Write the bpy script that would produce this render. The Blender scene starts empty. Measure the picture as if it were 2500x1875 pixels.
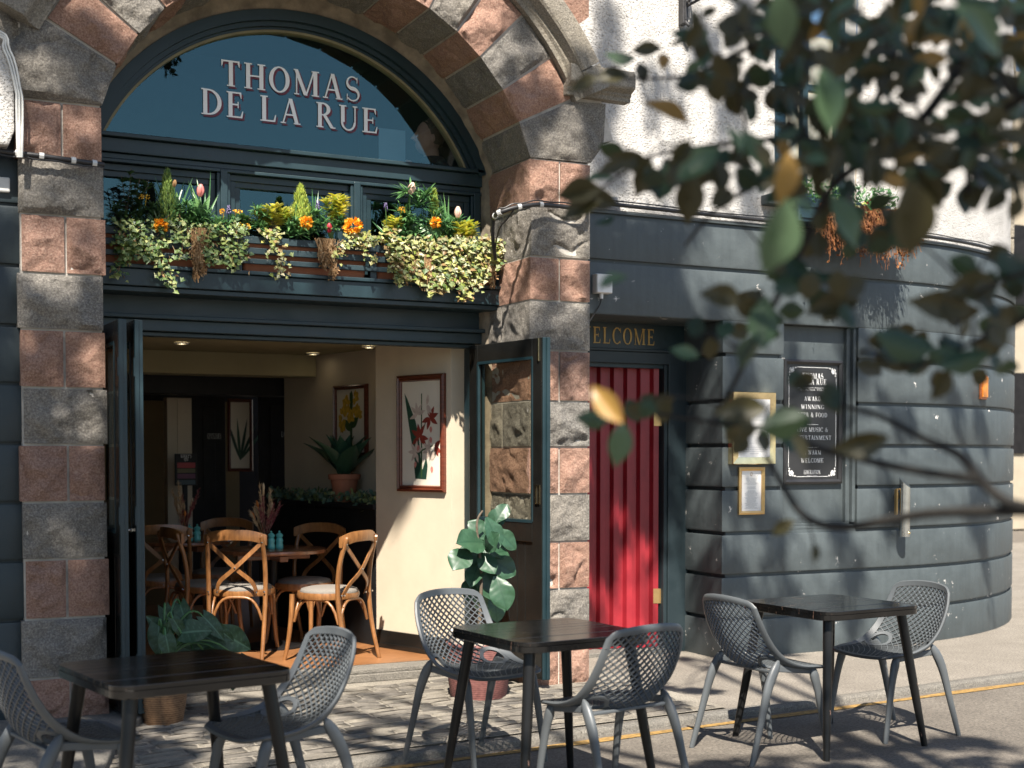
import bpy, bmesh, math, random
from mathutils import Vector, Matrix, noise

# ------------------------------------------------------------------ camera, sky, sun, exposure
scn = bpy.context.scene
COL = scn.collection
ALPHA = math.radians(26.4)          # the view is turned this far from the facade's normal
TILT = math.radians(2.0)
FPX = 3300.0                        # focal length in pixels of a 2500 px wide picture
CAMY, CAMZ = -7.59, 1.48
PPY = 1110.0 + FPX * math.tan(TILT)
cd = bpy.data.cameras.new('camera')
cam = bpy.data.objects.new('camera', cd)
COL.objects.link(cam)
cam.location = (0, CAMY, CAMZ)
cam.rotation_euler = (math.pi / 2 - TILT, 0, -ALPHA)
cd.sensor_width = 36.0
cd.lens = FPX / 2500 * 36
cd.shift_y = (PPY - 937.5) / 2500
cd.clip_start = 0.05
cd.clip_end = 400
cd.dof.use_dof = True
cd.dof.focus_distance = 7.9
cd.dof.aperture_fstop = 2.5
scn.camera = cam

SUN_EL = math.radians(53)
SUN_AZ = math.radians(26.0)         # shadows run along (sin, cos) of this in plan
SDIR = Vector((-math.sin(SUN_AZ) * math.cos(SUN_EL), -math.cos(SUN_AZ) * math.cos(SUN_EL), math.sin(SUN_EL)))  # towards the sun
w = bpy.data.worlds.new('World')
scn.world = w
w.use_nodes = True
wn = w.node_tree
sky = wn.nodes.new('ShaderNodeTexSky')
sky.sky_type = 'NISHITA'
sky.sun_disc = False
sky.sun_elevation = SUN_EL
sky.sun_rotation = math.pi - SUN_AZ
sky.air_density = 1.0
sky.dust_density = 0.6
sky.ozone_density = 1.6
wn.links.new(sky.outputs[0], wn.nodes['Background'].inputs[0])
wn.nodes['Background'].inputs[1].default_value = 0.058
sd = bpy.data.lights.new('sun', 'SUN')
sun = bpy.data.objects.new('sun', sd)
COL.objects.link(sun)
sd.energy = 5.0
sd.angle = math.radians(0.53)
sd.color = (1.0, 0.925, 0.83)
sun.rotation_euler = SDIR.to_track_quat('Z', 'Y').to_euler()
scn.view_settings.view_transform = 'Standard'
scn.view_settings.look = 'None'
scn.view_settings.exposure = 1.38
scn.view_settings.gamma = 1.0
scn.view_settings.use_curve_mapping = False
scn.cycles.max_bounces = 8
scn.cycles.transparent_max_bounces = 12

# ------------------------------------------------------------------ measuring helpers (picture point -> point on a real plane)
sa, ca, st, ct = math.sin(ALPHA), math.cos(ALPHA), math.sin(TILT), math.cos(TILT)
def ray(x, y):                       # x, y in a 2212 x 1659 view of the photograph
    a = (x * 1.13020 - 1250) / FPX
    b = (PPY - y * 1.13020) / FPX
    return Vector((a * ca + b * sa * st + sa * ct, -a * sa + b * ca * st + ca * ct, b * ct - st))
CAM = Vector((0, CAMY, CAMZ))
def onY(x, y, Y=0.0):
    r = ray(x, y); return CAM + r * ((Y - CAMY) / r.y)
def onZ(x, y, Z=0.0):
    r = ray(x, y); return CAM + r * ((Z - CAMZ) / r.z)
def onP(x, y, p, n):
    r = ray(x, y); n = Vector(n); return CAM + r * ((Vector(p) - CAM).dot(n) / r.dot(n))
def onD(x, y, d):
    return CAM + ray(x, y).normalized() * d

# ------------------------------------------------------------------ materials
def nodes(name):
    m = bpy.data.materials.new(name); m.use_nodes = True
    nt = m.node_tree
    return m, nt, nt.nodes['Principled BSDF']
def nd(nt, t, **k):
    n = nt.nodes.new(t)
    for a, b in k.items():
        if a in n.inputs: n.inputs[a].default_value = b
        else: setattr(n, a, b)
    return n
def ramp(nt, fac, stops):
    r = nt.nodes.new('ShaderNodeValToRGB')
    e = r.color_ramp.elements
    while len(e) < len(stops): e.new(0.5)
    for el, (p, c) in zip(e, stops):
        el.position = p; el.color = (*c, 1) if len(c) == 3 else c
    nt.links.new(fac, r.inputs[0]); return r.outputs[0]
def coords(nt, kind='Object', scale=(1, 1, 1)):
    tc = nd(nt, 'ShaderNodeTexCoord'); mp = nd(nt, 'ShaderNodeMapping')
    mp.inputs['Scale'].default_value = scale
    nt.links.new(tc.outputs[kind], mp.inputs[0]); return mp.outputs[0]
def ntex(nt, vec, scale, detail=4, rough=0.55):
    n = nd(nt, 'ShaderNodeTexNoise', Scale=scale, Detail=detail, Roughness=rough)
    nt.links.new(vec, n.inputs['Vector']); return n.outputs['Fac']
def mixc(nt, fac, a, b, mode='MIX'):
    m = nt.nodes.new('ShaderNodeMix'); m.data_type = 'RGBA'; m.blend_type = mode
    for s, v in ((0, fac), (6, a), (7, b)):
        if isinstance(v, (int, float)): m.inputs[s].default_value = v
        elif isinstance(v, tuple): m.inputs[s].default_value = (*v, 1)
        else: nt.links.new(v, m.inputs[s])
    return m.outputs[2]
def bump(nt, b, h, strength=0.3, dist=0.01, prev=None):
    n = nd(nt, 'ShaderNodeBump', Strength=strength, Distance=dist)
    nt.links.new(h, n.inputs['Height'])
    if prev is not None: nt.links.new(prev, n.inputs['Normal'])
    nt.links.new(n.outputs[0], b.inputs['Normal']); return n.outputs[0]
def simple(name, c, rough=0.5, var=0.25, scale=6, bs=0.0, bscale=60, spec=0.5, metal=0.0, coat=0.0, det=5):
    m, nt, b = nodes(name)
    v = coords(nt)
    f = ntex(nt, v, scale, det, 0.6)
    lo = tuple(x * (1 - var) for x in c); hi = tuple(min(1, x * (1 + var)) for x in c)
    nt.links.new(ramp(nt, f, [(0.3, lo), (0.7, hi)]), b.inputs['Base Color'])
    b.inputs['Roughness'].default_value = rough
    b.inputs['Specular IOR Level'].default_value = spec
    b.inputs['Metallic'].default_value = metal
    b.inputs['Coat Weight'].default_value = coat
    if bs: bump(nt, b, ntex(nt, v, bscale, 4), bs, 0.01)
    return m
def granite(name, dark, mid, light, warm):
    m, nt, b = nodes(name)
    v = coords(nt)
    oi = nd(nt, 'ShaderNodeObjectInfo')
    f1 = ntex(nt, v, 95, 5, 0.8)
    c1 = ramp(nt, f1, [(0.36, dark), (0.5, mid), (0.64, light)])
    f2 = ntex(nt, v, 5, 5, 0.6)
    c2 = mixc(nt, 0.42, c1, ramp(nt, f2, [(0.3, tuple(x * 0.62 for x in mid)), (0.72, warm)]))
    c3 = mixc(nt, 0.5, c2, ramp(nt, oi.outputs['Random'], [(0, (0.33, 0.34, 0.35)), (0.35, (0.52, 0.51, 0.50)), (0.7, (0.45, 0.43, 0.40)), (1, (0.64, 0.61, 0.57))]), 'OVERLAY')
    nt.links.new(c3, b.inputs['Base Color'])
    b.inputs['Roughness'].default_value = 0.85
    b.inputs['Specular IOR Level'].default_value = 0.3
    n1 = bump(nt, b, ntex(nt, v, 24, 8, 0.75), 0.7, 0.05)
    bump(nt, b, f1, 0.5, 0.01, n1)
    return m
def painted(name, c, rough=0.45, wear=(0.5, 0.5, 0.48), wearamt=0.0, grime=0.35, bs=0.12, wscale=22, streaks=0.12):
    m, nt, b = nodes(name)
    v = coords(nt)
    f = ntex(nt, v, 3.0, 6, 0.65)
    base = ramp(nt, f, [(0.3, tuple(x * (1 - grime) for x in c)), (0.55, c), (0.8, tuple(x * (1 + grime * 0.6) for x in c))])
    vs = coords(nt, scale=(9, 9, 0.7))
    streak = ntex(nt, vs, 2.0, 5, 0.6)
    base = mixc(nt, streaks, base, ramp(nt, streak, [(0.35, (0.3, 0.3, 0.3)), (0.65, (0.62, 0.62, 0.62))]), 'OVERLAY')
    if wearamt:
        wv = ntex(nt, v, wscale, 8, 0.72)
        wf = ramp(nt, wv, [(1 - wearamt - 0.02, (0, 0, 0)), (1 - wearamt, (1, 1, 1))])
        base = mixc(nt, wf, base, wear)
    nt.links.new(base, b.inputs['Base Color'])
    rr = ramp(nt, f, [(0.3, (rough * 0.8,) * 3), (0.7, (min(1, rough * 1.25),) * 3)])
    nt.links.new(rr, b.inputs['Roughness'])
    n1 = bump(nt, b, ntex(nt, v, 9, 5, 0.6), bs, 0.02)
    bump(nt, b, ntex(nt, v, 120, 3), bs * 0.7, 0.003, n1)
    return m
def leafmat(name, cols, rough=0.35, trans=0.25, back=None, coat=0.0, vein=None):
    m, nt, b = nodes(name)
    g = nd(nt, 'ShaderNodeNewGeometry')
    n = len(cols)
    c = ramp(nt, g.outputs['Random Per Island'], [((i + 0.5) / n, k) for i, k in enumerate(cols)])
    f = ntex(nt, coords(nt), 60, 3)
    c = mixc(nt, 0.35, c, ramp(nt, f, [(0.35, (0.35, 0.35, 0.35)), (0.65, (0.65, 0.65, 0.65))]), 'OVERLAY')
    if vein:
        at_ = nd(nt, 'ShaderNodeAttribute', attribute_name='vein')
        c = mixc(nt, at_.outputs['Fac'], c, vein)
    if back:
        c = mixc(nt, g.outputs['Backfacing'], c, back)
    nt.links.new(c, b.inputs['Base Color'])
    b.inputs['Roughness'].default_value = rough
    b.inputs['Coat Weight'].default_value = coat
    tr = nd(nt, 'ShaderNodeBsdfTranslucent'); nt.links.new(c, tr.inputs[0])
    mx = nd(nt, 'ShaderNodeMixShader'); mx.inputs[0].default_value = trans
    nt.links.new(b.outputs[0], mx.inputs[1]); nt.links.new(tr.outputs[0], mx.inputs[2])
    nt.links.new(mx.outputs[0], nt.nodes['Material Output'].inputs[0])
    return m
def glass(name, tint=(0.85, 0.9, 0.9), ior=1.5, rough=0.0, gtint=(1, 1, 1, 1)):
    m, nt, b = nodes(name)
    nt.nodes.remove(b)
    t = nd(nt, 'ShaderNodeBsdfTransparent'); t.inputs[0].default_value = (*tint, 1)
    g = nd(nt, 'ShaderNodeBsdfGlossy'); g.inputs['Roughness'].default_value = rough; g.inputs[0].default_value = gtint
    fr = nd(nt, 'ShaderNodeFresnel', IOR=ior)
    ge = nd(nt, 'ShaderNodeNewGeometry'); ma = nt.nodes.new('ShaderNodeMath'); ma.operation = 'MULTIPLY_ADD'; ma.inputs[1].default_value = 1 / ior - ior; ma.inputs[2].default_value = ior
    nt.links.new(ge.outputs['Backfacing'], ma.inputs[0]); nt.links.new(ma.outputs[0], fr.inputs['IOR'])
    v = coords(nt)
    bp = nd(nt, 'ShaderNodeBump', Strength=0.004, Distance=0.01)
    nt.links.new(ntex(nt, v, 2.5, 2), bp.inputs['Height'])
    mx = nd(nt, 'ShaderNodeMixShader')
    nt.links.new(fr.outputs[0], mx.inputs[0]); nt.links.new(t.outputs[0], mx.inputs[1]); nt.links.new(g.outputs[0], mx.inputs[2])
    nt.links.new(mx.outputs[0], nt.nodes['Material Output'].inputs[0])
    return m
def wood(name, dark, light, scale=(3, 3, 40), rough=0.4, coat=0.2, rot=None):
    m, nt, b = nodes(name)
    v = coords(nt, scale=scale)
    f = ntex(nt, v, 3, 6, 0.65)
    f2 = ntex(nt, coords(nt), 2.2, 4)
    c = ramp(nt, f, [(0.3, dark), (0.7, light)])
    c = mixc(nt, 0.4, c, ramp(nt, f2, [(0.3, (0.32, 0.32, 0.32)), (0.7, (0.62, 0.62, 0.62))]), 'OVERLAY')
    nt.links.new(c, b.inputs['Base Color'])
    b.inputs['Roughness'].default_value = rough; b.inputs['Coat Weight'].default_value = coat
    b.inputs['Coat Roughness'].default_value = 0.25
    bump(nt, b, f, 0.12, 0.004)
    return m

M = {}
M['grey_granite'] = granite('grey_granite', (0.055, 0.053, 0.051), (0.22, 0.207, 0.187), (0.48, 0.455, 0.405), (0.30, 0.272, 0.225))
M['red_granite'] = granite('red_granite', (0.12, 0.066, 0.05), (0.35, 0.205, 0.152), (0.56, 0.40, 0.315), (0.42, 0.26, 0.19))
M['hood_granite'] = granite('hood_granite', (0.1, 0.09, 0.075), (0.30, 0.275, 0.23), (0.5, 0.47, 0.4), (0.33, 0.29, 0.22))
M['branch'] = simple('shaded_bark', (0.014, 0.012, 0.009), 0.9, 0.4, 20, 0.5, 40)  # bark darkened so the bough's shade is in its colour
M['mortar'] = simple('mortar', (0.46, 0.43, 0.38), 0.9, 0.25, 12, 0.5, 60)
M['render_strip'] = simple('render_strip', (0.20, 0.165, 0.12), 0.9, 0.4, 9, 0.5, 40)
M['teal'] = painted('teal_paint', (0.0105, 0.029, 0.036), 0.42, (0.34, 0.33, 0.3), 0.0, 0.3, 0.1)
M['teal_worn'] = painted('teal_paint_worn', (0.0145, 0.033, 0.040), 0.5, (0.40, 0.36, 0.31), 0.30, 0.4, 0.2)
M['blackpaint'] = painted('black_gloss_paint', (0.012, 0.012, 0.011), 0.22, (0.3, 0.28, 0.25), 0.24, 0.4, 0.06)
M['greywall'] = painted('grey_wall_paint', (0.064, 0.079, 0.083), 0.55, (0.60, 0.57, 0.53), 0.335, 0.28, 0.22, 8, 0.22)
M['darkwall'] = painted('dark_teal_wall_paint', (0.015, 0.027, 0.032), 0.5, (0.4, 0.38, 0.35), 0.25, 0.25, 0.16)
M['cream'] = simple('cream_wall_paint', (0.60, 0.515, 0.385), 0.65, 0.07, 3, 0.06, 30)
M['cream_dim'] = simple('dim_cream_wall_paint', (0.22, 0.155, 0.07), 0.7, 0.1, 3, 0.06, 30)  # cream wall colour dimmed; the gloom at the room's back is in it
M['bead'] = simple('bead_paint', (0.22, 0.19, 0.10), 0.6, 0.2, 6)
M['ceiling'] = simple('ceiling_paint', (0.32, 0.28, 0.16), 0.8, 0.08, 3)
M['dark'] = simple('dark_wood_and_unlit_room', (0.011, 0.010, 0.010), 0.5, 0.4, 8, spec=0.25)  # near-black for dark wood; also puts shade into the unlit room walls
M['blackwall'] = simple('black_dado_paint', (0.008, 0.009, 0.010), 0.6, 0.4, 6, spec=0.3)
M['white'] = simple('white_lettering', (0.88, 0.88, 0.86), 0.5, 0.02, 4)
M['redshade'] = simple('red_lettering', (0.13, 0.014, 0.03), 0.5, 0.15, 8)
M['gold'] = simple('gold_lettering', (0.42, 0.26, 0.075), 0.42, 0.25, 30, metal=0.2)
M['brass'] = simple('polished_brass', (0.80, 0.64, 0.38), 0.2, 0.18, 14, 0.03, 20, metal=1.0)
M['brassflat'] = simple('brushed_brass', (0.60, 0.40, 0.17), 0.38, 0.15, 10, metal=0.85)
M['steel'] = simple('stainless_steel', (0.62, 0.62, 0.60), 0.22, 0.15, 10, metal=1.0)
M['plastic'] = simple('grey_plastic', (0.085, 0.094, 0.099), 0.42, 0.07, 5, 0.03, 200)
M['blackgloss'] = None
M['signblack'] = simple('sign_black', (0.022, 0.022, 0.023), 0.35, 0.15, 5)
M['paper'] = simple('paper', (0.80, 0.78, 0.74), 0.5, 0.03, 3)
M['oldpaper'] = simple('old_paper', (0.74, 0.68, 0.56), 0.6, 0.05, 3)
M['mahogany'] = wood('mahogany', (0.065, 0.012, 0.006), (0.16, 0.04, 0.018), (3, 3, 30), 0.3, 0.4)
M['bentwood'] = wood('bentwood', (0.15, 0.06, 0.018), (0.32, 0.145, 0.048), (14, 14, 3), 0.38, 0.3)
M['tablewood'] = wood('table_wood', (0.15, 0.055, 0.025), (0.30, 0.13, 0.06), (4, 30, 4), 0.25, 0.5)
M['floorwood'] = wood('floor_wood', (0.16, 0.065, 0.022), (0.34, 0.155, 0.06), (2, 20, 4), 0.45, 0.2)
M['linen'] = simple('linen_cushion', (0.19, 0.172, 0.148), 0.9, 0.12, 120, 0.3, 300)
M['terracotta'] = simple('terracotta', (0.34, 0.13, 0.07), 0.8, 0.16, 10, 0.15, 60)
M['turquoise'] = simple('turquoise_lacquer', (0.13, 0.50, 0.47), 0.25, 0.05, 5, coat=0.4)
M['orange'] = simple('orange_lamp_glass', (0.50, 0.17, 0.02), 0.3, 0.6, 14)
M['iron'] = simple('wrought_iron', (0.03, 0.03, 0.032), 0.55, 0.3, 20, 0.2, 60)
M['cable'] = simple('black_cable', (0.015, 0.015, 0.016), 0.5, 0.3, 20)
M['whitecable'] = simple('white_cable', (0.62, 0.62, 0.58), 0.5, 0.15, 20)
M['clip'] = simple('grey_clip', (0.5, 0.5, 0.48), 0.5, 0.1, 20)
M['whiteplastic'] = simple('white_plastic', (0.72, 0.71, 0.68), 0.4, 0.04, 10)
M['yellowline'] = simple('yellow_road_paint', (0.25, 0.15, 0.042), 0.85, 0.5, 30, 0.4, 80)
M['skin'] = simple('skin', (0.55, 0.34, 0.25), 0.55, 0.08, 8)
M['cloth'] = simple('dark_cloth', (0.02, 0.02, 0.022), 0.9, 0.3, 30)
M['hair'] = simple('brown_hair', (0.09, 0.055, 0.03), 0.6, 0.4, 60)
M['bluecard'] = simple('blue_card', (0.10, 0.19, 0.24), 0.5, 0.06, 6)
M['beige'] = simple('beige_render', (0.36, 0.31, 0.23), 0.9, 0.08, 4)
M['bark'] = simple('bark', (0.11, 0.085, 0.06), 0.9, 0.4, 20, 0.6, 40)
M['glass'] = glass('window_glass', (0.80, 0.86, 0.87), 1.85, 0.0, (0.56, 0.98, 1.0, 1))
M['doorglass'] = glass('door_glass', (0.86, 0.85, 0.78), 1.5)
M['vaseglass'] = glass('vase_glass', (0.75, 0.8, 0.8), 1.5)
M['ivy'] = leafmat('ivy_leaves', [(0.04, 0.09, 0.03), (0.09, 0.16, 0.04), (0.24, 0.30, 0.07), (0.07, 0.13, 0.06), (0.38, 0.40, 0.14), (0.12, 0.19, 0.06), (0.16, 0.23, 0.07)], 0.45, 0.25)
M['ivy_pale'] = leafmat('pale_ivy_leaves', [(0.22, 0.28, 0.05), (0.42, 0.41, 0.11), (0.08, 0.14, 0.04), (0.52, 0.49, 0.20), (0.30, 0.33, 0.10), (0.30, 0.18, 0.08), (0.14, 0.20, 0.07), (0.62, 0.56, 0.34), (0.10, 0.16, 0.06)], 0.45, 0.25)
M['darkleaf'] = leafmat('dark_shrub_leaves', [(0.022, 0.06, 0.025), (0.045, 0.095, 0.035), (0.07, 0.13, 0.045)], 0.3, 0.15)
M['greenleaf'] = leafmat('green_leaves', [(0.045, 0.13, 0.05), (0.08, 0.19, 0.065), (0.14, 0.28, 0.09), (0.06, 0.16, 0.055)], 0.35, 0.22)
M['yellowleaf'] = leafmat('golden_leaves', [(0.78, 0.70, 0.14), (0.55, 0.55, 0.06), (0.74, 0.66, 0.08), (0.26, 0.38, 0.05), (0.70, 0.66, 0.18)], 0.4, 0.25)
M['conifer'] = leafmat('conifer_needles', [(0.26, 0.36, 0.05), (0.40, 0.48, 0.07), (0.50, 0.54, 0.09), (0.18, 0.27, 0.05)], 0.6, 0.25)
M['conifer_dark'] = leafmat('dark_conifer_needles', [(0.15, 0.26, 0.06), (0.26, 0.38, 0.08), (0.34, 0.44, 0.10), (0.10, 0.19, 0.05)], 0.6, 0.25)
M['marigold'] = leafmat('orange_petals', [(0.90, 0.40, 0.02), (0.95, 0.52, 0.04), (0.82, 0.30, 0.01)], 0.6, 0.25)
M['yellowpetal'] = leafmat('yellow_petals', [(0.90, 0.55, 0.04), (0.95, 0.62, 0.10), (0.85, 0.45, 0.03)], 0.6, 0.25)
M['pinkpetal'] = leafmat('pink_petals', [(0.80, 0.30, 0.27), (0.85, 0.42, 0.36), (0.78, 0.36, 0.28)], 0.5, 0.3)
M['palepetal'] = leafmat('pale_pink_petals', [(0.85, 0.60, 0.48), (0.85, 0.68, 0.58), (0.80, 0.50, 0.38)], 0.5, 0.3)
M['redpetal'] = leafmat('dark_red_petals', [(0.35, 0.02, 0.03), (0.45, 0.03, 0.05)], 0.5, 0.2)
M['purple'] = leafmat('purple_florets', [(0.05, 0.03, 0.13), (0.09, 0.06, 0.2)], 0.5, 0.1)
M['dry'] = leafmat('dry_stems', [(0.34, 0.20, 0.09), (0.45, 0.28, 0.14), (0.25, 0.13, 0.05), (0.5, 0.34, 0.18)], 0.9, 0.2)
M['rust'] = leafmat('rusty_roots', [(0.22, 0.08, 0.025), (0.32, 0.14, 0.05), (0.14, 0.05, 0.02)], 0.9, 0.2)
M['figleaf'] = leafmat('fig_leaves', [(0.05, 0.135, 0.06), (0.085, 0.19, 0.095), (0.022, 0.06, 0.032), (0.04, 0.10, 0.055)], 0.42, 0.12, vein=(0.02, 0.06, 0.03))
M['monstera'] = leafmat('philodendron_leaves', [(0.010, 0.034, 0.014), (0.018, 0.05, 0.018), (0.026, 0.066, 0.022)], 0.5, 0.12, vein=(0.08, 0.16, 0.09))
M['agave'] = leafmat('agave_leaves', [(0.025, 0.075, 0.045), (0.035, 0.095, 0.055), (0.02, 0.06, 0.04)], 0.35, 0.05)
M['eucalyptus'] = leafmat('eucalyptus_leaves', [(0.07, 0.14, 0.10), (0.12, 0.20, 0.14), (0.18, 0.22, 0.08)], 0.5, 0.2)
M['treeleaf'] = leafmat('tree_leaves', [(0.018, 0.040, 0.015), (0.026, 0.050, 0.016), (0.035, 0.070, 0.030), (0.014, 0.030, 0.013)], 0.46, 0.12, (0.050, 0.044, 0.013), 0.0)
M['treeleaf_yellow'] = leafmat('yellowing_tree_leaves', [(0.36, 0.22, 0.05), (0.30, 0.14, 0.03), (0.42, 0.33, 0.12)], 0.4, 0.3, (0.36, 0.21, 0.05))
M['treeleaf_lit'] = leafmat('lit_tree_leaves', [(0.09, 0.18, 0.09), (0.12, 0.22, 0.115), (0.15, 0.24, 0.12)], 0.35, 0.2, (0.09, 0.15, 0.075), 0.1)  # leaf green lightened, sunlit highlights put into the colour
M['burgundy'] = leafmat('burgundy_plumes', [(0.24, 0.03, 0.05), (0.34, 0.06, 0.09), (0.42, 0.25, 0.17)], 0.9, 0.2)
M['orangeplume'] = leafmat('orange_plumes', [(0.7, 0.2, 0.03), (0.78, 0.3, 0.07)], 0.9, 0.2)
M['paleplume'] = leafmat('straw_plumes', [(0.66, 0.48, 0.28), (0.58, 0.38, 0.2), (0.72, 0.56, 0.36)], 0.9, 0.2)

def roughcast():
    m, nt, b = nodes('white_roughcast')
    v = coords(nt)
    f = ntex(nt, v, 4, 5, 0.6)
    n = ntex(nt, v, 80, 4, 0.55)
    col = ramp(nt, f, [(0.3, (0.46, 0.445, 0.415)), (0.55, (0.57, 0.55, 0.515)), (0.75, (0.62, 0.60, 0.565))])
    col = mixc(nt, 1.0, col, ramp(nt, n, [(0.30, (0.6, 0.58, 0.55)), (0.40, (1, 1, 1))]), 'MULTIPLY')
    nt.links.new(col, b.inputs['Base Color'])
    b.inputs['Roughness'].default_value = 0.9
    h = ramp(nt, n, [(0.25, (0, 0, 0)), (0.48, (0.75, 0.75, 0.75)), (0.8, (1, 1, 1))])
    n1 = bump(nt, b, h, 0.8, 0.016)
    bump(nt, b, ntex(nt, v, 13, 4, 0.6), 0.15, 0.03, n1)
    return m
M['roughcast'] = roughcast()
def blackgloss():
    m, nt, b = nodes('black_table_paint')
    v = coords(nt, scale=(2.5, 60, 8))
    f = ntex(nt, v, 2.0, 6, 0.7)
    w1 = ramp(nt, f, [(0.64, (0, 0, 0)), (0.655, (1, 1, 1))])
    c = mixc(nt, w1, (0.004, 0.004, 0.004), (0.22, 0.13, 0.09))
    nt.links.new(c, b.inputs['Base Color'])
    nt.links.new(ramp(nt, f, [(0.3, (0.10,) * 3), (0.62, (0.24,) * 3)]), b.inputs['Roughness'])
    b.inputs['Coat Weight'].default_value = 0.4; b.inputs['Coat Roughness'].default_value = 0.12
    bump(nt, b, f, 0.05, 0.003)
    return m
M['blackgloss'] = blackgloss()
def blackleg():
    m, nt, b = nodes('black_leg_paint')
    v = coords(nt, scale=(10, 10, 2.2))
    f = ntex(nt, v, 2.6, 6, 0.7)
    w1 = ramp(nt, f, [(0.655, (0, 0, 0)), (0.665, (1, 1, 1))])
    c = mixc(nt, w1, (0.009, 0.009, 0.009), (0.34, 0.20, 0.15))
    nt.links.new(c, b.inputs['Base Color'])
    b.inputs['Roughness'].default_value = 0.3; b.inputs['Specular IOR Level'].default_value = 0.3
    bump(nt, b, f, 0.15, 0.004)
    return m
M['blackleg'] = blackleg()
def ground(name, cols, fine, bs=0.6, rough=0.9):
    m, nt, b = nodes(name)
    v = coords(nt)
    f = ntex(nt, v, 1.9, 8, 0.7); g = ntex(nt, v, fine, 5, 0.8)
    c = ramp(nt, f, [(0.3, cols[0]), (0.55, cols[1]), (0.75, cols[2])])
    c = mixc(nt, 0.75, c, ramp(nt, g, [(0.34, (0.12, 0.12, 0.12)), (0.5, (0.5, 0.5, 0.5)), (0.66, (0.88, 0.87, 0.84))]), 'OVERLAY')
    nt.links.new(c, b.inputs['Base Color'])
    b.inputs['Roughness'].default_value = rough
    n1 = bump(nt, b, g, bs, 0.006)
    bump(nt, b, ntex(nt, v, 14, 5), 0.25, 0.02, n1)
    return m
M['road'] = ground('asphalt', [(0.095, 0.083, 0.068), (0.128, 0.112, 0.092), (0.165, 0.147, 0.122)], 62, 0.8)
M['pavement'] = ground('pavement_surface', [(0.15, 0.132, 0.108), (0.195, 0.174, 0.144), (0.24, 0.216, 0.18)], 70, 0.8)
M['bed'] = ground('sett_mortar', [(0.16, 0.142, 0.115), (0.22, 0.20, 0.165), (0.28, 0.255, 0.21)], 90)
def settmat():
    m, nt, b = nodes('sett_stone')
    v = coords(nt)
    oi = nd(nt, 'ShaderNodeObjectInfo')
    c = ramp(nt, oi.outputs['Random'], [(0.1, (0.12, 0.11, 0.095)), (0.5, (0.18, 0.163, 0.138)), (0.9, (0.23, 0.208, 0.17))])
    f = ntex(nt, coords(nt, 'Generated', (5, 3, 3)), 3, 6, 0.7); g = ntex(nt, v, 110, 4, 0.7)
    c = mixc(nt, 0.6, c, ramp(nt, f, [(0.3, (0.25, 0.25, 0.25)), (0.7, (0.7, 0.69, 0.66))]), 'OVERLAY')
    c = mixc(nt, 0.5, c, ramp(nt, g, [(0.3, (0.25, 0.25, 0.25)), (0.7, (0.72, 0.7, 0.68))]), 'OVERLAY')
    nt.links.new(c, b.inputs['Base Color'])
    b.inputs['Roughness'].default_value = 0.75
    n1 = bump(nt, b, f, 0.5, 0.03); bump(nt, b, g, 0.4, 0.005, n1)
    return m
M['sett'] = settmat()
M['kerb'] = granite('kerb_granite', (0.07, 0.07, 0.065), (0.20, 0.19, 0.17), (0.36, 0.34, 0.3), (0.25, 0.235, 0.2))
def reddoor():
    m, nt, b = nodes('red_door_paint')
    v = coords(nt)
    f = ntex(nt, v, 5, 5)
    c = ramp(nt, f, [(0.3, (0.24, 0.013, 0.022)), (0.7, (0.34, 0.022, 0.032))])
    wv = ntex(nt, v, 55, 6, 0.7)
    c = mixc(nt, ramp(nt, wv, [(0.735, (0, 0, 0)), (0.75, (1, 1, 1))]), c, (0.6, 0.45, 0.4))
    nt.links.new(c, b.inputs['Base Color']); b.inputs['Roughness'].default_value = 0.4
    return m
M['reddoor'] = reddoor()
def wicker(name, a, c2):
    m, nt, b = nodes(name)
    v = coords(nt)
    wv = nd(nt, 'ShaderNodeTexWave', Scale=26.0, Distortion=1.5); wv.bands_direction = 'Z'
    nt.links.new(v, wv.inputs[0])
    f = ntex(nt, v, 40, 3)
    c = mixc(nt, 0.5, ramp(nt, wv.outputs['Fac'], [(0.2, a), (0.8, c2)]), ramp(nt, f, [(0.3, a), (0.7, c2)]))
    nt.links.new(c, b.inputs['Base Color']); b.inputs['Roughness'].default_value = 0.7
    return m
M['wicker'] = wicker('wicker', (0.08, 0.038, 0.016), (0.26, 0.15, 0.075))
M['redwicker'] = wicker('red_wicker', (0.08, 0.025, 0.022), (0.24, 0.10, 0.085))
def emit(name, c, s):
    m, nt, b = nodes(name)
    b.inputs['Emission Color'].default_value = (*c, 1); b.inputs['Emission Strength'].default_value = s
    return m
M['lamp'] = emit('downlight_lens', (1.0, 0.85, 0.6), 3.0)

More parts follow.
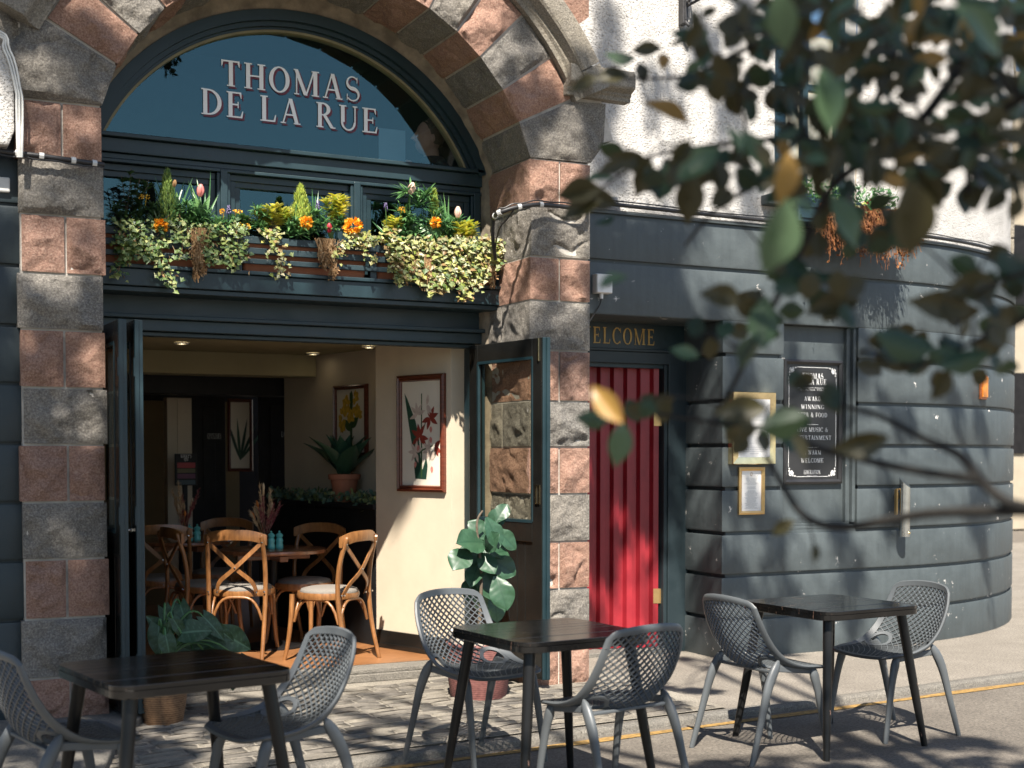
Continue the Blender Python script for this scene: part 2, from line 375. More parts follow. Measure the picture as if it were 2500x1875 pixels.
# ------------------------------------------------------------------ mesh helpers
R = math.radians
ORG = {}
def origin(o):
    return ORG.get(o.name, Vector((0, 0, 0))) if o is not None else Vector((0, 0, 0))
def vec(p): return p if isinstance(p, Vector) else Vector(p)
class MB:
    def __init__(s): s.v = []; s.f = []; s.m = []; s.a = None
    def add(s, vs, fs, mi=0):
        o = len(s.v); s.v += [tuple(v) for v in vs]
        s.f += [tuple(i + o for i in f) for f in fs]; s.m += [mi] * len(fs)
        return s
    def box(s, x0, x1, y0, y1, z0, z1, mi=0):
        vs = [(x, y, z) for z in (z0, z1) for y in (y0, y1) for x in (x0, x1)]
        return s.add(vs, [(0, 2, 3, 1), (4, 5, 7, 6), (0, 1, 5, 4), (2, 6, 7, 3), (0, 4, 6, 2), (1, 3, 7, 5)], mi)
    def obox(s, c, u, v, w_, mi=0):    # centre, three half-axis vectors
        c, u, v, w_ = map(vec, (c, u, v, w_))
        vs = [c + u * a + v * b + w_ * d for d in (-1, 1) for b in (-1, 1) for a in (-1, 1)]
        return s.add(vs, [(0, 2, 3, 1), (4, 5, 7, 6), (0, 1, 5, 4), (2, 6, 7, 3), (0, 4, 6, 2), (1, 3, 7, 5)], mi)
    def bar(s, a, b, wx, wz, up=(0, 0, 1), mi=0):
        a, b, up = vec(a), vec(b), vec(up); d = (b - a)
        t = d.normalized(); sd_ = t.cross(up)
        if sd_.length < 1e-4: sd_ = t.cross(Vector((1, 0, 0)))
        sd_.normalize(); u2 = sd_.cross(t)
        return s.obox((a + b) / 2, d / 2, sd_ * (wx / 2), u2 * (wz / 2), mi)
    def grid(s, P, mi=0, close=False):
        n, m = len(P), len(P[0])
        fs = [(i * m + j, i * m + (j + 1) % m, (i + 1) * m + (j + 1) % m, (i + 1) * m + j) for i in range(n - 1) for j in range(m if close else m - 1)]
        return s.add([p for r_ in P for p in r_], fs, mi)
    def tube(s, pts, r, n=8, mi=0, cap=True, flat=1.0, up=None):
        pts = [vec(p) for p in pts]; k = len(pts)
        rs = r if isinstance(r, (list, tuple)) else [r] * k
        rings = []; ref = vec(up) if up is not None else None
        for i in range(k):
            t = (pts[min(i + 1, k - 1)] - pts[max(i - 1, 0)])
            if t.length < 1e-9: t = Vector((0, 0, 1))
            t.normalize()
            if ref is None: ref = Vector((0, 0, 1)) if abs(t.z) < 0.9 else Vector((1, 0, 0))
            a = ref - t * ref.dot(t)
            if a.length < 1e-5: a = t.orthogonal()
            a.normalize(); b = t.cross(a)
            if up is None: ref = a
            rings.append([pts[i] + (a * math.cos(2 * math.pi * j / n) + b * math.sin(2 * math.pi * j / n) * flat) * rs[i] for j in range(n)])
        o = len(s.v); s.grid(rings, mi, True)
        if cap:
            s.f += [tuple(o + j for j in reversed(range(n))), tuple(o + (k - 1) * n + j for j in range(n))]; s.m += [mi, mi]
        return s
    def lathe(s, prof, n=20, c=(0, 0, 0), mi=0, cap=True):
        c = vec(c)
        rings = [[c + Vector((r_ * math.cos(2 * math.pi * j / n), r_ * math.sin(2 * math.pi * j / n), z)) for j in range(n)] for r_, z in prof]
        o = len(s.v); s.grid(rings, mi, True)
        if cap:
            s.f += [tuple(o + j for j in reversed(range(n))), tuple(o + (len(prof) - 1) * n + j for j in range(n))]; s.m += [mi, mi]
        return s
    def prism(s, poly, f0, f1, mi=0):  # poly of 2-D points; f0/f1 map a point to the two end faces
        n = len(poly); vs = [f0(*p) for p in poly] + [f1(*p) for p in poly]
        return s.add(vs, [tuple(range(n)), tuple(reversed(range(n, 2 * n)))] + [(i, i + n, (i + 1) % n + n, (i + 1) % n) for i in range(n)], mi)
    def sweep(s, path, prof, nrm, up=(0, 0, 1), mi=0, cap=True, close=False):
        # prof: (out, up) offsets, closed polygon; nrm: one outward vector per path point
        P = [[vec(p) + vec(n_) * a + vec(u_) * b for a, b in prof] for p, n_, u_ in zip(path, nrm, up if isinstance(up, list) else [up] * len(path))]
        o = len(s.v); k = len(prof); s.grid(P, mi, True)
        if cap:
            s.f += [tuple(o + j for j in reversed(range(k))), tuple(o + (len(P) - 1) * k + j for j in range(k))]; s.m += [mi, mi]
        return s
    def leaf(s, p, d, nrm, L, W, fold=0.15, droop=0.2, mi=0, rows=3, shape=None):
        p, d = vec(p), vec(d).normalized(); nrm = vec(nrm)
        sd_ = d.cross(nrm)
        if sd_.length < 1e-4: sd_ = d.orthogonal()
        sd_.normalize(); n_ = sd_.cross(d)
        shape = shape or LEAF[rows]
        P = []
        for i, wd in enumerate(shape):
            t = i / (len(shape) - 1)
            c = p + d * (L * t) - n_ * (droop * L * t * t)
            P.append([c + sd_ * (W * wd) + n_ * (fold * W * wd), c, c - sd_ * (W * wd) + n_ * (fold * W * wd)])
        return s.grid(P, mi)
    def build(s, name, mat, parent=None, smooth=None, bevel=None, segs=2, local=False, kind=None):
        me = bpy.data.meshes.new(name)
        v = s.v
        if parent is not None and not local:
            o_ = origin(parent); v = [(a - o_.x, b - o_.y, c - o_.z) for a, b, c in v]
        me.from_pydata(v, [], s.f)
        for m_ in (mat if isinstance(mat, list) else [mat]): me.materials.append(M[m_] if isinstance(m_, str) else m_)
        if max(s.m, default=0) > 0: me.polygons.foreach_set('material_index', s.m)
        if smooth is not None:
            me.polygons.foreach_set('use_smooth', [True] * len(me.polygons))
            me.set_sharp_from_angle(angle=R(smooth))
        if s.a:
            at_ = me.attributes.new('vein', 'FLOAT', 'POINT'); at_.data.foreach_set('value', s.a)
        me.update()
        o = bpy.data.objects.new(name, me); COL.objects.link(o)
        if parent is not None:
            o.parent = parent
            ORG[o.name] = origin(parent)
        if bevel:
            b = o.modifiers.new('bevel', 'BEVEL'); b.width = bevel; b.segments = segs; b.limit_method = 'ANGLE'; b.angle_limit = R(35)
            b.harden_normals = False
        if kind: o['kind'] = kind
        return o
LEAF = {2: [0.12, 0.5, 0.0], 3: [0.06, 0.46, 0.4, 0.0], 4: [0.04, 0.40, 0.5, 0.34, 0.0], 6: [0.03, 0.30, 0.47, 0.5, 0.42, 0.25, 0.0]}
def thing(name, label, cat, loc=(0, 0, 0), rotz=0.0, group=None, kind=None):
    o = bpy.data.objects.new(name, None); COL.objects.link(o)
    o.empty_display_size = 0.1
    o.location = loc; o.rotation_euler = (0, 0, rotz)
    ORG[o.name] = vec(loc).copy()
    if kind: o['kind'] = kind
    if label: o['label'] = label
    if cat: o['category'] = cat
    if group: o['group'] = group
    return o
def tag(o, label, cat, group=None):
    o['label'] = label; o['category'] = cat
    if group: o['group'] = group
    return o
def struct(o): o['kind'] = 'structure'; return o
def dup(root, loc, rotz, label, group=None):
    def cp(o, par):
        c = o.copy(); COL.objects.link(c)
        if par is not None: c.parent = par
        for ch in o.children: cp(ch, c)
        return c
    r_ = cp(root, None); r_.location = loc; r_.rotation_euler = (0, 0, rotz); r_['label'] = label
    if group: r_['group'] = group
    return r_
def rv(rng, a=1.0): return Vector((rng.uniform(-a, a), rng.uniform(-a, a), rng.uniform(-a, a)))
def lerp(a, b, t): return a + (b - a) * t
def bez(p0, p1, p2, n=8):
    p0, p1, p2 = vec(p0), vec(p1), vec(p2)
    return [p0 * (1 - t) ** 2 + p1 * (2 * t * (1 - t)) + p2 * t * t for t in [i / n for i in range(n + 1)]]
def crom(pts, n=4):
    pts = [vec(p) for p in pts]; out = []
    for i in range(len(pts) - 1):
        a, b, c, d = pts[max(i - 1, 0)], pts[i], pts[i + 1], pts[min(i + 2, len(pts) - 1)]
        for k in range(n):
            t = k / n
            out.append(0.5 * ((2 * b) + (c - a) * t + (2 * a - 5 * b + 4 * c - d) * t * t + (3 * b - a - 3 * c + d) * t ** 3))
    out.append(pts[-1]); return out

# ------------------------------------------------------------------ serif capitals built from strokes (cap height 1)
def glyph_table(T=0.168, t=0.062, sf=0.075, sh=0.050):
    G = {}
    def rect(x0, y0, x1, y1): return [(x0, y0), (x1, y0), (x1, y1), (x0, y1)]
    def stem(x, w_=T, y0=0, y1=1, top=True, bot=True):
        q = [rect(x, y0, x + w_, y1)]
        if bot: q.append(rect(x - sf, y0, x + w_ + sf, y0 + sh))
        if top: q.append(rect(x - sf, y1 - sh, x + w_ + sf, y1))
        return q
    def diag(x0, y0, x1, y1, w_): return [(x0 - w_ / 2, y0), (x0 + w_ / 2, y0), (x1 + w_ / 2, y1), (x1 - w_ / 2, y1)]
    def arc(cx, cy, rx, ry, a0, a1, wt, wn, n=18):
        qs = []
        for i in range(n):
            p = []
            for k, (ox, oy) in ((i, (0, 0)), (i + 1, (0, 0)), (i + 1, (wt, wn)), (i, (wt, wn))):
                a = R(a0 + (a1 - a0) * k / n)
                p.append((cx + (rx - ox) * math.cos(a), cy + (ry - oy) * math.sin(a)))
            qs.append(p)
        return qs
    def tick(x, y0, y1, w_=0.05): return rect(x, min(y0, y1), x + w_, max(y0, y1))
    G['T'] = (0.74, stem(0.30, top=False) + [rect(0.0, 1 - t, 0.74, 1), [(0, 1), (0, 0.76), (0.03, 0.76), (0.09, 0.95)], [(0.74, 1), (0.65, 0.95), (0.71, 0.76), (0.74, 0.76)]])
    G['H'] = (0.86, stem(0.09) + stem(0.63) + [rect(0.2, 0.48, 0.66, 0.48 + t)])
    G['O'] = (0.86, arc(0.43, 0.5, 0.43, 0.515, 0, 360, T, t, 32))
    G['M'] = (1.06, stem(0.09, 0.06, top=False) + stem(0.83) + [diag(0.10, 1, 0.50, 0.0, 0.16), diag(0.86, 1, 0.52, 0.0, 0.07), rect(0.0, 1 - sh, 0.16, 1)])
    G['A'] = (0.84, [diag(0.10, 0, 0.40, 1, 0.065), diag(0.70, 0, 0.42, 1.0, 0.16), rect(0.18, 0.32, 0.62, 0.32 + t), rect(0.0, 0, 0.22, sh), rect(0.56, 0, 0.85, sh)])
    def S():
        pts = []
        for i in range(25):
            u = i / 24
            if u < 0.5:
                a = R(35 + 235 * (u / 0.5)); c = (0.28, 0.745); r_ = (0.235, 0.235)
            else:
                a = R(90 - 235 * ((u - 0.5) / 0.5)); c = (0.29, 0.265); r_ = (0.255, 0.245)
            pts.append((c[0] + r_[0] * math.cos(a), c[1] + r_[1] * math.sin(a)))
        qs = []
        def off(i):
            a, b = pts[max(i - 1, 0)], pts[min(i + 1, 24)]
            dx, dy = b[0] - a[0], b[1] - a[1]; l = math.hypot(dx, dy) or 1
            wd = 0.028 + 0.052 * max(0, 1 - abs(i - 12) / 7.0)
            return (-dy / l * wd, dx / l * wd)
        for i in range(24):
            o0, o1 = off(i), off(i + 1); p, q = pts[i], pts[i + 1]
            qs.append([(p[0] - o0[0], p[1] - o0[1]), (q[0] - o1[0], q[1] - o1[1]), (q[0] + o1[0], q[1] + o1[1]), (p[0] + o0[0], p[1] + o0[1])])
        return qs + [tick(0.46, 0.74, 0.97, 0.035), tick(0.03, 0.03, 0.28, 0.035)]
    G['S'] = (0.60, S())
    G['D'] = (0.86, stem(0.09) + arc(0.30, 0.5, 0.54, 0.5, -90, 90, T, t) + [rect(0.2, 0, 0.31, t), rect(0.2, 1 - t, 0.31, 1)])
    E_ = stem(0.09) + [rect(0.2, 0, 0.66, t), rect(0.2, 1 - t, 0.62, 1), rect(0.2, 0.48, 0.50, 0.48 + t), [(0.66, 0), (0.70, 0.27), (0.66, 0.27), (0.58, 0.04)], [(0.62, 1), (0.54, 0.96), (0.60, 0.76), (0.635, 0.76)], rect(0.47, 0.38, 0.51, 0.63)]
    G['E'] = (0.72, E_)
    G['F'] = (0.68, stem(0.09) + [rect(0.2, 1 - t, 0.62, 1), rect(0.2, 0.47, 0.50, 0.47 + t), [(0.62, 1), (0.54, 0.96), (0.60, 0.76), (0.635, 0.76)], rect(0.47, 0.37, 0.51, 0.62)])
    G['L'] = (0.70, stem(0.09) + [rect(0.2, 0, 0.64, t), [(0.64, 0), (0.68, 0.28), (0.64, 0.28), (0.56, 0.04)]])
    G['R'] = (0.84, stem(0.09) + arc(0.30, 0.74, 0.34, 0.26, -90, 90, T, t) + [rect(0.2, 1 - t, 0.31, 1), rect(0.2, 0.48, 0.31, 0.48 + t), diag(0.72, 0, 0.38, 0.50, 0.16), rect(0.64, 0, 0.86, sh)])
    G['P'] = (0.70, stem(0.09) + arc(0.30, 0.73, 0.34, 0.27, -90, 90, T, t) + [rect(0.2, 1 - t, 0.31, 1), rect(0.2, 0.46, 0.31, 0.46 + t)])
    G['B'] = (0.74, stem(0.09) + arc(0.30, 0.76, 0.30, 0.24, -90, 90, T, t) + arc(0.30, 0.27, 0.37, 0.27, -90, 90, T, t) + [rect(0.2, 1 - t, 0.31, 1), rect(0.2, 0.5, 0.31, 0.5 + t), rect(0.2, 0, 0.31, t)])
    G['U'] = (0.86, stem(0.09, y0=0.32, bot=False) + stem(0.69, 0.06, y0=0.32, bot=False) + arc(0.42, 0.33, 0.33, 0.345, 180, 360, 0.1, 0.06))
    G['C'] = (0.80, arc(0.44, 0.5, 0.44, 0.515, 42, 318, T, t, 26) + [tick(0.735, 0.70, 0.98), tick(0.735, 0.02, 0.24, 0.03)])
    G['G'] = (0.86, arc(0.44, 0.5, 0.44, 0.515, 42, 318, T, t, 26) + [tick(0.735, 0.70, 0.98)] + [rect(0.64, 0.06, 0.64 + 0.12, 0.42), rect(0.54, 0.40, 0.86, 0.44)])
    G['I'] = (0.34, stem(0.09))
    G['N'] = (0.88, stem(0.09, 0.06, top=False) + stem(0.71, 0.06, bot=False) + [diag(0.12, 1, 0.72, 0, 0.16), rect(0.0, 1 - sh, 0.16, 1)])
    G['V'] = (0.82, [diag(0.40, 0, 0.12, 1, 0.15), diag(0.42, 0, 0.70, 1, 0.06), rect(-0.02, 1 - sh, 0.27, 1), rect(0.58, 1 - sh, 0.82, 1)])
    G['W'] = (1.20, [diag(0.36, 0, 0.12, 1, 0.14), diag(0.38, 0, 0.60, 0.95, 0.055), diag(0.80, 0, 0.58, 0.95, 0.14), diag(0.82, 0, 1.06, 1, 0.055), rect(-0.02, 1 - sh, 0.27, 1), rect(0.95, 1 - sh, 1.18, 1), rect(0.46, 1 - sh, 0.66, 1)])
    G['Y'] = (0.80, stem(0.32, y1=0.45, top=False) + [diag(0.38, 0.42, 0.12, 1, 0.14), diag(0.42, 0.42, 0.68, 1, 0.055), rect(-0.02, 1 - sh, 0.26, 1), rect(0.56, 1 - sh, 0.8, 1)])
    G['&'] = (0.90, arc(0.36, 0.77, 0.21, 0.24, 0, 360, 0.07, t, 18) + arc(0.33, 0.26, 0.32, 0.27, 60, 330, 0.10, t, 20) + [diag(0.76, 0, 0.28, 0.68, 0.12), diag(0.60, 0.12, 0.78, 0.52, 0.05), rect(0.66, 0.5, 0.90, 0.5 + sh), rect(0.66, 0, 0.90, sh)])
    G["'"] = (0.24, [[(0.1, 0.7), (0.13, 0.7), (0.18, 1), (0.06, 1)]])
    return G
GL = glyph_table(); GL_LIGHT = glyph_table(0.125, 0.05, 0.06, 0.04)
def text_width(s_, track=0.12):
    return sum((0.34 if c == ' ' else GL[c][0]) + track for c in s_) - track
def text(mb, s_, p, u, v, n, size=None, width=None, track=0.12, anchor=0.0, mi=0, light=False):
    # p: start of the baseline, u/v: unit right/up, n: towards the reader
    p, u, v, n = vec(p), vec(u), vec(v), vec(n)
    tw = text_width(s_, track)
    sx = width / tw if width else size
    sy = size or sx
    x = -anchor * tw; k = 0
    for c in s_:
        if c == ' ': x += 0.34 + track; continue
        for poly in (GL_LIGHT if light else GL)[c][1]:
            k = (k + 1) % 40
            mb.add([p + u * ((x + a) * sx) + v * (b * sy) + n * (k * 1.2e-5) for a, b in poly], [tuple(range(len(poly)))], mi)
        x += GL[c][0] + track

# ------------------------------------------------------------------ ground
KD = Vector((math.cos(R(5.0)), math.sin(R(5.0)), 0))      # kerb direction
KN = Vector((-KD.y, KD.x, 0))
K0 = Vector((2.27, -1.44, 0))                             # a point on the kerb's road edge
def kerb(s_, off, z=0.0): return K0 + KD * s_ + KN * off + Vector((0, 0, z))
g = MB(); g.add([(-150, -150, -0.035), (150, -150, -0.035), (150, 150, -0.035), (-150, 150, -0.035)], [(0, 1, 2, 3)])
road = struct(g.build('road', 'road'))
g = MB()
for i in range(44):                                       # painted line, worn edges
    a, b = i * 0.4 - 5.0, i * 0.4 - 4.6
    rng = random.Random(i)
    w0, w1 = 0.033 + 0.010 * math.sin(i * 1.7), 0.033 + 0.010 * math.sin((i + 1) * 1.7)
    g.add([kerb(a, -0.10 - w0, -0.031), kerb(b, -0.10 - w1, -0.031), kerb(b, -0.10 + w1, -0.031), kerb(a, -0.10 + w0, -0.031)], [(0, 1, 2, 3)])
g.build('yellow_line', 'yellowline', road)
g = MB()
a, b = kerb(-6, 0.10), kerb(16, 0.10)
top = [(a.x, a.y), (b.x, b.y), (b.x, 9.0), (a.x, 9.0)]
g.prism(top, lambda x, y: Vector((x, y, 0)), lambda x, y: Vector((x, y, -0.2)))
pave = struct(g.build('pavement', 'pavement'))
kb = MB(); rng = random.Random(4)
base = None
for i in range(17):
    x0 = -4.2 + i * 0.78
    q = MB(); n = 8
    L = 0.777
    P = []
    for j in range(6):
        row = []
        for k in range(n + 1):
            o, z = [(0.10, -0.006), (0.085, 0.004), (0.03, 0.006), (0.006, 0.0), (-0.002, -0.012), (-0.004, -0.12)][j]
            p = kerb(x0 + L * k / n, o, z)
            e = noise.noise(p * 7) * 0.006
            row.append(p + Vector((0, -e if j > 2 else 0, e * 0.8 if j < 4 else 0)))
        P.append(row)
    q.grid(P)
    q.build('kerbstone', 'kerb', pave, smooth=50)
q = MB(); q.sweep([kerb(-4.3, 0, 0), kerb(9.2, 0, 0)], [(-.10, -.12), (.0, -.12), (.0, -.016), (-.10, -.010)], [-KN, -KN]); q.build('kerb_joint', 'bed', pave)
# sett paving between the kerb and the doorway
sx0, sx1 = -0.6, 4.62
bed = MB()
b0, b1 = kerb(sx0 - 2.27, 0.105, 0.010), kerb(sx1 - 2.27, 0.105, 0.010)
bed.add([b0, b1, (sx1, 0.6, 0.010), (sx0, 0.6, 0.010)], [(0, 1, 2, 3)])
bed.build('sett_bed', 'bed', pave)
variants = []
for i in range(7):
    rng = random.Random(50 + i); q = MB(); P = []
    n, m = 5, 3
    prof = [(-0.5, -0.02), (-0.47, 0.005), (0.0, 0.012), (0.47, 0.006), (0.5, -0.02)]
    for v_, zz in prof:
        row = []
        for u_ in (-0.5, -0.475, -0.16, 0.16, 0.475, 0.5):
            z = -0.02 if abs(u_) == 0.5 else zz
            z += rng.uniform(-0.003, 0.003)
            row.append((u_ + rng.uniform(-0.02, 0.02), v_ + rng.uniform(-0.045, 0.045), z))
        P.append(row)
    q.grid(P); o = q.build('paving_sett', 'sett', None, smooth=60)
    variants.append(o.data); bpy.data.objects.remove(o)
rng = random.Random(11)
y_off = 0.115; rows = 0; nset = 0
while y_off < 1.75 and nset < 298:
    h = rng.uniform(0.085, 0.115)
    s_ = sx0 - 2.27 + rng.uniform(0, 0.2)
    while s_ < sx1 - 2.27 and nset < 298:
        L = rng.uniform(0.14, 0.32)
        c = kerb(s_ + L / 2, y_off + h / 2)
        if c.y < 0.62 and not (c.y > -0.03 and (c.x < 1.33 or c.x > 3.87)) and c.x < sx1 - 0.1 and c.x > 0.55 + 0.25 * (c.y + 1.5):
            o = bpy.data.objects.new('paving_sett', rng.choice(variants)); COL.objects.link(o)
            o.parent = pave
            o.location = (c.x, c.y, 0.004 + rng.uniform(0, 0.004)); o.scale = (L - 0.009, h - 0.008, 1)
            o.rotation_euler = (rng.uniform(-0.02, 0.02), rng.uniform(-0.012, 0.012), R(5) + rng.uniform(-0.02, 0.02) + (math.pi if rng.random() < 0.5 else 0))
            nset += 1
        s_ += L
    y_off += h
# low stone slab at the left, by the first table
g = MB()
pl = [onZ(x, y, 0.06) for x, y in ((-260, 1720), (215, 1680), (262, 1575), (318, 1538), (250, 1522), (-160, 1530))]
g.prism([(p.x, p.y) for p in pl], lambda x, y: Vector((x, y, 0.06)), lambda x, y: Vector((x, y, -0.05)))
g.build('stone_slab', 'kerb', pave, bevel=0.012)

# ------------------------------------------------------------------ rock-faced granite
def rockface(mb, bot, top, n, amp, seed, res=0.012, margin=0.028, mi=0):
    bot = [vec(p) for p in bot]; top = [vec(p) for p in top]; n = vec(n).normalized()
    def pl_(P, t):
        d = [0]
        for a, b in zip(P, P[1:]): d.append(d[-1] + (b - a).length)
        x = t * d[-1]
        for i in range(len(P) - 1):
            if x <= d[i + 1] or i == len(P) - 2:
                return P[i].lerp(P[i + 1], (x - d[i]) / max(1e-9, d[i + 1] - d[i]))
    W = (bot[-1] - bot[0]).length; H = ((top[0] - bot[0]).length + (top[-1] - bot[-1]).length) / 2
    nu, nv = max(4, int(W / res)), max(4, int(H / res))
    rng = random.Random(seed)
    c0 = (bot[0] + top[-1]) / 2
    ex = (bot[-1] - bot[0]).normalized(); ey = n.cross(ex)
    planes = [(rng.uniform(-1, 1) * 0.26, rng.uniform(-1, 1) * 0.34, amp * rng.uniform(0.7, 1.4)) for _ in range(8)]
    planes.append((rng.uniform(-0.2, 0.2), 0.45, amp * rng.uniform(0.9, 1.5) + 0.02))
    off = Vector((seed * 3.17, seed * 1.31, seed * 2.3))
    P = []
    for j in range(nv + 1):
        row = []
        for i in range(nu + 1):
            u, v = i / nu, j / nv
            p = pl_(bot, u).lerp(pl_(top, u), v)
            d = min(u * W, (1 - u) * W, v * H, (1 - v) * H)
            d += 0.008 * noise.noise(p * 23 + off)
            m = max(0, min(1, d / margin)); m = m * m * (3 - 2 * m)
            if u in (0, 1) or v in (0, 1): m = 0
            q = p - c0; a, b = q.dot(ex), q.dot(ey)
            wv = 0.012 * noise.noise(p * 9 + off)
            h = min(pa * (a + wv * 3) + pb * (b + wv * 2) + pc + 0.014 * noise.noise(p * 6 + off * (k + 1)) for k, (pa, pb, pc) in enumerate(planes))
            h = max(h, amp * 0.12)
            h += (0.006 * noise.noise(p * 42 + off) + 0.010 * noise.noise(p * 19 + off) + 0.014 * noise.noise(p * 9 + off)) * min(1, amp / .04)
            rg = noise.noise(p * 5.2 + off * 1.7); h -= 0.030 * max(0, 1 - abs(rg) * 7) * min(1, amp / .04) * max(0, noise.noise(p * 2.7 - off))*2
            row.append(p + n * (h * m))
        P.append(row)
    mb.grid(P, mi)
FN = Vector((0, -1, 0))
def stone(parent, bot, top, depth, mat, amp=0.05, seed=1, reveal=None, soffit=None):
    q = MB()
    rockface(q, bot, top, FN, amp, seed)
    B = [vec(p) for p in bot] + [vec(p) for p in reversed(top)]
    c = sum(B, Vector()) / len(B)
    B2 = [p + (c - p).normalized() * 0.004 + Vector((0, 0.002, 0)) for p in B]
    nB = len(B2)
    q.add(B2 + [p + Vector((0, depth, 0)) for p in B2], [(i, (i + 1) % nB, (i + 1) % nB + nB, i + nB) for i in range(nB)])
    for bb, tt, n_, am in (reveal or []): rockface(q, bb, tt, n_, am, seed + 77)
    return q.build('stone', mat, parent, smooth=32)
AX, AZ, AR, AE = 2.585, 2.94, 1.375, 1.785
def pol(r_, a, y=0.0): return Vector((AX + r_ * math.cos(R(a)), y, AZ + r_ * math.sin(R(a))))
AZF = 2.82
def polf(r_, a, y=0.0): return Vector((AX + r_ * math.cos(R(a)), y, AZF + r_ * math.sin(R(a))))
arch = thing('stone_archway', 'rock-faced archway of alternating grey and pink granite blocks framing the pub front', 'stone archway', (2.585, 0, 0))
ZL = [3.358, 3.045, 2.757, 2.447, 2.147, 1.838, 1.533, 1.225, 0.917, 0.598, 0.277, -0.03]
ZR = [3.336, 3.043, 2.727, 2.452, 2.141, 1.820, 1.528, 1.229, 0.924, 0.621, 0.317, -0.03]
J = 0.006
def V3(x, z, y=0.0): return Vector((x, y, z))
for i in range(11):
    red = i % 2 == 0
    z1, z0 = ZL[i] - J, ZL[i + 1] + J
    xl, xr = 0.85 + 0.012 * (i % 3), 1.297 + 0.008 * ((i * 7) % 3 - 1)
    mat = 'red_granite' if red else 'grey_granite'
    if red:
        xm = 1.085 + 0.006 * (i % 4)
        stone(arch, [V3(xl, z0), V3(xm - J, z0)], [V3(xl, z1), V3(xm - J, z1)], 0.6, mat, 0.034, 10 + i)
        stone(arch, [V3(xm + J, z0), V3(xr, z0)], [V3(xm + J, z1), V3(xr, z1)], 0.6, mat, 0.034, 30 + i)
    else:
        stone(arch, [V3(xl, z0), V3(xr, z0)], [V3(xl, z1), V3(xr, z1)], 0.6, mat, 0.044, 50 + i)
    z1, z0 = ZR[i] - J, ZR[i + 1] + J
    xl, xr = 3.897 + 0.006 * ((i * 5) % 3 - 1), 4.325
    LN = (-1, 0, 0)
    if red:
        xm = 4.105
        rvl = [([V3(xl, z0, 0.62), V3(xl, z0, 0)], [V3(xl, z1, 0.62), V3(xl, z1, 0)], LN, 0.022)]
        stone(arch, [V3(xl, z0), V3(xm - J, z0)], [V3(xl, z1), V3(xm - J, z1)], 0.62, mat, 0.035, 110 + i, rvl)
        stone(arch, [V3(xm + J, z0), V3(xr, z0)], [V3(xm + J, z1), V3(xr, z1)], 0.62, mat, 0.036, 130 + i)
    else:
        rvl = [([V3(xl, z0, 0.40), V3(xl, z0, 0)], [V3(xl, z1, 0.40), V3(xl, z1, 0)], LN, 0.022)]
        stone(arch, [V3(xl, z0), V3(xr, z0)], [V3(xl, z1), V3(xr, z1)], 0.40, mat, 0.036, 150 + i, rvl)
        q = MB(); rockface(q, [V3(xl, z0, 0.62), V3(xl, z0, 0.412)], [V3(xl, z1, 0.62), V3(xl, z1, 0.412)], LN, 0.022, 170 + i)
        q.build('stone', mat, arch, smooth=75)
# springers
aR, aL = 26.2, 151.6
stone(arch, [V3(3.897, 3.342), V3(4.33, 3.345), V3(4.425, 3.47)], [pol(AR, aR - .3), pol(AE, aR - .3), V3(4.44, 3.735)], 0.62, 'grey_granite', 0.06, 201,
      [([V3(3.897, 3.342, .62), pol(AR, aR - .3, .62)], [V3(3.897, 3.342), pol(AR, aR - .3)], (-0.93, 0, -0.36), 0.02)])
stone(arch, [V3(0.62, 3.365), V3(1.294, 3.365)], [V3(0.58, 3.835), pol(AE, aL + .3), pol(AR, aL + .3)], 0.62, 'grey_granite', 0.075, 202)
joints = [26.2, 35.6, 45.3, 53.9, 62.7, 73.0, 83.3, 93.6, 103.9, 114.2, 124.5, 133.5, 142.6, 151.6]
for i in range(len(joints) - 1):
    a0, a1 = joints[i] + 0.28, joints[i + 1] - 0.28
    am = (a0 + a1) / 2
    stone(arch, [pol(AE, a0), pol(AR, a0)], [pol(AE, a1), pol(AR, a1)], 0.62, 'red_granite' if i % 2 == 0 else 'grey_granite', 0.045, 220 + i,
          [([pol(AR, a0, 0.0), pol(AR, a0, 0.62)], [pol(AR, a1, 0.0), pol(AR, a1, 0.62)], (-math.cos(R(am)), 0, -math.sin(R(am))), 0.028)])
# spandrel blocks outside the hood mould
for k, (a0, a1, mat) in enumerate(((37.5, 52, 'red_granite'), (52.5, 66, 'grey_granite'), (66.5, 84, 'red_granite'), (96, 113, 'red_granite'), (114, 128, 'grey_granite'), (128.5, 142, 'red_granite'))):
    bot = [pol(1.9, a0 + (a1 - a0) * t / 4, 0.012) for t in range(5)]
    def outp(a):
        d = Vector((math.cos(R(a)), 0, math.sin(R(a))))
        r_ = min((4.322 - AX) / abs(d.x) if abs(d.x) > 1e-3 else 9, (4.95 - AZ) / d.z)
        return Vector((AX, 0.012, AZ)) + d * r_
    topp = [outp(a0 + (a1 - a0) * t / 4) for t in range(5)]
    stone(arch, bot, topp, 0.5, mat, 0.018, 260 + k)
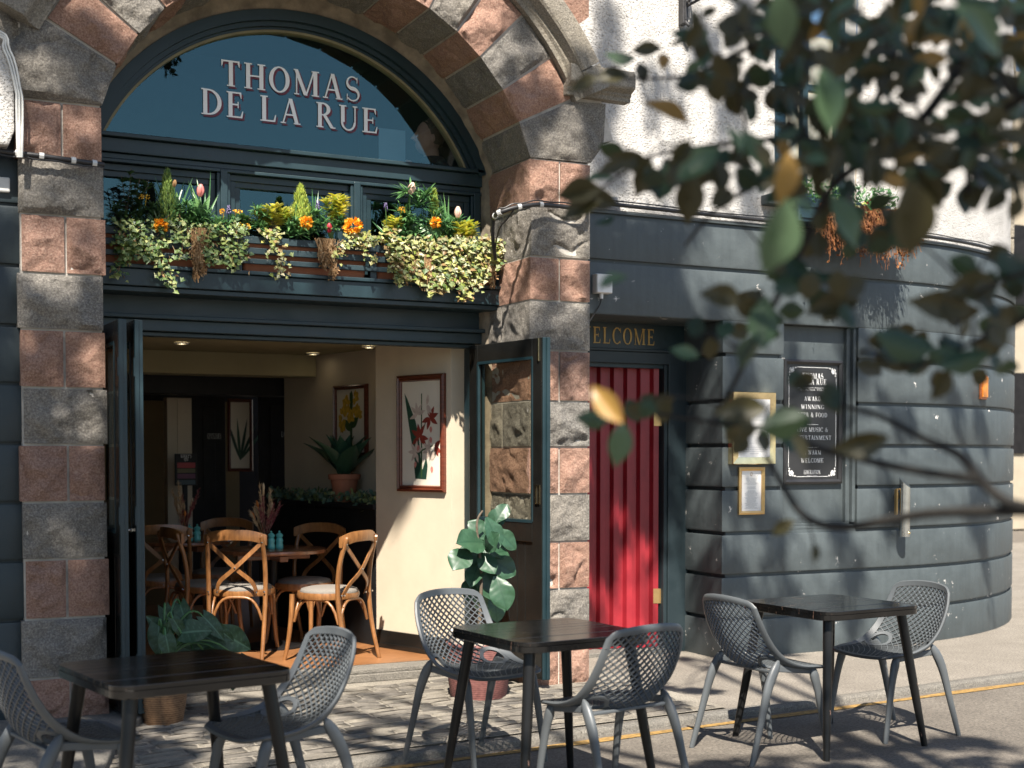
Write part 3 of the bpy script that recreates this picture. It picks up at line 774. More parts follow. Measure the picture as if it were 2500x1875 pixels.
# hood mould and its label stops
hp = [(0.0, 0.0), (0.045, 0.0), (0.045, 0.03), (0.06, 0.045), (0.06, 0.06), (0.115, 0.085), (0.125, 0.10), (0.125, 0.20), (0.115, 0.225), (0.03, 0.235), (-0.05, 0.235), (-0.05, 0.0)]
def hood_arc(a0, a1, n=14):
    q = MB()
    path = [pol(AE + 0.005, a0 + (a1 - a0) * t / n) for t in range(n + 1)]
    ups = [Vector((math.cos(R(a0 + (a1 - a0) * t / n)), 0, math.sin(R(a0 + (a1 - a0) * t / n)))) for t in range(n + 1)]
    q.sweep(path, hp, [FN] * (n + 1), ups)
    q.build('hood_mould', 'hood_granite', arch, smooth=30)
hj = [25.5, 30.2, 58, 86, 114, 149.5, 154.5]
for a0, a1 in zip(hj, hj[1:]): hood_arc(a0 + 0.12, a1 - 0.12)
for x0, x1 in ((4.13, 4.60), (0.30, 1.04)):
    q = MB(); z = 3.750 if x0 > 2 else 3.842
    q.sweep([V3(x0, z, -0.004), V3(x1, z, -0.004)], [(a * .8 + .001, b * .8) for a, b in hp], [FN] * 2)
    q.build('label_stop', 'hood_granite', arch, smooth=30)
q = MB()
q.box(0.87, 1.285, 0.016, 0.60, -0.03, 3.37); q.box(3.905, 4.318, 0.014, 0.63, -0.03, 3.34)
ring = []
n = 60
for i in range(n):
    a0, a1 = 16.5 + 147 * i / n, 16.5 + 147 * (i + 1) / n
    p = [pol(1.385, a0), pol(1.385, a1), pol(2.0, a1), pol(2.0, a0)]
    q.add([x + Vector((0, 0.014, 0)) for x in p] + [x + Vector((0, 0.63, 0)) for x in p], [(0, 1, 2, 3), (0, 4, 5, 1), (2, 6, 7, 3)])
q.build('mortar', 'mortar', arch)
q = MB()
rng = random.Random(3)
P = []
for j in range(40):
    z = 0.0 + 3.36 * j / 39
    wv = 0.02 * noise.noise(Vector((0, 0, z * 6)))
    P.append([(3.93, 0.56, z), (3.872 + wv * .5, 0.59 + wv * .5, z), (3.855, 0.70, z)])
q.grid(P); 
for j in range(22): pass
P = []
for j in range(31):
    a = 14 + 150 * j / 30
    wv = 0.012 * noise.noise(Vector((j * .7, 0, 4)))
    P.append([pol(1.42, a, 0.52), pol(1.352 + wv, a, 0.575 + wv), polf(1.40, 20 + (a - 14) * 140 / 150, 0.62)])
q.grid(P)
q.build('render_edge', 'render_strip', arch, smooth=60)

# ------------------------------------------------------------------ the shopfront in the arch
FY = 0.68
shop = thing('shopfront', 'teal painted pub shopfront with lettered fanlight, casements and folding doors', 'shopfront', (2.585, FY, 0))
q = MB()
def ringsec(mb, r0, r1, y0, y1, a0, a1, n=48, zmin=None):
    P0 = []
    for i in range(n + 1):
        a = a0 + (a1 - a0) * i / n
        P0.append([polf(r0, a, y0), polf(r1, a, y0), polf(r1, a, y1), polf(r0, a, y1)])
    mb.grid(P0, 0, True)
ringsec(q, 1.345, 1.41, 0.60, 0.74, 22, 158)
ringsec(q, 1.318, 1.347, 0.635, 0.74, 23, 157)
ringsec(q, 1.302, 1.320, 0.665, 0.74, 23.5, 156.5)
q.build('arched_frame', 'teal', shop, smooth=40)
q = MB(); ringsec(q, 1.288, 1.303, 0.665, 0.73, 24.2, 155.8)
q.build('glazing_bead', 'bead', shop, smooth=40)
q = MB()
pts = [polf(1.295, 24.8 + 130.4 * i / 48, 0.70) for i in range(49)]
q.add(pts, [tuple(range(49))])
q.build('fanlight_pane', 'glass', shop)
q = MB()                                                   # transom with its mouldings
X0, X1 = 1.265, 3.862
q.box(X0, X1, 0.635, 0.76, 3.262, 3.345); q.box(X0, X1, 0.60, 0.76, 3.347, 3.372); q.box(X0, X1, 0.66, 0.76, 3.228, 3.260)
q.box(X0, X1, 0.645, 0.76, 3.205, 3.226)
q.build('transom', 'teal', shop, bevel=0.004)
for a, b in ((2.083, 2.165), (2.943, 3.025), (3.79, 3.862), (1.265, 1.345)):
    q = MB(); m_ = (a + b) / 2
    q.box(a, b, 0.655, 0.78, 2.60, 3.203); q.box(m_ - 0.022, m_ + 0.022, 0.640, 0.70, 2.60, 3.22)
    q.build('mullion', 'teal', shop, bevel=0.004)
for a, b in ((1.345, 2.083), (2.165, 2.943), (3.025, 3.79)):
    q = MB(); w_ = 0.055
    for k, (ins, y) in enumerate(((0.0, 0.685), (0.035, 0.70))):
        x0, x1, z0, z1 = a + ins + .001, b - ins - .001, 2.64 + ins, 3.204 - ins - 0.001
        q.box(x0, x1, y, y + 0.05, z1 - 0.04, z1); q.box(x0, x1, y, y + 0.05, z0, z0 + 0.04)
        q.box(x0, x0 + 0.037, y, y + 0.05, z0 + 0.0405, z1 - 0.0405); q.box(x1 - 0.037, x1, y, y + 0.05, z0 + 0.0405, z1 - 0.0405)
    cf = q.build('casement', 'teal', shop, bevel=0.003)
    q = MB(); q.add([(a + .05, 0.728, 2.66), (b - .05, 0.728, 2.66), (b - .05, 0.728, 3.15), (a + .05, 0.728, 3.15)], [(0, 1, 2, 3)])
    q.build('pane', 'glass', cf)
q = MB()                                                   # shelf that carries the troughs
q.box(X0 + .01, 3.905, 0.445, 0.70, 2.462, 2.560); q.box(X0 + .01, 3.915, 0.425, 0.70, 2.562, 2.585); q.box(X0 + .01, 3.90, 0.47, 0.70, 2.430, 2.460)
q.build('shelf', 'teal', shop, bevel=0.004)
q = MB(); q.box(X0, 3.87, 0.68, 0.80, 2.318, 2.50); q.build('beam', 'teal', shop, bevel=0.004)
q = MB(); q.box(X0, 3.87, 0.605, 0.80, 2.292, 2.316); q.build('ledge', 'teal_worn', shop, bevel=0.004)
q = MB(); q.box(X0, 3.87, 0.65, 0.80, 2.222, 2.290); q.box(X0, 3.84, 0.70, 0.78, 2.195, 2.220); q.build('head_rail', 'teal', shop, bevel=0.004)
q = MB(); q.box(3.80, 3.872, 0.67, 0.80, 0.05, 2.195); q.build('door_post', 'teal', shop, bevel=0.004)
q = MB(); q.box(1.262, 1.325, 0.67, 0.80, 0.05, 2.195); q.build('door_post', 'teal', shop, bevel=0.004)
q = MB(); q.box(1.262, 3.89, 0.66, 0.86, 0.0, 0.052); q.box(1.262, 3.89, 0.68, 0.90, 0.052, 0.083)
q.build('threshold', 'kerb', shop, bevel=0.006)
# lettering on the fanlight, red drop shade behind white
lt = (1, 0, 0); uz = (0, 0, 1)
YT = 0.694
def sign_line(txt, xl, yl, xr, yr, cap):
    a, b = onY(xl, yl, YT), onY(xr, yr, YT)
    tw = text_width(txt, 0.17); sx = (b.x - a.x) / tw; x = 0
    for c_ in txt:
        if c_ == ' ': x += .34 + .17; continue
        p = Vector((a.x + x * sx, YT, (a.z + b.z) / 2))
        for nm, mt, off in (('letter_shade', 'redshade', Vector((0.013, 0.0, -0.012))), ('letter', 'white', Vector((0, -0.003, 0)))):
            q = MB(); text(q, c_, p + off, lt, uz, FN, size=cap, width=GL[c_][0] * sx); q.build(nm, mt, shop)
        x += GL[c_][0] + .17
sign_line('THOMAS', 478, 184, 777, 221, 0.157)
sign_line('DE LA RUE', 434, 244, 816, 291, 0.157)

# folding door leaves
def door_leaf(hinge, tip, thick, side, handle=None):
    h, t_ = vec(hinge), vec(tip); d = (t_ - h); L = d.length; d.normalize(); n_ = Vector((0, 0, 1)).cross(d) * side
    Z0, Z1 = 0.075, 2.205
    q = MB()
    def pan(a, b, z0, z1, o0, o1, mi=0):
        c = h + d * ((a + b) / 2) + n_ * ((o0 + o1) / 2); c.z = (z0 + z1) / 2
        q.obox(c, d * ((b - a) / 2), n_ * (abs(o1 - o0) / 2), Vector((0, 0, (z1 - z0) / 2)), mi)
    sw = 0.105
    e = 0.001
    for k, (a, b, z0, z1) in enumerate(((0, sw, Z0, Z1), (L - sw, L, Z0, Z1), (sw + e, L - sw - e, Z1 - 0.12, Z1), (sw + e, L - sw - e, Z0, Z0 + 0.2), (sw + e, L - sw - e, 0.93, 1.06))):
        pan(a, b, z0, z1, 0, thick, 1)
    pan(L + e, L + 0.012, Z0, Z1, 0.0, thick, 0)              # painted meeting edge
    pan(L - sw * .0 + 0.0121, L + 0.024, Z0, Z1, thick * .5, thick, 0)
    pan(sw + e, L - sw - e, Z0 + 0.2 + e, 0.93 - e, thick * .35, thick * .6, 1)
    o = q.build('door_leaf', ['teal', 'blackpaint'], shop, bevel=0.004)
    nb = 7; wid = (L - 2 * sw) / nb
    for k in range(nb):
        q = MB(); c = h + d * (sw + wid * (k + 0.5)) + n_ * (thick * 0.5); c.z = (Z0 + 0.2 + 0.93) / 2
        q.obox(c, d * (wid / 2 - 0.003), n_ * (thick * 0.28), Vector((0, 0, (0.93 - Z0 - 0.2) / 2 - 0.002)))
        q.build('panel_board', 'blackpaint', o, bevel=0.002)
    q = MB()
    pp = [h + d * (sw - .01) + n_ * thick * .5, h + d * (L - sw + .01) + n_ * thick * .5]
    q.add([Vector((p.x, p.y, z)) for p, z in ((pp[0], 1.05), (pp[1], 1.05), (pp[1], Z1 - .11), (pp[0], Z1 - .11))], [(0, 1, 2, 3)])
    q.build('pane', 'doorglass', o)
    q = MB()                                               # glazing beads
    for off in (0.006, thick - 0.006):
        for a, b in ((Vector((sw, 0, 1.06)), Vector((L - sw, 0, 1.06))), (Vector((sw, 0, Z1 - .12)), Vector((L - sw, 0, Z1 - .12))), (Vector((sw, 0, 1.06)), Vector((sw, 0, Z1 - .12))), (Vector((L - sw, 0, 1.06)), Vector((L - sw, 0, Z1 - .12)))):
            A_ = h + d * a.x + n_ * off; B_ = h + d * b.x + n_ * off; A_.z = a.z; B_.z = b.z
            q.bar(A_, B_, 0.018, 0.018)
    q.build('glazing_bead', 'teal', o)
    return o, h, d, n_, L
def brass_on(o, h, d, n_, s_, z0, z1, wdt, off):
    q = MB(); c = h + d * s_ + n_ * off; c.z = (z0 + z1) / 2
    q.obox(c, d * (wdt / 2), n_ * 0.004, Vector((0, 0, (z1 - z0) / 2)))
    return q.build('brass_plate', 'brass', o, bevel=0.001)
o, h, d, n_, L = door_leaf((3.775, 0.66, 0), (3.893, -0.165, 0), 0.048, 1)
brass_on(o, h, d, n_, L - 0.035, 2.06, 2.20, 0.016, -0.003)
q = MB()
c = h + d * (L - 0.045) + n_ * -0.002
for dz0, dz1, dx0, dx1 in ((1.285, 1.29, -.022, .022), (1.17, 1.175, -.022, .022), (1.1755, 1.2845, -.022, -.013), (1.1755, 1.2845, .013, .022)):
    cc = c + d * ((dx0 + dx1) / 2); cc.z = (dz0 + dz1) / 2
    q.obox(cc, d * ((dx1 - dx0) / 2), n_ * 0.005, Vector((0, 0, (dz1 - dz0) / 2)))
q.build('flush_pull', 'brass', o)
for k, xx in enumerate((1.370, 1.455)):
    o, h, d, n_, L = door_leaf((xx, 0.66, 0), (xx + 0.012, -0.155, 0), 0.046, -1 if k else -1)
    for z in (0.35, 1.15, 1.95):
        q = MB(); c = h + d * (L + 0.014) + n_ * 0.045; c.z = z
        q.tube([c - Vector((0, 0, .05)), c + Vector((0, 0, .05))], 0.008, 8)
        q.build('hinge', 'teal', o)
    if k == 0:
        q = MB(); c = h + d * (L - .06) - n_ * -0.0 ; c = c + n_ * -0.03; c.z = 1.07
        q.tube([c + n_ * 0.03, c], 0.008, 8); q.tube([c, c - d * 0.09], 0.009, 8)
        q.build('handle', 'steel', o, smooth=40)

# ------------------------------------------------------------------ painted bar wall on the right (rusticated courses round a curved corner)
WY, WX0, WXC, WRC = 0.45, 4.30, 7.2, 3.4
def wall_path(xa, smax=None, endang=78, off=0.0):
    pts, nrm = [], []
    x = xa
    xs = [xa] + [v for v in (5.0, 5.7, 6.2, 6.7, WXC) if v > xa + 0.01]
    for v in xs: pts.append(Vector((v, WY + off, 0))); nrm.append(Vector((0, -1, 0)))
    for i in range(1, 25):
        a = R(endang * i / 24)
        n_ = Vector((math.sin(a), -math.cos(a), 0))
        pts.append(Vector((WXC, WY + WRC, 0)) + n_ * (WRC - off)); nrm.append(n_)
    return pts, nrm
bar = thing('painted_bar_wall', 'grey painted bar wall with deep horizontal grooves and a curved corner', 'grooved wall', (5.7, WY, 0))
def course_prof(z0, z1, depth=0.03):
    c = 0.012
    return [(-depth, z0), (-c * .3, z0), (0.0, z0 + c), (0.0, z1 - c), (-c * .3, z1), (-depth, z1)]
def course(path, nrm, z0, z1):
    q = MB(); q.sweep(path, course_prof(z0, z1), nrm); return q.build('course', 'greywall', bar, smooth=35)
zg = [onY(1563, y, WY).z for y in (765, 866, 962, 1056, 1153, 1245, 1339)]
zh = onY(1563, 693, WY).z
zs = [zh] + zg + [-0.02]
G_ = 0.0145
ztop = onY(1400, 470, WY).z
zup = onY(1450, 574, WY).z
zup2 = None
RX0, RX1 = onY(1692, 900, WY).x, onY(1853, 900, WY).x      # shallow recess with the big sign
RZ1, RZ0 = zh, onY(1750, 1143, WY).z
full_p, full_n = wall_path(WX0)
# header courses over the doorway
course(full_p, full_n, zh + 0.004, zup - G_)
course(full_p, full_n, zup + G_, ztop)
for i in range(len(zs) - 1):
    z1, z0 = (zs[i] - G_ if i else zh + .002), zs[i + 1] + G_
    lp = [Vector((5.68, WY + 0.5, 0)), Vector((5.68, WY + 0.02, 0)), Vector((5.68, WY, 0)), Vector((5.72, WY, 0))]
    ln = [Vector((-1, 0, 0)), Vector((-1, 0, 0)), Vector((-1, -1, 0)), Vector((0, -1, 0))]
    if z1 <= RZ0 + 0.05:
        p, n_ = wall_path(5.72); course(lp[:3] + p, ln[:3] + n_, z0, z1)
    else:
        xr = RX0
        course(lp + [Vector((xr, WY, 0)), Vector((xr, WY + 0.10, 0))], ln + [Vector((1, -1, 0)), Vector((1, 0, 0))], z0, z1)
        p, n_ = wall_path(RX1 + 0.02)
        course([Vector((RX1, WY + 0.10, 0)), Vector((RX1, WY, 0))] + p, [Vector((-1, 0, 0)), Vector((-1, -1, 0))] + n_, z0, z1)
q = MB()                                                   # core behind the grooves
p, n_ = wall_path(5.73, off=0.026)
P = [[a + Vector((0, 0, z)) for a in p] for z in (-0.03, RZ0)]
q.grid(P)
q.add([(5.726, WY + 0.03, -.03), (RX0 - .027, WY + .03, -.03), (RX0 - .027, WY + .03, zh), (5.726, WY + .03, zh)], [(0, 1, 2, 3)])
q.add([(RX0 - .027, WY + .027, RZ0), (RX0 - .027, WY + .2, RZ0), (RX0 - .027, WY + .2, zh), (RX0 - .027, WY + .027, zh)], [(0, 1, 2, 3)])
p, n_ = wall_path(RX1 + 0.027, off=0.026)
q.grid([[a + Vector((0, 0, z)) for a in p] for z in (RZ0, zh)])
q.add([(RX1 + .027, WY + .027, RZ0), (RX1 + .027, WY + .2, RZ0), (RX1 + .027, WY + .2, zh), (RX1 + .027, WY + .027, zh)], [(0, 1, 2, 3)])
q.add([(5.727, WY + 0.5, -.03), (5.727, WY + .03, -.03), (5.727, WY + .03, zh), (5.727, WY + .5, zh)], [(0, 1, 2, 3)])
p, n_ = wall_path(WX0, off=0.026)
q.grid([[a + Vector((0, 0, z)) for a in p] for z in (zh, ztop - .01)])
q.box(WX0, 5.68, WY + 0.03, WY + 0.5, zh + 0.002, zh + 0.03)
q.build('groove_backing', 'greywall', bar, smooth=40)
q = MB()                                                   # top ledge
pp, nn = wall_path(WX0)
q.sweep([a + Vector((0, 0, ztop + 0.002)) for a in pp], [(-0.06, 0), (0.018, 0), (0.02, 0.012), (0.0, 0.028), (-0.06, 0.035)], nn)
q.build('ledge', 'greywall', bar, smooth=35)
q = MB()                                                   # the recess panel and its mouldings
q.add([(RX0 - .02, WY + .085, RZ0), (RX1 + .02, WY + .085, RZ0), (RX1 + .02, WY + .085, zh), (RX0 - .02, WY + .085, zh)], [(0, 1, 2, 3)])
q.box(RX1 - .03, RX1 - .002, WY + .02, WY + .084, RZ0 + .04, zh - .002); q.box(RX1 - .07, RX1 - .032, WY + .05, WY + .084, RZ0 + .04, zh - .002)
q.box(RX0, RX1 - .002, WY + .03, WY + .084, RZ0, RZ0 + .022); q.box(RX0, RX1 - .032, WY + .05, WY + .0845, RZ0 + .0225, RZ0 + .04)
q.build('recess_panel', 'greywall', bar, bevel=0.003)
# doorway
DY = WY + 0.5
q = MB()
q.box(4.2, 5.72, DY, DY + .08, 2.12, zh + .2)              # lettered board
q.build('fascia_board', 'teal', bar)
q = MB()
dx1 = onY(1470, 1000, DY).x; dxi = onY(1432, 1000, DY).x
dzt = onY(1400, 787, DY).z
q.box(dxi + .03, dx1 + .06, DY - .03, DY + .1, 0, dzt + .09); q.box(4.2, dxi + .03, DY - .035, DY + .1, dzt, dzt + .085); q.box(4.2, dxi + .03, DY - .05, DY - .001, dzt + .0855, dzt + .105)
q.box(dxi, dxi + .029, DY - .015, DY + .1, 0, dzt - .001)
q.build('door_frame', 'darkwall', bar, bevel=0.004)  # darker paint stands in for shade on the frame
q = MB()
a, b = onY(1281, 741, DY - .004), onY(1414, 746, DY - .004)
wE = text_width('ELCOME', 0.2); wW = text_width('WELCOME', 0.2)
tw = (b.x - a.x) * wW / wE
text(q, 'WELCOME', (b.x - tw, DY - .004, (a.z + b.z) / 2), lt, uz, FN, size=0.118, width=tw, track=0.2)
q.build('welcome_lettering', 'gold', bar)
door = None
q = MB()                                                   # red boarded door, slightly ajar inwards
hx = Vector((dxi, DY + 0.06, 0)); dd = Vector((-math.cos(R(14)), math.sin(R(14)), 0)); dn = Vector((-dd.y, dd.x, 0)) * -1
if dn.y > 0: dn = -dn
c = hx + dd * 0.5 - dn * 0.03; c.z = (0.03 + dzt) / 2
q.obox(c, dd * 0.5, dn * 0.015, Vector((0, 0, (dzt - 0.03) / 2)))
rd = q.build('door', 'reddoor', bar)
rd['label'] = 'red boarded door'
bw = 0.103
for k in range(9):
    q = MB(); s0 = 0.004 + k * bw
    pr = [(s0 + .002, 0), (s0 + .006, .045), (s0 + .046, .045), (s0 + .066, .006), (s0 + bw - .006, .006), (s0 + bw - .002, 0)]
    f0 = lambda s_, o_: hx + dd * s_ + dn * (o_ - 0.0145) + Vector((0, 0, 0.035))
    f1 = lambda s_, o_: hx + dd * s_ + dn * (o_ - 0.0145) + Vector((0, 0, dzt - 0.01))
    q.prism(pr, f0, f1); q.build('door_board', 'reddoor', rd)
for z in (0.42, 1.75):
    q = MB(); c = hx + dd * 0.02 + dn * 0.03; c.z = z
    q.obox(c, dd * 0.028, dn * 0.003, Vector((0, 0, 0.055))); q.tube([c - dd * .03 - Vector((0, 0, .055)), c - dd * .03 + Vector((0, 0, .055))], .008, 8)
    q.build('hinge', 'brassflat', rd)
q = MB(); q.box(4.2, 5.75, DY - .02, DY + .25, -.01, 0.03); q.build('door_sill', 'kerb', bar, bevel=.005)
q = MB(); q.box(4.2, 5.72, DY + .9, DY + 1.0, 0, 2.6); q.box(4.15, 4.2, DY, DY + 1, 0, 2.6); q.box(5.72, 5.78, DY + .09, DY + 1, 0, 2.6); q.box(4.2, 5.72, DY + .08, DY + 1, 2.5, 2.6)
q.box(4.2, 5.74, WY + .0265, DY + .08, zh + .003, zh + .4); q.build('lobby', 'dark', bar)
q = MB(); q.box(RX0 - .026, RX1 + .026, WY + .027, WY + .5, zh + .003, zh + .12); q.box(5.76, 7.2, WY + .21, WY + .3, -.02, ztop); q.build('core_and_light_stop', 'greywall', bar)  # fill above the recess; unseen back sheet added to block light

# white roughcast upper wall with a window
white = thing('roughcast_wall', 'white roughcast upper wall above the grey painted bar, with a window', 'roughcast wall', (6.5, WY + .05, ztop))
RO = 0.045
wx0, wx1 = onY(1673, 300, WY + RO).x, onY(1850, 300, WY + RO).x
wzs = onY(1680, 430, WY + RO).z
def rough_panel(p, n_, z0, z1):
    q = MB(); P = []
    # resample finely
    fp, fn = [], []
    for (a, b, c, d_) in zip(p, p[1:], n_, n_[1:]):
        k = max(1, int((b - a).length / 0.05))
        for i in range(k): fp.append(a.lerp(b, i / k)); fn.append(c.lerp(d_, i / k).normalized())
    fp.append(p[-1]); fn.append(n_[-1])
    m = max(2, int((z1 - z0) / 0.05))
    for j in range(m + 1):
        z = z0 + (z1 - z0) * j / m
        row = []
        for a, b in zip(fp, fn):
            v = a + Vector((0, 0, z)); row.append(v + b * (0.012 * noise.noise(v * 2.2) + 0.006 * noise.noise(v * 8)))
        P.append(row)
    q.grid(P); return q
zt2 = 5.4
mats = []
q = rough_panel([Vector((4.2, WY + RO, 0)), Vector((wx0, WY + RO, 0))], [Vector((0, -1, 0))] * 2, ztop + .02, zt2)
q2 = rough_panel([Vector((wx0, WY + RO, 0)), Vector((wx1, WY + RO, 0))], [Vector((0, -1, 0))] * 2, ztop + .02, wzs)
q.add(q2.v, q2.f)
p, n_ = wall_path(wx1, off=RO)
q2 = rough_panel(p, n_, ztop + .02, zt2); q.add(q2.v, q2.f)
q.box(wx0, wx0 + .01, WY + RO + .012, WY + .25, wzs, zt2); q.box(wx1 - .01, wx1, WY + RO + .012, WY + .25, wzs, zt2)
q.build('render_face', 'roughcast', white, smooth=60)
q = MB(); y = WY + .17
q.box(wx0 + .011, wx0 + .08, y, y + .06, wzs + .02, zt2); q.box(wx1 - .08, wx1 - .011, y, y + .06, wzs + .02, zt2)
q.box(wx0 + .081, wx1 - .081, y, y + .06, wzs + .02, wzs + .10); q.box((wx0 + wx1) / 2 - .025, (wx0 + wx1) / 2 + .025, y, y + .05, wzs + .101, zt2)
q.box(wx0 + .081, wx1 - .081, y + .008, y + .055, 4.22, 4.27)
wf = q.build('window', 'teal', white, bevel=.004)
q = MB(); q.add([(wx0 + .05, y + .04, wzs + .05), (wx1 - .05, y + .04, wzs + .05), (wx1 - .05, y + .04, zt2), (wx0 + .05, y + .04, zt2)], [(0, 1, 2, 3)])
q.build('pane', 'glass', wf)
q = MB(); q.box(wx0 - .12, wx1 + .12, WY - .06, WY + .2, wzs - .06, wzs + .012); q.build('sill', 'greywall', wf, bevel=.006)
q = MB(); q.box(wx0, wx1, WY + .9, WY + .95, wzs - .1, zt2); q.build('room_back', 'dark', white)
# stone dressings at the far end of the white wall
q = MB()
pp, nn = wall_path(9.0 if False else 7.3, off=0.0)
a0 = R(46)
for k in range(7):
    z0 = ztop + .04 + k * .3
    aa = [a0, a0 + R(3.5 if k % 2 else 5)]
    path = [Vector((WXC, WY + WRC, z0)) + Vector((math.sin(x), -math.cos(x), 0)) * (WRC - RO + .03) for x in (aa[0], (aa[0] + aa[1]) / 2, aa[1])]
    n3 = [Vector((math.sin(x), -math.cos(x), 0)) for x in (aa[0], (aa[0] + aa[1]) / 2, aa[1])]
    qq = MB(); qq.sweep(path, [(-.05, 0), (0, 0), (0, .285), (-.05, .285)], n3); qq.build('quoin', 'hood_granite', white, bevel=.006)

# left neighbour: dark painted courses and a roughcast panel above
left = thing('neighbour_wall', 'dark painted grooved wall at the far left beside the stone pillar', 'grooved wall', (0.3, 0.06, 0))
zl = [onY(12, y, 0.06).z for y in (338, 440, 572, 702, 828, 958, 1086, 1213, 1342)] + [-0.02]
for a, b in zip(zl, zl[1:]):
    q = MB(); q.sweep([Vector((-1.6, 0.06, 0)), Vector((0.93, 0.06, 0))], course_prof(b + .010, a - .010), [FN] * 2)
    q.build('course', 'darkwall', left, smooth=35)
q = MB(); q.box(-1.6, 0.93, 0.087, 0.3, -.03, 3.3); q.build('groove_backing', 'darkwall', left)
q = MB(); q.box(-1.6, 0.80, 0.05, 0.3, 3.30, 5.2); q.build('upper_wall', 'grey_granite', left)
pn = MB()
xr, z0, z1 = onY(26, 200, 0.0).x, onY(10, 322, 0.0).z, onY(10, 92, 0.0).z
poly = [(-1.6, z0), (xr - .03, z0), (xr, z0 + .08)] + [(xr - .16 + .16 * math.cos(R(a)), z1 - .2 + .2 * math.sin(R(a))) for a in range(0, 91, 15)] + [(-1.6, z1)]
pn.prism(poly, lambda x, z: Vector((x, -0.105, z)), lambda x, z: Vector((x, 0.06, z)))
o = pn.build('roughcast_panel', 'roughcast', left, bevel=.012)
for k, dx in enumerate((0.0, 0.014, 0.03)):
    q = MB()
    pts = [Vector((xr + .012 + dx * .6, -0.113 - .004 * k, z0 - .06)), Vector((xr + .008 + dx, -.115, z0 + .2)), Vector((xr + .004 + dx * .8, -.115, z1 - .26)), Vector((xr - .05 + dx, -.115, z1 - .07)), Vector((xr - .16, -.115, z1 + .01 + dx)), Vector((-.3, -.115, z1 + .015 + dx))]
    q.tube(crom(pts, 5), 0.0065, 6); o2 = q.build('panel_cable', 'whitecable', left, smooth=60)
q = MB(); a, b = onY(-20, 380, .04), onY(22, 416, .04)
q.box(a.x, b.x, 0.035, 0.062, b.z, a.z); tag(q.build('wall_plaque', 'clip', None, bevel=.008), 'small pale metal plate fixed to the dark wall at the left edge', 'plate')
# distant street beyond the corner
q = MB(); q.box(14.0, 34, 12.0, 16, 0, 9); fb = q.build('far_building', 'beige', None)
tag(fb, 'pale building seen past the curved corner at the right edge', 'building')
ORG[fb.name] = Vector((0, 0, 0))
for x in (15, 17.5, 20, 22.5):
    for z in (1.5, 4.4): q = MB(); q.box(x, x + 1.1, 11.96, 12.0, z, z + 1.6); q.build('window', 'dark', fb)

# ------------------------------------------------------------------ the room behind the doors
FZ = 0.085
CZ = 2.285
q = MB(); q.add([(-1.5, .86, FZ), (4.2, .86, FZ), (4.2, 7.2, FZ), (-1.5, 7.2, FZ)], [(0, 1, 2, 3)])
floor = struct(q.build('interior_floor', 'floorwood'))
q = MB(); q.box(-1.5, 4.2, .81, 7.2, CZ, CZ + .06)
ceil = struct(q.build('ceiling', 'ceiling'))
q = MB(); q.box(-1.5, 4.2, 7.0, 7.1, 0, 2.4); q.box(-1.6, -1.5, .8, 7.1, 0, 2.4); q.box(-1.5, 1.26, .63, .80, 0, 3.3)
back = struct(q.build('back_wall', 'dark'))
q = MB(); q.box(-1.5, 3.46, 2.95, 3.25, 2.11, CZ - .001)
struct(q.build('ceiling_beam', 'ceiling', bevel=.004))
q = MB(); q.box(-1.5, 3.6, 3.6, 3.9, 1.98, CZ - .001)
struct(q.build('ceiling_beam', 'dark', bevel=.004))
def wallslab(name, a, b, z0, z1, th, mat, parent=None, **k):
    a, b = Vector((*a, 0)), Vector((*b, 0)); d = (b - a).normalized(); n_ = Vector((d.y, -d.x, 0))
    q = MB(); c = (a + b) / 2 + n_ * (th / 2); c.z = (z0 + z1) / 2
    q.obox(c, (b - a) / 2, n_ * (th / 2), Vector((0, 0, (z1 - z0) / 2)))
    return q.build(name, mat, parent, **k)
W1A, W1B = (3.74, .88), (3.476, 1.63)
o = wallslab('pier_wall', W1A, W1B, FZ, CZ - .001, 0.35, 'cream'); struct(o)
wallslab('skirting', (3.735, .885), (3.470, 1.635), FZ, FZ + .13, 0.02, 'blackpaint', o, bevel=.004) if False else None
d1 = (Vector((*W1B, 0)) - Vector((*W1A, 0))).normalized(); n1 = Vector((-d1.y, d1.x, 0))
if n1.x > 0: n1 = -n1
q = MB(); c = (Vector((*W1A, 0)) + Vector((*W1B, 0))) / 2 + n1 * .009; c.z = FZ + .065
q.obox(c, d1 * .40, n1 * .0085, Vector((0, 0, .064))); c2 = c.copy() + n1 * .012; c2.z = FZ + .02; q.obox(c2, d1 * .40, n1 * .004, Vector((0, 0, .019)))
q.build('skirting', 'blackpaint', o, bevel=.003)
W2A, W2B = (3.76, 1.66), (3.36, 3.5)
o = wallslab('side_wall', W2A, W2B, FZ, CZ - .001, 0.3, 'cream'); struct(o)
d2 = (Vector((*W2B, 0)) - Vector((*W2A, 0))).normalized(); n2 = Vector((-d2.y, d2.x, 0))
if n2.x > 0: n2 = -n2
# dado / shelf in front of the side wall
P2 = Vector((*W2A, 0))
sh = thing('plant_shelf', 'black panelled counter with a shelf top against the cream wall', 'counter', (3.3, 2.4, FZ))
q = MB()
a = P2 + d2 * .05 + n2 * .14; b = P2 + d2 * 1.65 + n2 * .14
q.obox(Vector((0, 0, (FZ + 1.08) / 2)) + (a + b) / 2, (b - a) / 2, n2 * .139, Vector((0, 0, (1.08 - FZ) / 2)))
q.build('front_panel', 'blackwall', sh, bevel=.004)
q = MB(); q.obox(Vector((0, 0, 1.10)) + (a + b) / 2 + n2 * .01, (b - a) / 2 + d2 * .02, n2 * .16, Vector((0, 0, .0185)))
q.build('shelf_top', 'blackwall', sh, bevel=.006)
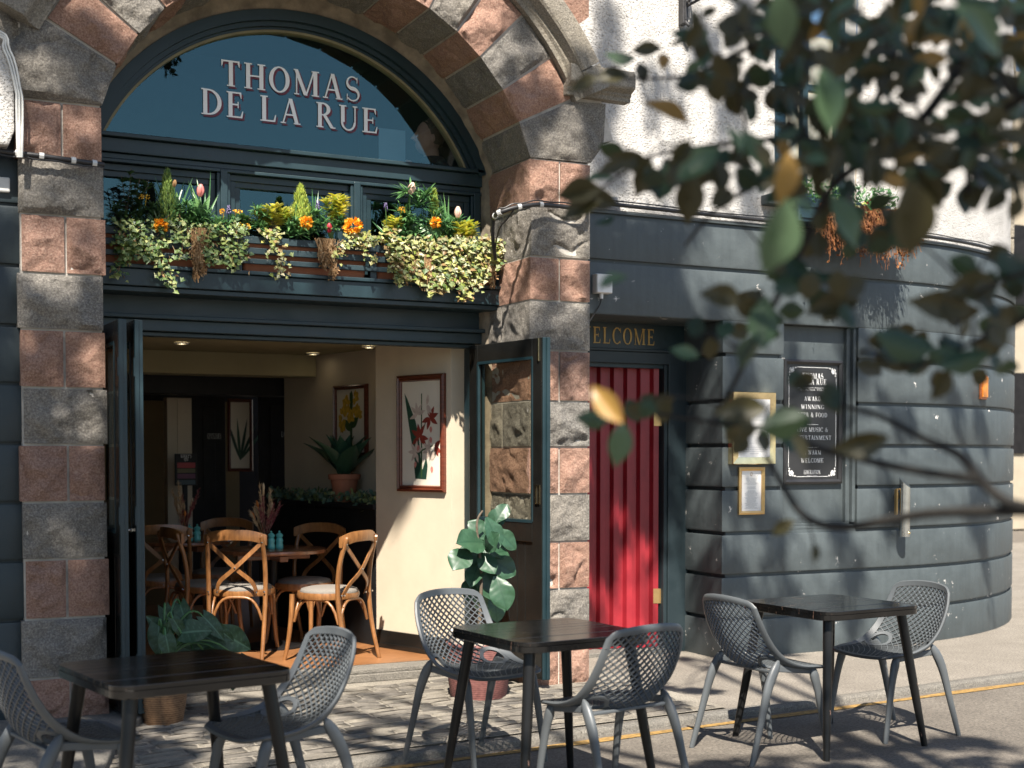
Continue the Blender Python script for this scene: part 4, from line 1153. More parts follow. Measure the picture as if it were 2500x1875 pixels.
# columns and doors at the back
def column(x0, x1, yim, Y, mat, name='column', z1=None):
    a, b = onY(x0, yim, Y), onY(x1, yim, Y)
    q = MB(); q.box(a.x, b.x, Y, Y + .12, FZ, z1 or 1.975); w_ = b.x - a.x
    q.box(a.x + w_ * .42, a.x + w_ * .55, Y - .012, Y - .001, FZ, z1 or 1.975); q.box(a.x + w_ * .0, a.x + w_ * .38, Y - .02, Y - .001, FZ, z1 or 1.975)
    return struct(q.build(name, mat))
column(360, 414, 900, 4.3, 'cream', 'pilaster')
column(655, 700, 900, 3.75, 'cream', 'pilaster', 1.976)
def back_door(x0, x1, Y, y_top, label, txt, xt0, xt1, yt):
    a, b = onY(x0, 900, Y), onY(x1, 900, Y); zt = onY(x0, y_top, Y).z
    t_ = thing('interior_door', label, 'door', ((a.x + b.x) / 2, Y, FZ))
    q = MB(); q.box(a.x, b.x, Y, Y + .04, FZ, zt); q.build('leaf', 'dark', t_, bevel=.004)
    q = MB()
    for z0, z1 in ((.2, .9), (1.05, zt - .12)):
        q.box(a.x + .1, b.x - .1, Y - .012, Y - .0005, z0, z1)
    q.build('panel', 'dark', t_, bevel=.006)
    q = MB(); p0, p1 = onY(xt0, yt, Y - .014), onY(xt1, yt, Y - .014)
    text(q, txt, p0, lt, uz, FN, size=.05, width=p1.x - p0.x); q.build('lettering', 'clip', t_)
back_door(414, 487, 4.9, 848, 'dark door lettered GENTLEMEN beside the narrow picture at the back of the room', 'GENTLEMEN', 448, 478, 948)
back_door(560, 652, 4.6, 848, 'dark door lettered LADIES by the cream pilaster at the back of the room', 'LADIES', 608, 630, 944)
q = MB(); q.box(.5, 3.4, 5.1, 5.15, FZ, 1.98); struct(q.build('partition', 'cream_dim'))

# pictures
def picture(name, label, p0, n_, tl, tr, br, bl, fw, mat='mahogany'):
    A = [onP(x, y, p0, n_) for x, y in (tl, tr, br, bl)]
    x0 = (A[0] + A[3]) / 2; x1 = (A[1] + A[2]) / 2
    zt = (A[0].z + A[1].z) / 2; zb = (A[2].z + A[3].z) / 2
    u = Vector((x1.x - x0.x, x1.y - x0.y, 0)); W_ = u.length; u.normalize()
    n_ = vec(n_).normalized(); o_ = Vector((x0.x, x0.y, zb)); H_ = zt - zb
    t_ = thing(name, label, 'picture', tuple(o_))
    def pt(a, b, c=0.0): return o_ + u * a + Vector((0, 0, b)) + n_ * c
    q = MB()
    prof = [(0, 0), (0, .022), (fw * .35, .03), (fw * .5, .02), (fw * .85, .024), (fw, .012), (fw, 0)]
    cs = [(0, 0, 1, 1), (W_, 0, -1, 1), (W_, H_, -1, -1), (0, H_, 1, -1), (0, 0, 1, 1)]
    q.grid([[pt(cx + sx * a, cy + sy * a, c + .002) for a, c in prof] for cx, cy, sx, sy in cs], 0)
    q.build('frame', mat, t_, smooth=30)
    q = MB(); q.add([pt(fw - .002, fw - .002, .008), pt(W_ - fw + .002, fw - .002, .008), pt(W_ - fw + .002, H_ - fw + .002, .008), pt(fw - .002, H_ - fw + .002, .008)], [(0, 1, 2, 3)])
    q.build('print', 'oldpaper', t_)
    return t_, pt, W_, H_, u, n_
def flat(t_, pt, name, mat, shapes, lift):
    q = MB()
    for k, pl in enumerate(shapes): q.add([pt(a, b, lift + k * 3e-5) for a, b in pl], [tuple(range(len(pl)))])
    return q.build(name, mat, t_, kind='stuff')
def petal(x, y, ang, L, W_, n=6, bend=0.0):
    c, s_ = math.cos(R(ang)), math.sin(R(ang)); out = []
    for sgn in (1, -1):
        for i in (range(n + 1) if sgn == 1 else range(n - 1, 0, -1)):
            t = i / n; w_ = W_ * math.sin(math.pi * t ** 0.8) * sgn; b_ = bend * t * t
            out.append((x + c * L * t - s_ * (w_ + b_), y + s_ * L * t + c * (w_ + b_)))
    return out
p1 = Vector((*W1A, 1.2))
t_, pt, W_, H_, u, n_ = picture('framed_picture', 'tall framed botanical print of red and white flowers on the cream pier wall', p1, n1, (861, 813), (966, 806), (963, 1063), (863, 1061), .045)
S_ = lambda a, b: (a * W_, b * H_)
flat(t_, pt, 'printed_leaf', M['agave'], [[S_(.14, .85), S_(.20, .80), S_(.38, .60), S_(.45, .45), S_(.50, .20), S_(.52, .11), S_(.42, .11), S_(.34, .30), S_(.24, .55), S_(.18, .72)], [S_(.34, .22), S_(.37, .11), S_(.60, .105), S_(.63, .22), S_(.60, .30), S_(.52, .19), S_(.44, .30)]], .0085)
flat(t_, pt, 'printed_stem', M['darkleaf'], [[S_(.495, .84), S_(.515, .84), S_(.515, .12), S_(.485, .12)], [S_(.50, .50), S_(.60, .62), S_(.61, .61), S_(.51, .48)], [S_(.50, .34), S_(.36, .40), S_(.36, .39), S_(.50, .32)], [S_(.5, .36), S_(.74, .40), S_(.74, .39), S_(.5, .345)]], .0088)
red, wh, pk = [], [], []
for cx, cy, angs, ln in ((.68, .63, (62, 100, 20, 330, 200, 250), .16), (.46, .47, (60, 100, 150, 215, 320, 350), .17), (.78, .38, (40, 330, 300), .13)):
    for a in angs: red.append(petal(cx * W_, cy * H_, a, ln * W_ * 1.15, .036 * W_))
for cx, cy, angs, ln in ((.38, .34, (80, 130, 180, 235, 290, 20), .14), (.66, .36, (90, 140, 200, 250, 300), .12), (.42, .66, (60, 100, 140, 20, 200), .15), (.62, .74, (290, 310, 80), .13), (.72, .27, (80, 110, 60), .12)):
    for a in angs: wh.append(petal(cx * W_, cy * H_, a, ln * W_ * 1.2, .030 * W_))
for cx, cy, a in ((.70, .56, 270), (.38, .26, 260), (.72, .22, 270), (.45, .40, 250), (.69, .47, 280)): pk.append(petal(cx * W_, cy * H_, a, .10 * W_, .03 * W_))
flat(t_, pt, 'printed_flower', simple('print_red', (0.24, 0.035, 0.02), .6, .3, 30), red, .0092)
flat(t_, pt, 'printed_flower', simple('print_white', (0.55, 0.44, 0.36), .6, .2, 30), wh, .0096)
flat(t_, pt, 'printed_flower', simple('print_pink', (0.55, 0.22, 0.18), .6, .3, 30), pk, .0100)
p2 = Vector((*W2A, 1.2))
t_, pt, W_, H_, u, n_ = picture('framed_picture', 'framed botanical print of yellow flowers behind the agave pot', p2, n2, (725, 834), (797, 829), (797, 985), (725, 988), .035)
S_ = lambda a, b: (a * W_, b * H_)
flat(t_, pt, 'printed_stem', M['darkleaf'], [[S_(.46, .88), S_(.52, .92), S_(.56, .86), S_(.53, .2), S_(.47, .2)], petal(.5 * W_, .40 * H_, 40, .3 * W_, .07 * W_), petal(.5 * W_, .36 * H_, 140, .3 * W_, .07 * W_)], .0088)
ye = []; rng = random.Random(8)
for cx, cy in ((.62, .82), (.36, .76), (.66, .64), (.42, .62), (.26, .60), (.22, .50), (.5, .56), (.72, .58), (.34, .70), (.24, .44)):
    for k in range(5): ye.append(petal(cx * W_, cy * H_, rng.uniform(0, 360), .13 * W_, .05 * W_))
flat(t_, pt, 'printed_flower', simple('print_yellow', (0.62, 0.38, 0.04), .6, .35, 40), ye, .0092)
t_, pt, W_, H_, u, n_ = picture('framed_picture', 'dim narrow framed picture between the two dark doors at the back', Vector((0, 4.85, 0)), (0, -1, 0), (491, 861), (545, 863), (545, 1018), (491, 1018), .03)
flat(t_, pt, 'printed_leaf', M['agave'], [petal(.5 * W_, .15 * H_, 80 + k * 14, H_ * .6, .06 * W_) for k in range(-2, 3)], .009)

# poster stand
pz = [onY(x, y, 3.9) for x, y in ((375, 980), (422, 980), (428, 1049), (380, 1049))]
ps = thing('poster_stand', 'small black WHAT\'S ON poster with coloured bands before the pilaster', 'poster', tuple(pz[3]))
q = MB(); c = sum(pz, Vector()) / 4
W_ = (pz[1] - pz[0]).length; H_ = pz[0].z - pz[3].z
q.box(c.x - W_ / 2, c.x + W_ / 2, 3.89, 3.91, pz[3].z, pz[0].z); q.box(c.x - .02, c.x + .02, 3.92, 3.95, FZ, pz[3].z)
q.build('board', 'dark', ps, bevel=.003)
for nm, c_, a, b in (('p_red', (0.35, .02, .02), .55, .72), ('p_olive', (.12, .1, .03), .40, .53), ('p_teal', (.03, .06, .07), .03, .17), ('p_plum', (.12, .02, .06), .22, .37)):
    q = MB(); q.box(c.x - W_ * .4, c.x + W_ * .42, 3.887, 3.8895, pz[3].z + H_ * a, pz[3].z + H_ * b); q.build('poster_band', simple(nm, c_), ps)
q = MB(); text(q, "WHAT'S", (c.x - W_ * .25, 3.888, pz[3].z + H_ * .87), lt, uz, FN, size=.028, width=W_ * .5); text(q, 'ON', (c.x - W_ * .08, 3.888, pz[3].z + H_ * .77), lt, uz, FN, size=.028, width=W_ * .18)
q.build('lettering', 'white', ps)
for k, (x, y) in enumerate(((392, 740), (797, 748), (676, 763))):
    p = onZ(x, y, CZ - .002)
    q = MB(); q.lathe([(.032, -.012), (.05, -.010), (.052, 0)], 20, p, cap=False)
    dl = thing('downlight', ['small recessed ceiling downlight nearest the left door stack', 'small recessed ceiling downlight near the pier wall', 'small recessed ceiling downlight over the agave shelf'][k], 'ceiling light', tuple(p), group='recessed ceiling downlights')
    q.build('trim', 'white', dl, smooth=40)
    q = MB(); q.lathe([(.001, -.008), (.033, -.008)], 16, p, cap=False); q.build('lens', 'lamp', dl)

# upstairs room behind the fanlight and casements
q = MB(); q.box(1.2, 4.0, 3.4, 3.5, 2.35, 5.0); q.box(1.1, 1.2, .8, 3.5, 2.35, 5); q.box(4.0, 4.1, .8, 3.5, 2.35, 5); q.box(1.1, 4.1, .8, 3.5, 4.7, 4.8); q.box(1.1, 4.1, .81, 3.5, CZ + .061, CZ + .09)
struct(q.build('upper_room', 'dark'))
q = MB(); q.box(1.3, 3.9, .80, 1.15, 3.24, 3.28); struct(q.build('inner_ledge', 'dark'))
# seated person behind the glass, menu card, glassware
pp = onY(925, 300, 1.12)
per = MB()
hd = pp + Vector((0, 0, .01))
def ellip(mb, c, rx, ry, rz, n=14, m=10, f=None):
    P = []
    for j in range(m + 1):
        a = -math.pi / 2 + math.pi * j / m
        P.append([vec(c) + Vector((rx * math.cos(a) * math.cos(2 * math.pi * i / n), ry * math.cos(a) * math.sin(2 * math.pi * i / n), rz * math.sin(a))) for i in range(n)])
    mb.grid(P, 0, True)
ellip(per, hd, .092, .075, .115); ellip(per, hd + Vector((-.03, 0, -.055)), .062, .055, .065)
per.tube([hd + Vector((-.085, 0, .02)), hd + Vector((-.118, 0, -.022)), hd + Vector((-.09, 0, -.03))], [.012, .016, .012], 8)
per.tube([hd + Vector((-.08, 0, -.062)), hd + Vector((-.096, 0, -.062))], [.018, .010], 8); per.tube([hd + Vector((-.07, 0, -.075)), hd + Vector((-.092, 0, -.082))], [.018, .010], 8)
ellip(per, hd + Vector((-.07, -.033, .018)), .016, .014, .010); ellip(per, hd + Vector((.012, -.075, -.01)), .018, .008, .03)
per.tube([hd + Vector((.02, 0, -.08)), hd + Vector((.03, 0, -.2))], [.052, .06], 12)
per.tube([hd + Vector((.03, 0, -.18)), hd + Vector((.03, 0, -.35)), hd + Vector((.02, 0, -.62))], [.08, .15, .16], 14, flat=1.2)
hand = onY(880, 352, .93)
for sy in (-1, 1):
    sh_ = hd + Vector((.03, .17 * sy, -.24)); el = hd + Vector((-.10, .2 * sy, -.50)); wr = hand + Vector((.06, .02 + .06 * (sy + 1), -.02))
    per.tube([sh_, el, wr, wr + Vector((-.07, 0, .02))], [.05, .042, .028, .03], 10)
    for k in range(4):
        b = wr + Vector((-.065, -.024 + .016 * k, .02)); L = (.065, .075, .07, .055)[k]
        per.tube([b, b + Vector((-L * .5, -.004, .02)), b + Vector((-L * .95, 0, .002))], [.0095, .0088, .0072], 6)
    b = wr + Vector((-.03, -.035, .012)); per.tube([b, b + Vector((-.03, -.022, .012)), b + Vector((-.055, -.02, .008))], [.011, .010, .008], 6)
po = per.build('person', 'skin', None, smooth=60); rm = po.modifiers.new('skin', 'REMESH'); rm.mode = 'VOXEL'; rm.voxel_size = .006; rm.use_smooth_shade = True
tag(po, 'person in dark clothes sitting behind the fanlight at its lower right, facing left', 'person'); ORG[po.name] = Vector((0, 0, 0))
q = MB(); q.tube([hd + Vector((.03, 0, -.14)), hd + Vector((.03, 0, -.22)), hd + Vector((.03, 0, -.36)), hd + Vector((.02, 0, -.63))], [.072, .13, .165, .175], 16, flat=1.25)
for sy in (-1, 1):
    sh_ = hd + Vector((.03, .17 * sy, -.23)); el = hd + Vector((-.10, .2 * sy, -.50)); wr = hand + Vector((.07, .02 + .06 * (sy + 1), -.02))
    q.tube([sh_, el, wr], [.064, .053, .040], 12)
q.build('jumper', 'cloth', po, smooth=60)
q = MB(); P = []
for j in range(9):
    a = R(-35 + 125 * j / 8)
    P.append([hd + Vector((.018 + .10 * math.cos(a) * math.cos(2 * math.pi * i / 16) * (1 if math.cos(2 * math.pi * i / 16) > 0 else .62), .086 * math.cos(a) * math.sin(2 * math.pi * i / 16), .012 + .122 * math.sin(a) + (.07 * max(0, -math.cos(2 * math.pi * i / 16)) if j < 4 else 0))) for i in range(16)])
q.grid(P, 0, True); q.build('hair', 'hair', po, smooth=60)
a, b = onY(818, 352, .90), onY(875, 283, .90)
q = MB(); q.box(a.x, b.x, .895, .903, 3.285, b.z); mc = q.build('menu_card', 'bluecard', None)
tag(mc, 'blue menu card lettered LIBERATION standing behind the fanlight by the person', 'menu card')
ORG[mc.name] = Vector((0, 0, 0))
q = MB(); text(q, 'LIBERATION', (a.x + (b.x - a.x) * .26, .894, 3.335), lt, uz, FN, size=.026, width=(b.x - a.x) * .5)
q.tube([Vector((a.x + (b.x - a.x) * .5 + .012 * math.cos(k), .893, 3.38 + .012 * math.sin(k))) for k in [i * .5 for i in range(13)]], .0012, 4)
q.build('lettering', 'white', mc, kind='stuff')
for k, x in enumerate((756, 770)):
    p = onY(x, 352, .92); p.z = 3.281
    q = MB(); q.lathe([(.025, 0), (.028, .005), (.026, .06), (.028, .065), (.024, .062), (.022, .008), (.0, .006)], 14, p, cap=False)
    tag(q.build('drinking_glass', 'vaseglass', None, smooth=50), ['small glass tumbler left of the pair behind the fanlight', 'small glass tumbler right of the pair, nearer the menu card'][k], 'glass', 'tumblers behind the fanlight')

# ------------------------------------------------------------------ bentwood chairs and round tables
def bentwood_chair():
    t_ = thing('bentwood_chair', 'bentwood chair', 'chair', (0, 0, 0))
    for s_ in (1, -1):
        q = MB(); q.tube(crom([(-.275, .185 * s_, 0), (-.215, .19 * s_, .22), (-.185, .195 * s_, .46), (-.20, .195 * s_, .66), (-.245, .185 * s_, .82), (-.252, .18 * s_, .84)], 5), [.0135 + .003 * math.sin(math.pi * i / 25) for i in range(26)], 10)
        q.build('rear_leg', 'bentwood', t_, smooth=60, local=True)
        q = MB(); q.tube(crom([(.20, .165 * s_, .45), (.205, .17 * s_, .3), (.225, .18 * s_, .12), (.25, .188 * s_, 0)], 4), [.018, .018, .018, .0175, .017, .0165, .016, .0155, .015, .0145, .014, .0135, .013], 10)
        q.build('front_leg', 'bentwood', t_, smooth=60, local=True)
    q = MB(); P = crom([(-.222, -.215, .815), (-.252, -.12, .845), (-.268, 0, .852), (-.252, .12, .845), (-.222, .215, .815)], 6)
    n = len(P)
    pr = [(-.011, -.034), (.009, -.036), (.013, -.02), (.012, .02), (.008, .036), (-.010, .034), (-.013, .0)]
    q.sweep(P, [(a, b * (1.0)) for a, b in pr], [Vector((-1, 0, 0))] * n); q.build('top_rail', 'bentwood', t_, smooth=45, local=True)
    for s_ in (1, -1):
        q = MB(); pts = crom([(-.238, .185 * s_, .80), (-.247 + .006 * s_, .0, .625), (-.225, -.11 * s_, .53), (-.185, -.135 * s_, .45)], 5)
        q.sweep(pts, [(-.004, -.014), (.004, -.014), (.004, .014), (-.004, .014)], [Vector((-1, 0, 0))] * len(pts), up=[Vector((0, .74, -.68 * s_))] * len(pts))
        q.build('cross_slat', 'bentwood', t_, smooth=45, local=True)
    q = MB()
    for p in ((-.258, 0, .625), (-.252, .185, .80), (-.252, -.185, .80), (-.20, .135, .455), (-.20, -.135, .455), (-.215, .192, .46), (-.215, -.192, .46)):
        q.lathe([(.007, 0), (.006, .003), (.001, .004)], 8, (0, 0, 0)); 
        k = len(q.v) - 24
        for i in range(k, len(q.v)): x, y, z = q.v[i]; q.v[i] = (p[0] - z, p[1] + y, p[2] + x)
    q.build('rivet', 'steel', t_, local=True)
    q = MB(); ring = []
    for i in range(29):
        a = 2 * math.pi * i / 28; rr = .215 - .02 * max(0, -math.cos(a)) ** 2
        ring.append(Vector((.01 + rr * math.cos(a), rr * math.sin(a), .445)))
    q.sweep(ring, [(-.016, -.020), (.0, -.022), (.006, 0), (.0, .022), (-.016, .02)], [(p - Vector((.01, 0, .445))).normalized() for p in ring], cap=False)
    q.build('seat_ring', 'bentwood', t_, smooth=50, local=True)
    q = MB(); q.lathe([(.001, -.01), (.19, -.012), (.2, .012), (.19, .03), (.14, .042), (.06, .046), (.001, .047)], 28, (.01, 0, .455)); q.build('seat_cushion', 'linen', t_, smooth=60, local=True)
    def arch_(a, b, rise, z):
        a, b = vec(a), vec(b); q = MB(); P = []
        for i in range(15):
            t = i / 14; s_ = math.sin(math.pi * t); e = 1 - (2 * t - 1) ** 4
            P.append(a.lerp(b, t) + Vector((0, 0, rise * e)))
        q.tube(P, .010, 8); q.build('arched_brace', 'bentwood', t_, smooth=60, local=True)
    arch_((.19, .155, .265), (.19, -.155, .265), .155, 0)
    arch_((.185, .165, .265), (-.18, .18, .265), .155, 0); arch_((.185, -.165, .265), (-.18, -.18, .265), .155, 0)
    arch_((-.185, .17, .265), (-.185, -.17, .265), .155, 0)
    return t_
bc = bentwood_chair()
BCG = 'bentwood chairs in the room'
lab = ['front bentwood chair with its crossed back towards the doorway', 'bentwood chair seen side-on beside the cream pier wall', 'bentwood chair behind the front table, nearest the black counter',
       'far bentwood chair, its back rail between the two dried flower vases', 'bentwood chair cut off by the folded door at the left', 'shaded bentwood chair between the two round tables']
pos = [(2.50, 1.66, 62), (2.98, 1.20, 128), (3.03, 1.93, 222), (2.66, 2.98, 238), (2.14, 2.62, 80), (2.30, 2.02, 8)]
for k, (x, y, a) in enumerate(pos):
    if k == 0: bc.location = (x, y, FZ); bc.rotation_euler = (0, 0, R(a)); bc['label'] = lab[0]; bc['group'] = BCG
    else: dup(bc, (x, y, FZ), R(a), lab[k], BCG)
def round_table():
    t_ = thing('round_table', 'front round wooden table with turquoise grinders on it', 'table', (0, 0, 0), group='round wooden tables')
    q = MB(); q.lathe([(.30, .680), (.375, .684), (.385, .690), (.388, .702), (.384, .712), (.374, .716), (.001, .716)], 48); q.build('tabletop', 'tablewood', t_, smooth=40, local=True)
    q = MB(); q.bar((-.27, 0, .655), (.27, 0, .655), .06, .04); q.bar((0, -.27, .6545), (0, .27, .6545), .06, .04); q.build('bearer', 'tablewood', t_, local=True, bevel=.004)
    q = MB(); q.tube([(0, 0, .02), (0, 0, .65)], .032, 16); q.build('column', 'dark', t_, smooth=60, local=True)
    q = MB(); q.lathe([(.22, 0), (.22, .012), (.12, .025), (.04, .05)], 28); q.build('base', 'dark', t_, smooth=60, local=True)
    return t_
rt = round_table(); rt.location = (2.80, 1.95, FZ)
R0 = (2.43, 3.2)
dup(rt, (R0[0], R0[1], FZ), 0.3, 'far round wooden table partly hidden by the folded door stack', 'round wooden tables')
def grinder():
    q = MB(); q.lathe([(.020, 0), (.0235, .003), (.0235, .022), (.0195, .034), (.0235, .046), (.0225, .055), (.016, .066), (.0225, .076), (.023, .084), (.014, .092), (.004, .098), (.006, .102), (.007, .106), (.001, .110)], 18)
    return q
TT = FZ + .716
g0 = None
for k, (px, py, base, lab_) in enumerate(((581, 1181, 1, 'turquoise grinder on the front round table, left of the pair'), (599, 1181, 1, 'turquoise grinder on the front round table, right of the pair'),
                                        (405, 1160, 0, 'turquoise grinder on the far table, left of the pair'), (421, 1160, 0, 'turquoise grinder on the far table, right of the pair'))):
    z = TT if base else TT
    if base: p = Vector((2.772 + .058 * k, 1.90 - .01 * k, TT))
    else: p = Vector((2.455 + .06 * (k - 2) - .0, 3.07, TT))
    if g0 is None:
        g0 = grinder().build('pepper_grinder', 'turquoise', None, smooth=50); o = g0
    else:
        o = g0.copy(); COL.objects.link(o)
    o.location = p; o.scale = (1.15, 1.15, 1.2)
    tag(o, lab_, 'grinder', 'turquoise grinders on the round tables')
def plume(mb, base, tip, r_, n, rng, L=.03):
    base, tip = vec(base), vec(tip)
    for i in range(n):
        t = rng.uniform(.35, 1); p = base.lerp(tip, t); d = (tip - base).normalized() + rv(rng, .7)
        mb.leaf(p + rv(rng, r_ * .2), d, rv(rng), L * rng.uniform(.6, 1.2), .0035, rows=2)
def dried(p, seed, label, vlabel):
    p = vec(p); rng = random.Random(seed)
    q = MB(); q.lathe([(.028, 0), (.033, .006), (.034, .07), (.026, .10), (.027, .115), (.024, .113), (.023, .1), (.031, .07), (.030, .01), (.001, .009)], 16, p, cap=False)
    tag(q.build('glass_vase', 'vaseglass', None, smooth=50), vlabel, 'vase', 'small glass vases with dried flowers')
    t_ = thing('dried_flowers', label, 'dried flowers', tuple(p), group='bunches of dried flowers')
    for mat, n, lo, hi in (('burgundy', 9, .16, .36), ('paleplume', 10, .2, .42), ('orangeplume', 4, .2, .34)):
        q = MB()
        for i in range(n):
            a = rng.uniform(0, 6.28); sp = rng.uniform(.02, .11); hgt = rng.uniform(lo, hi) * 1.15
            sx = math.cos(a) * sp + (.03 if mat == 'burgundy' else -.03)
            tip = p + Vector((sx, math.sin(a) * sp, hgt))
            b0 = p + Vector((rng.uniform(-.01, .01), rng.uniform(-.01, .01), .03))
            q.tube([b0, b0.lerp(tip, .5) + Vector((0, 0, .01)), tip], .0012, 4)
            if mat == 'orangeplume' or (mat == 'paleplume' and i % 3 == 0):
                d = (tip - b0).normalized(); q.tube([tip - d * .05, tip - d * .03, tip - d * .01, tip + d * .012], [.002, .0095, .009, .002], 7)
            else: plume(q, b0.lerp(tip, .3), tip, .03, 110, rng)
        q.build('plumes', mat, t_, kind='stuff')
dried((2.752, 1.99, TT), 5, 'dried burgundy and straw flowers in a vase beside the front grinders', 'small glass vase on the front round table')
dried((2.425, 3.14, TT), 6, 'dried straw and orange flowers in a vase on the far table', 'small glass vase on the far round table')

# agave in its pot, garland along the shelf
ap = P2 + d2 * .62 + n2 * .15
pz_ = 1.1195
sh_p = onP(744, 1078, Vector((ap.x, ap.y, 0)), Vector((0, -1, 0)))
q = MB(); q.lathe([(.075, 0), (.078, .003), (.105, .17), (.122, .172), (.125, .21), (.118, .214), (.108, .212), (.105, .19), (.001, .185)], 28, (sh_p.x, sh_p.y, pz_), cap=True)
tag(q.build('terracotta_pot', 'terracotta', None, smooth=40), 'terracotta pot of agave on the black counter', 'plant pot')
t_ = thing('agave_plant', 'spiky dark green agave growing in the terracotta pot', 'plant', (sh_p.x, sh_p.y, pz_ + .19))
rng = random.Random(12)
for i in range(17):
    a = i * 2.4; el = R(87 - i * 2.9); L = .33 + .010 * i
    q = MB(); P = []
    d = Vector((math.cos(a) * math.cos(el), math.sin(a) * math.cos(el), math.sin(el))); sd_ = Vector((-math.sin(a), math.cos(a), 0)); nn_ = d.cross(sd_)
    if nn_.z < 0: nn_ = -nn_
    for k in range(9):
        t = k / 8; w_ = (.028 + .05 * math.sin(math.pi * min(1, t * .95) ** .8)) * (1 - t ** 4) * 1.0
        c = Vector((sh_p.x, sh_p.y, pz_ + .18)) + d * (L * t) + Vector((0, 0, -.10 * t * t * math.cos(el))) + Vector((math.cos(a), math.sin(a), 0)) * .06 * t * t
        P.append([c + sd_ * w_ + nn_ * w_ * .45, c + sd_ * w_ * .5 + nn_ * w_ * .1, c - nn_ * .004, c - sd_ * w_ * .5 + nn_ * w_ * .1, c - sd_ * w_ + nn_ * w_ * .45])
    q.grid(P); q.build('leaf', 'agave', t_, smooth=60)
t_ = thing('leafy_garland', 'eucalyptus garland lying along the front edge of the black counter', 'garland', (3.3, 2.4, 1.12))
q = MB(); rng = random.Random(20)
for i in range(520):
    s_ = rng.uniform(.05, 1.62); p = P2 + d2 * s_ + n2 * rng.uniform(.18, .31); p.z = 1.12 + rng.uniform(0, .075) - (.05 if rng.random() < .12 else 0)
    L = rng.uniform(.025, .055)
    q.leaf(p, rv(rng) + Vector((0, 0, .4)), rv(rng), L, L * .75, rows=3)
q.build('foliage', 'eucalyptus', t_, kind='stuff')

# ------------------------------------------------------------------ outdoor lattice chairs
AIR = [(0.00, -.262, .812, -.222, .790, .205), (0.12, -.247, .735, -.198, .715, .224), (0.25, -.224, .648, -.165, .642, .233), (0.38, -.197, .562, -.118, .570, .240), (0.50, -.155, .487, -.058, .514, .243),
       (0.58, -.108, .452, -.002, .484, .241), (0.70, .0, .436, .07, .464, .236), (0.85, .13, .441, .16, .455, .228), (1.00, .255, .436, .245, .445, .198)]
def air_at(t):
    for a, b in zip(AIR, AIR[1:]):
        if t <= b[0] + 1e-9: break
    i = AIR.index(a); k = (t - a[0]) / (b[0] - a[0])
    p0 = AIR[max(i - 1, 0)]; p3 = AIR[min(i + 2, len(AIR) - 1)]
    out = []
    for c in range(1, 6):
        A, B, C, D = p0[c], a[c], b[c], p3[c]
        out.append(0.5 * (2 * B + (C - A) * k + (2 * A - 5 * B + 4 * C - D) * k * k + (3 * B - A - 3 * C + D) * k ** 3))
    return out
def air(u, t):
    t = max(0, min(1, t)); xc, zc, xe, ze, w_ = air_at(t); k = abs(u) ** 2.2
    cr = max(0, abs(u) - .8) / .2                            # round the corners at the top and front
    tt = t + (0.045 * cr * cr if t < .06 else 0) - (0.06 * cr * cr if t > .93 else 0)
    if tt != t: xc, zc, xe, ze, w_ = air_at(max(0, min(1, tt)))
    return Vector((lerp(xc, xe, k), u * w_, lerp(zc, ze, k)))
def air_n(u, t):
    e = .01
    n_ = (air(min(1, u + e), t) - air(max(-1, u - e), t)).cross(air(u, min(1, t + e)) - air(u, max(0, t - e)))
    return n_.normalized() if n_.length > 0 else Vector((0, 0, 1))
def hole(u, t, k=1.0): return ((abs(u) - .70) / (.155 * k)) ** 2 + ((t - .555) / (.072 * k)) ** 2 < 1
UI, T0, T1 = .885, .05, .945
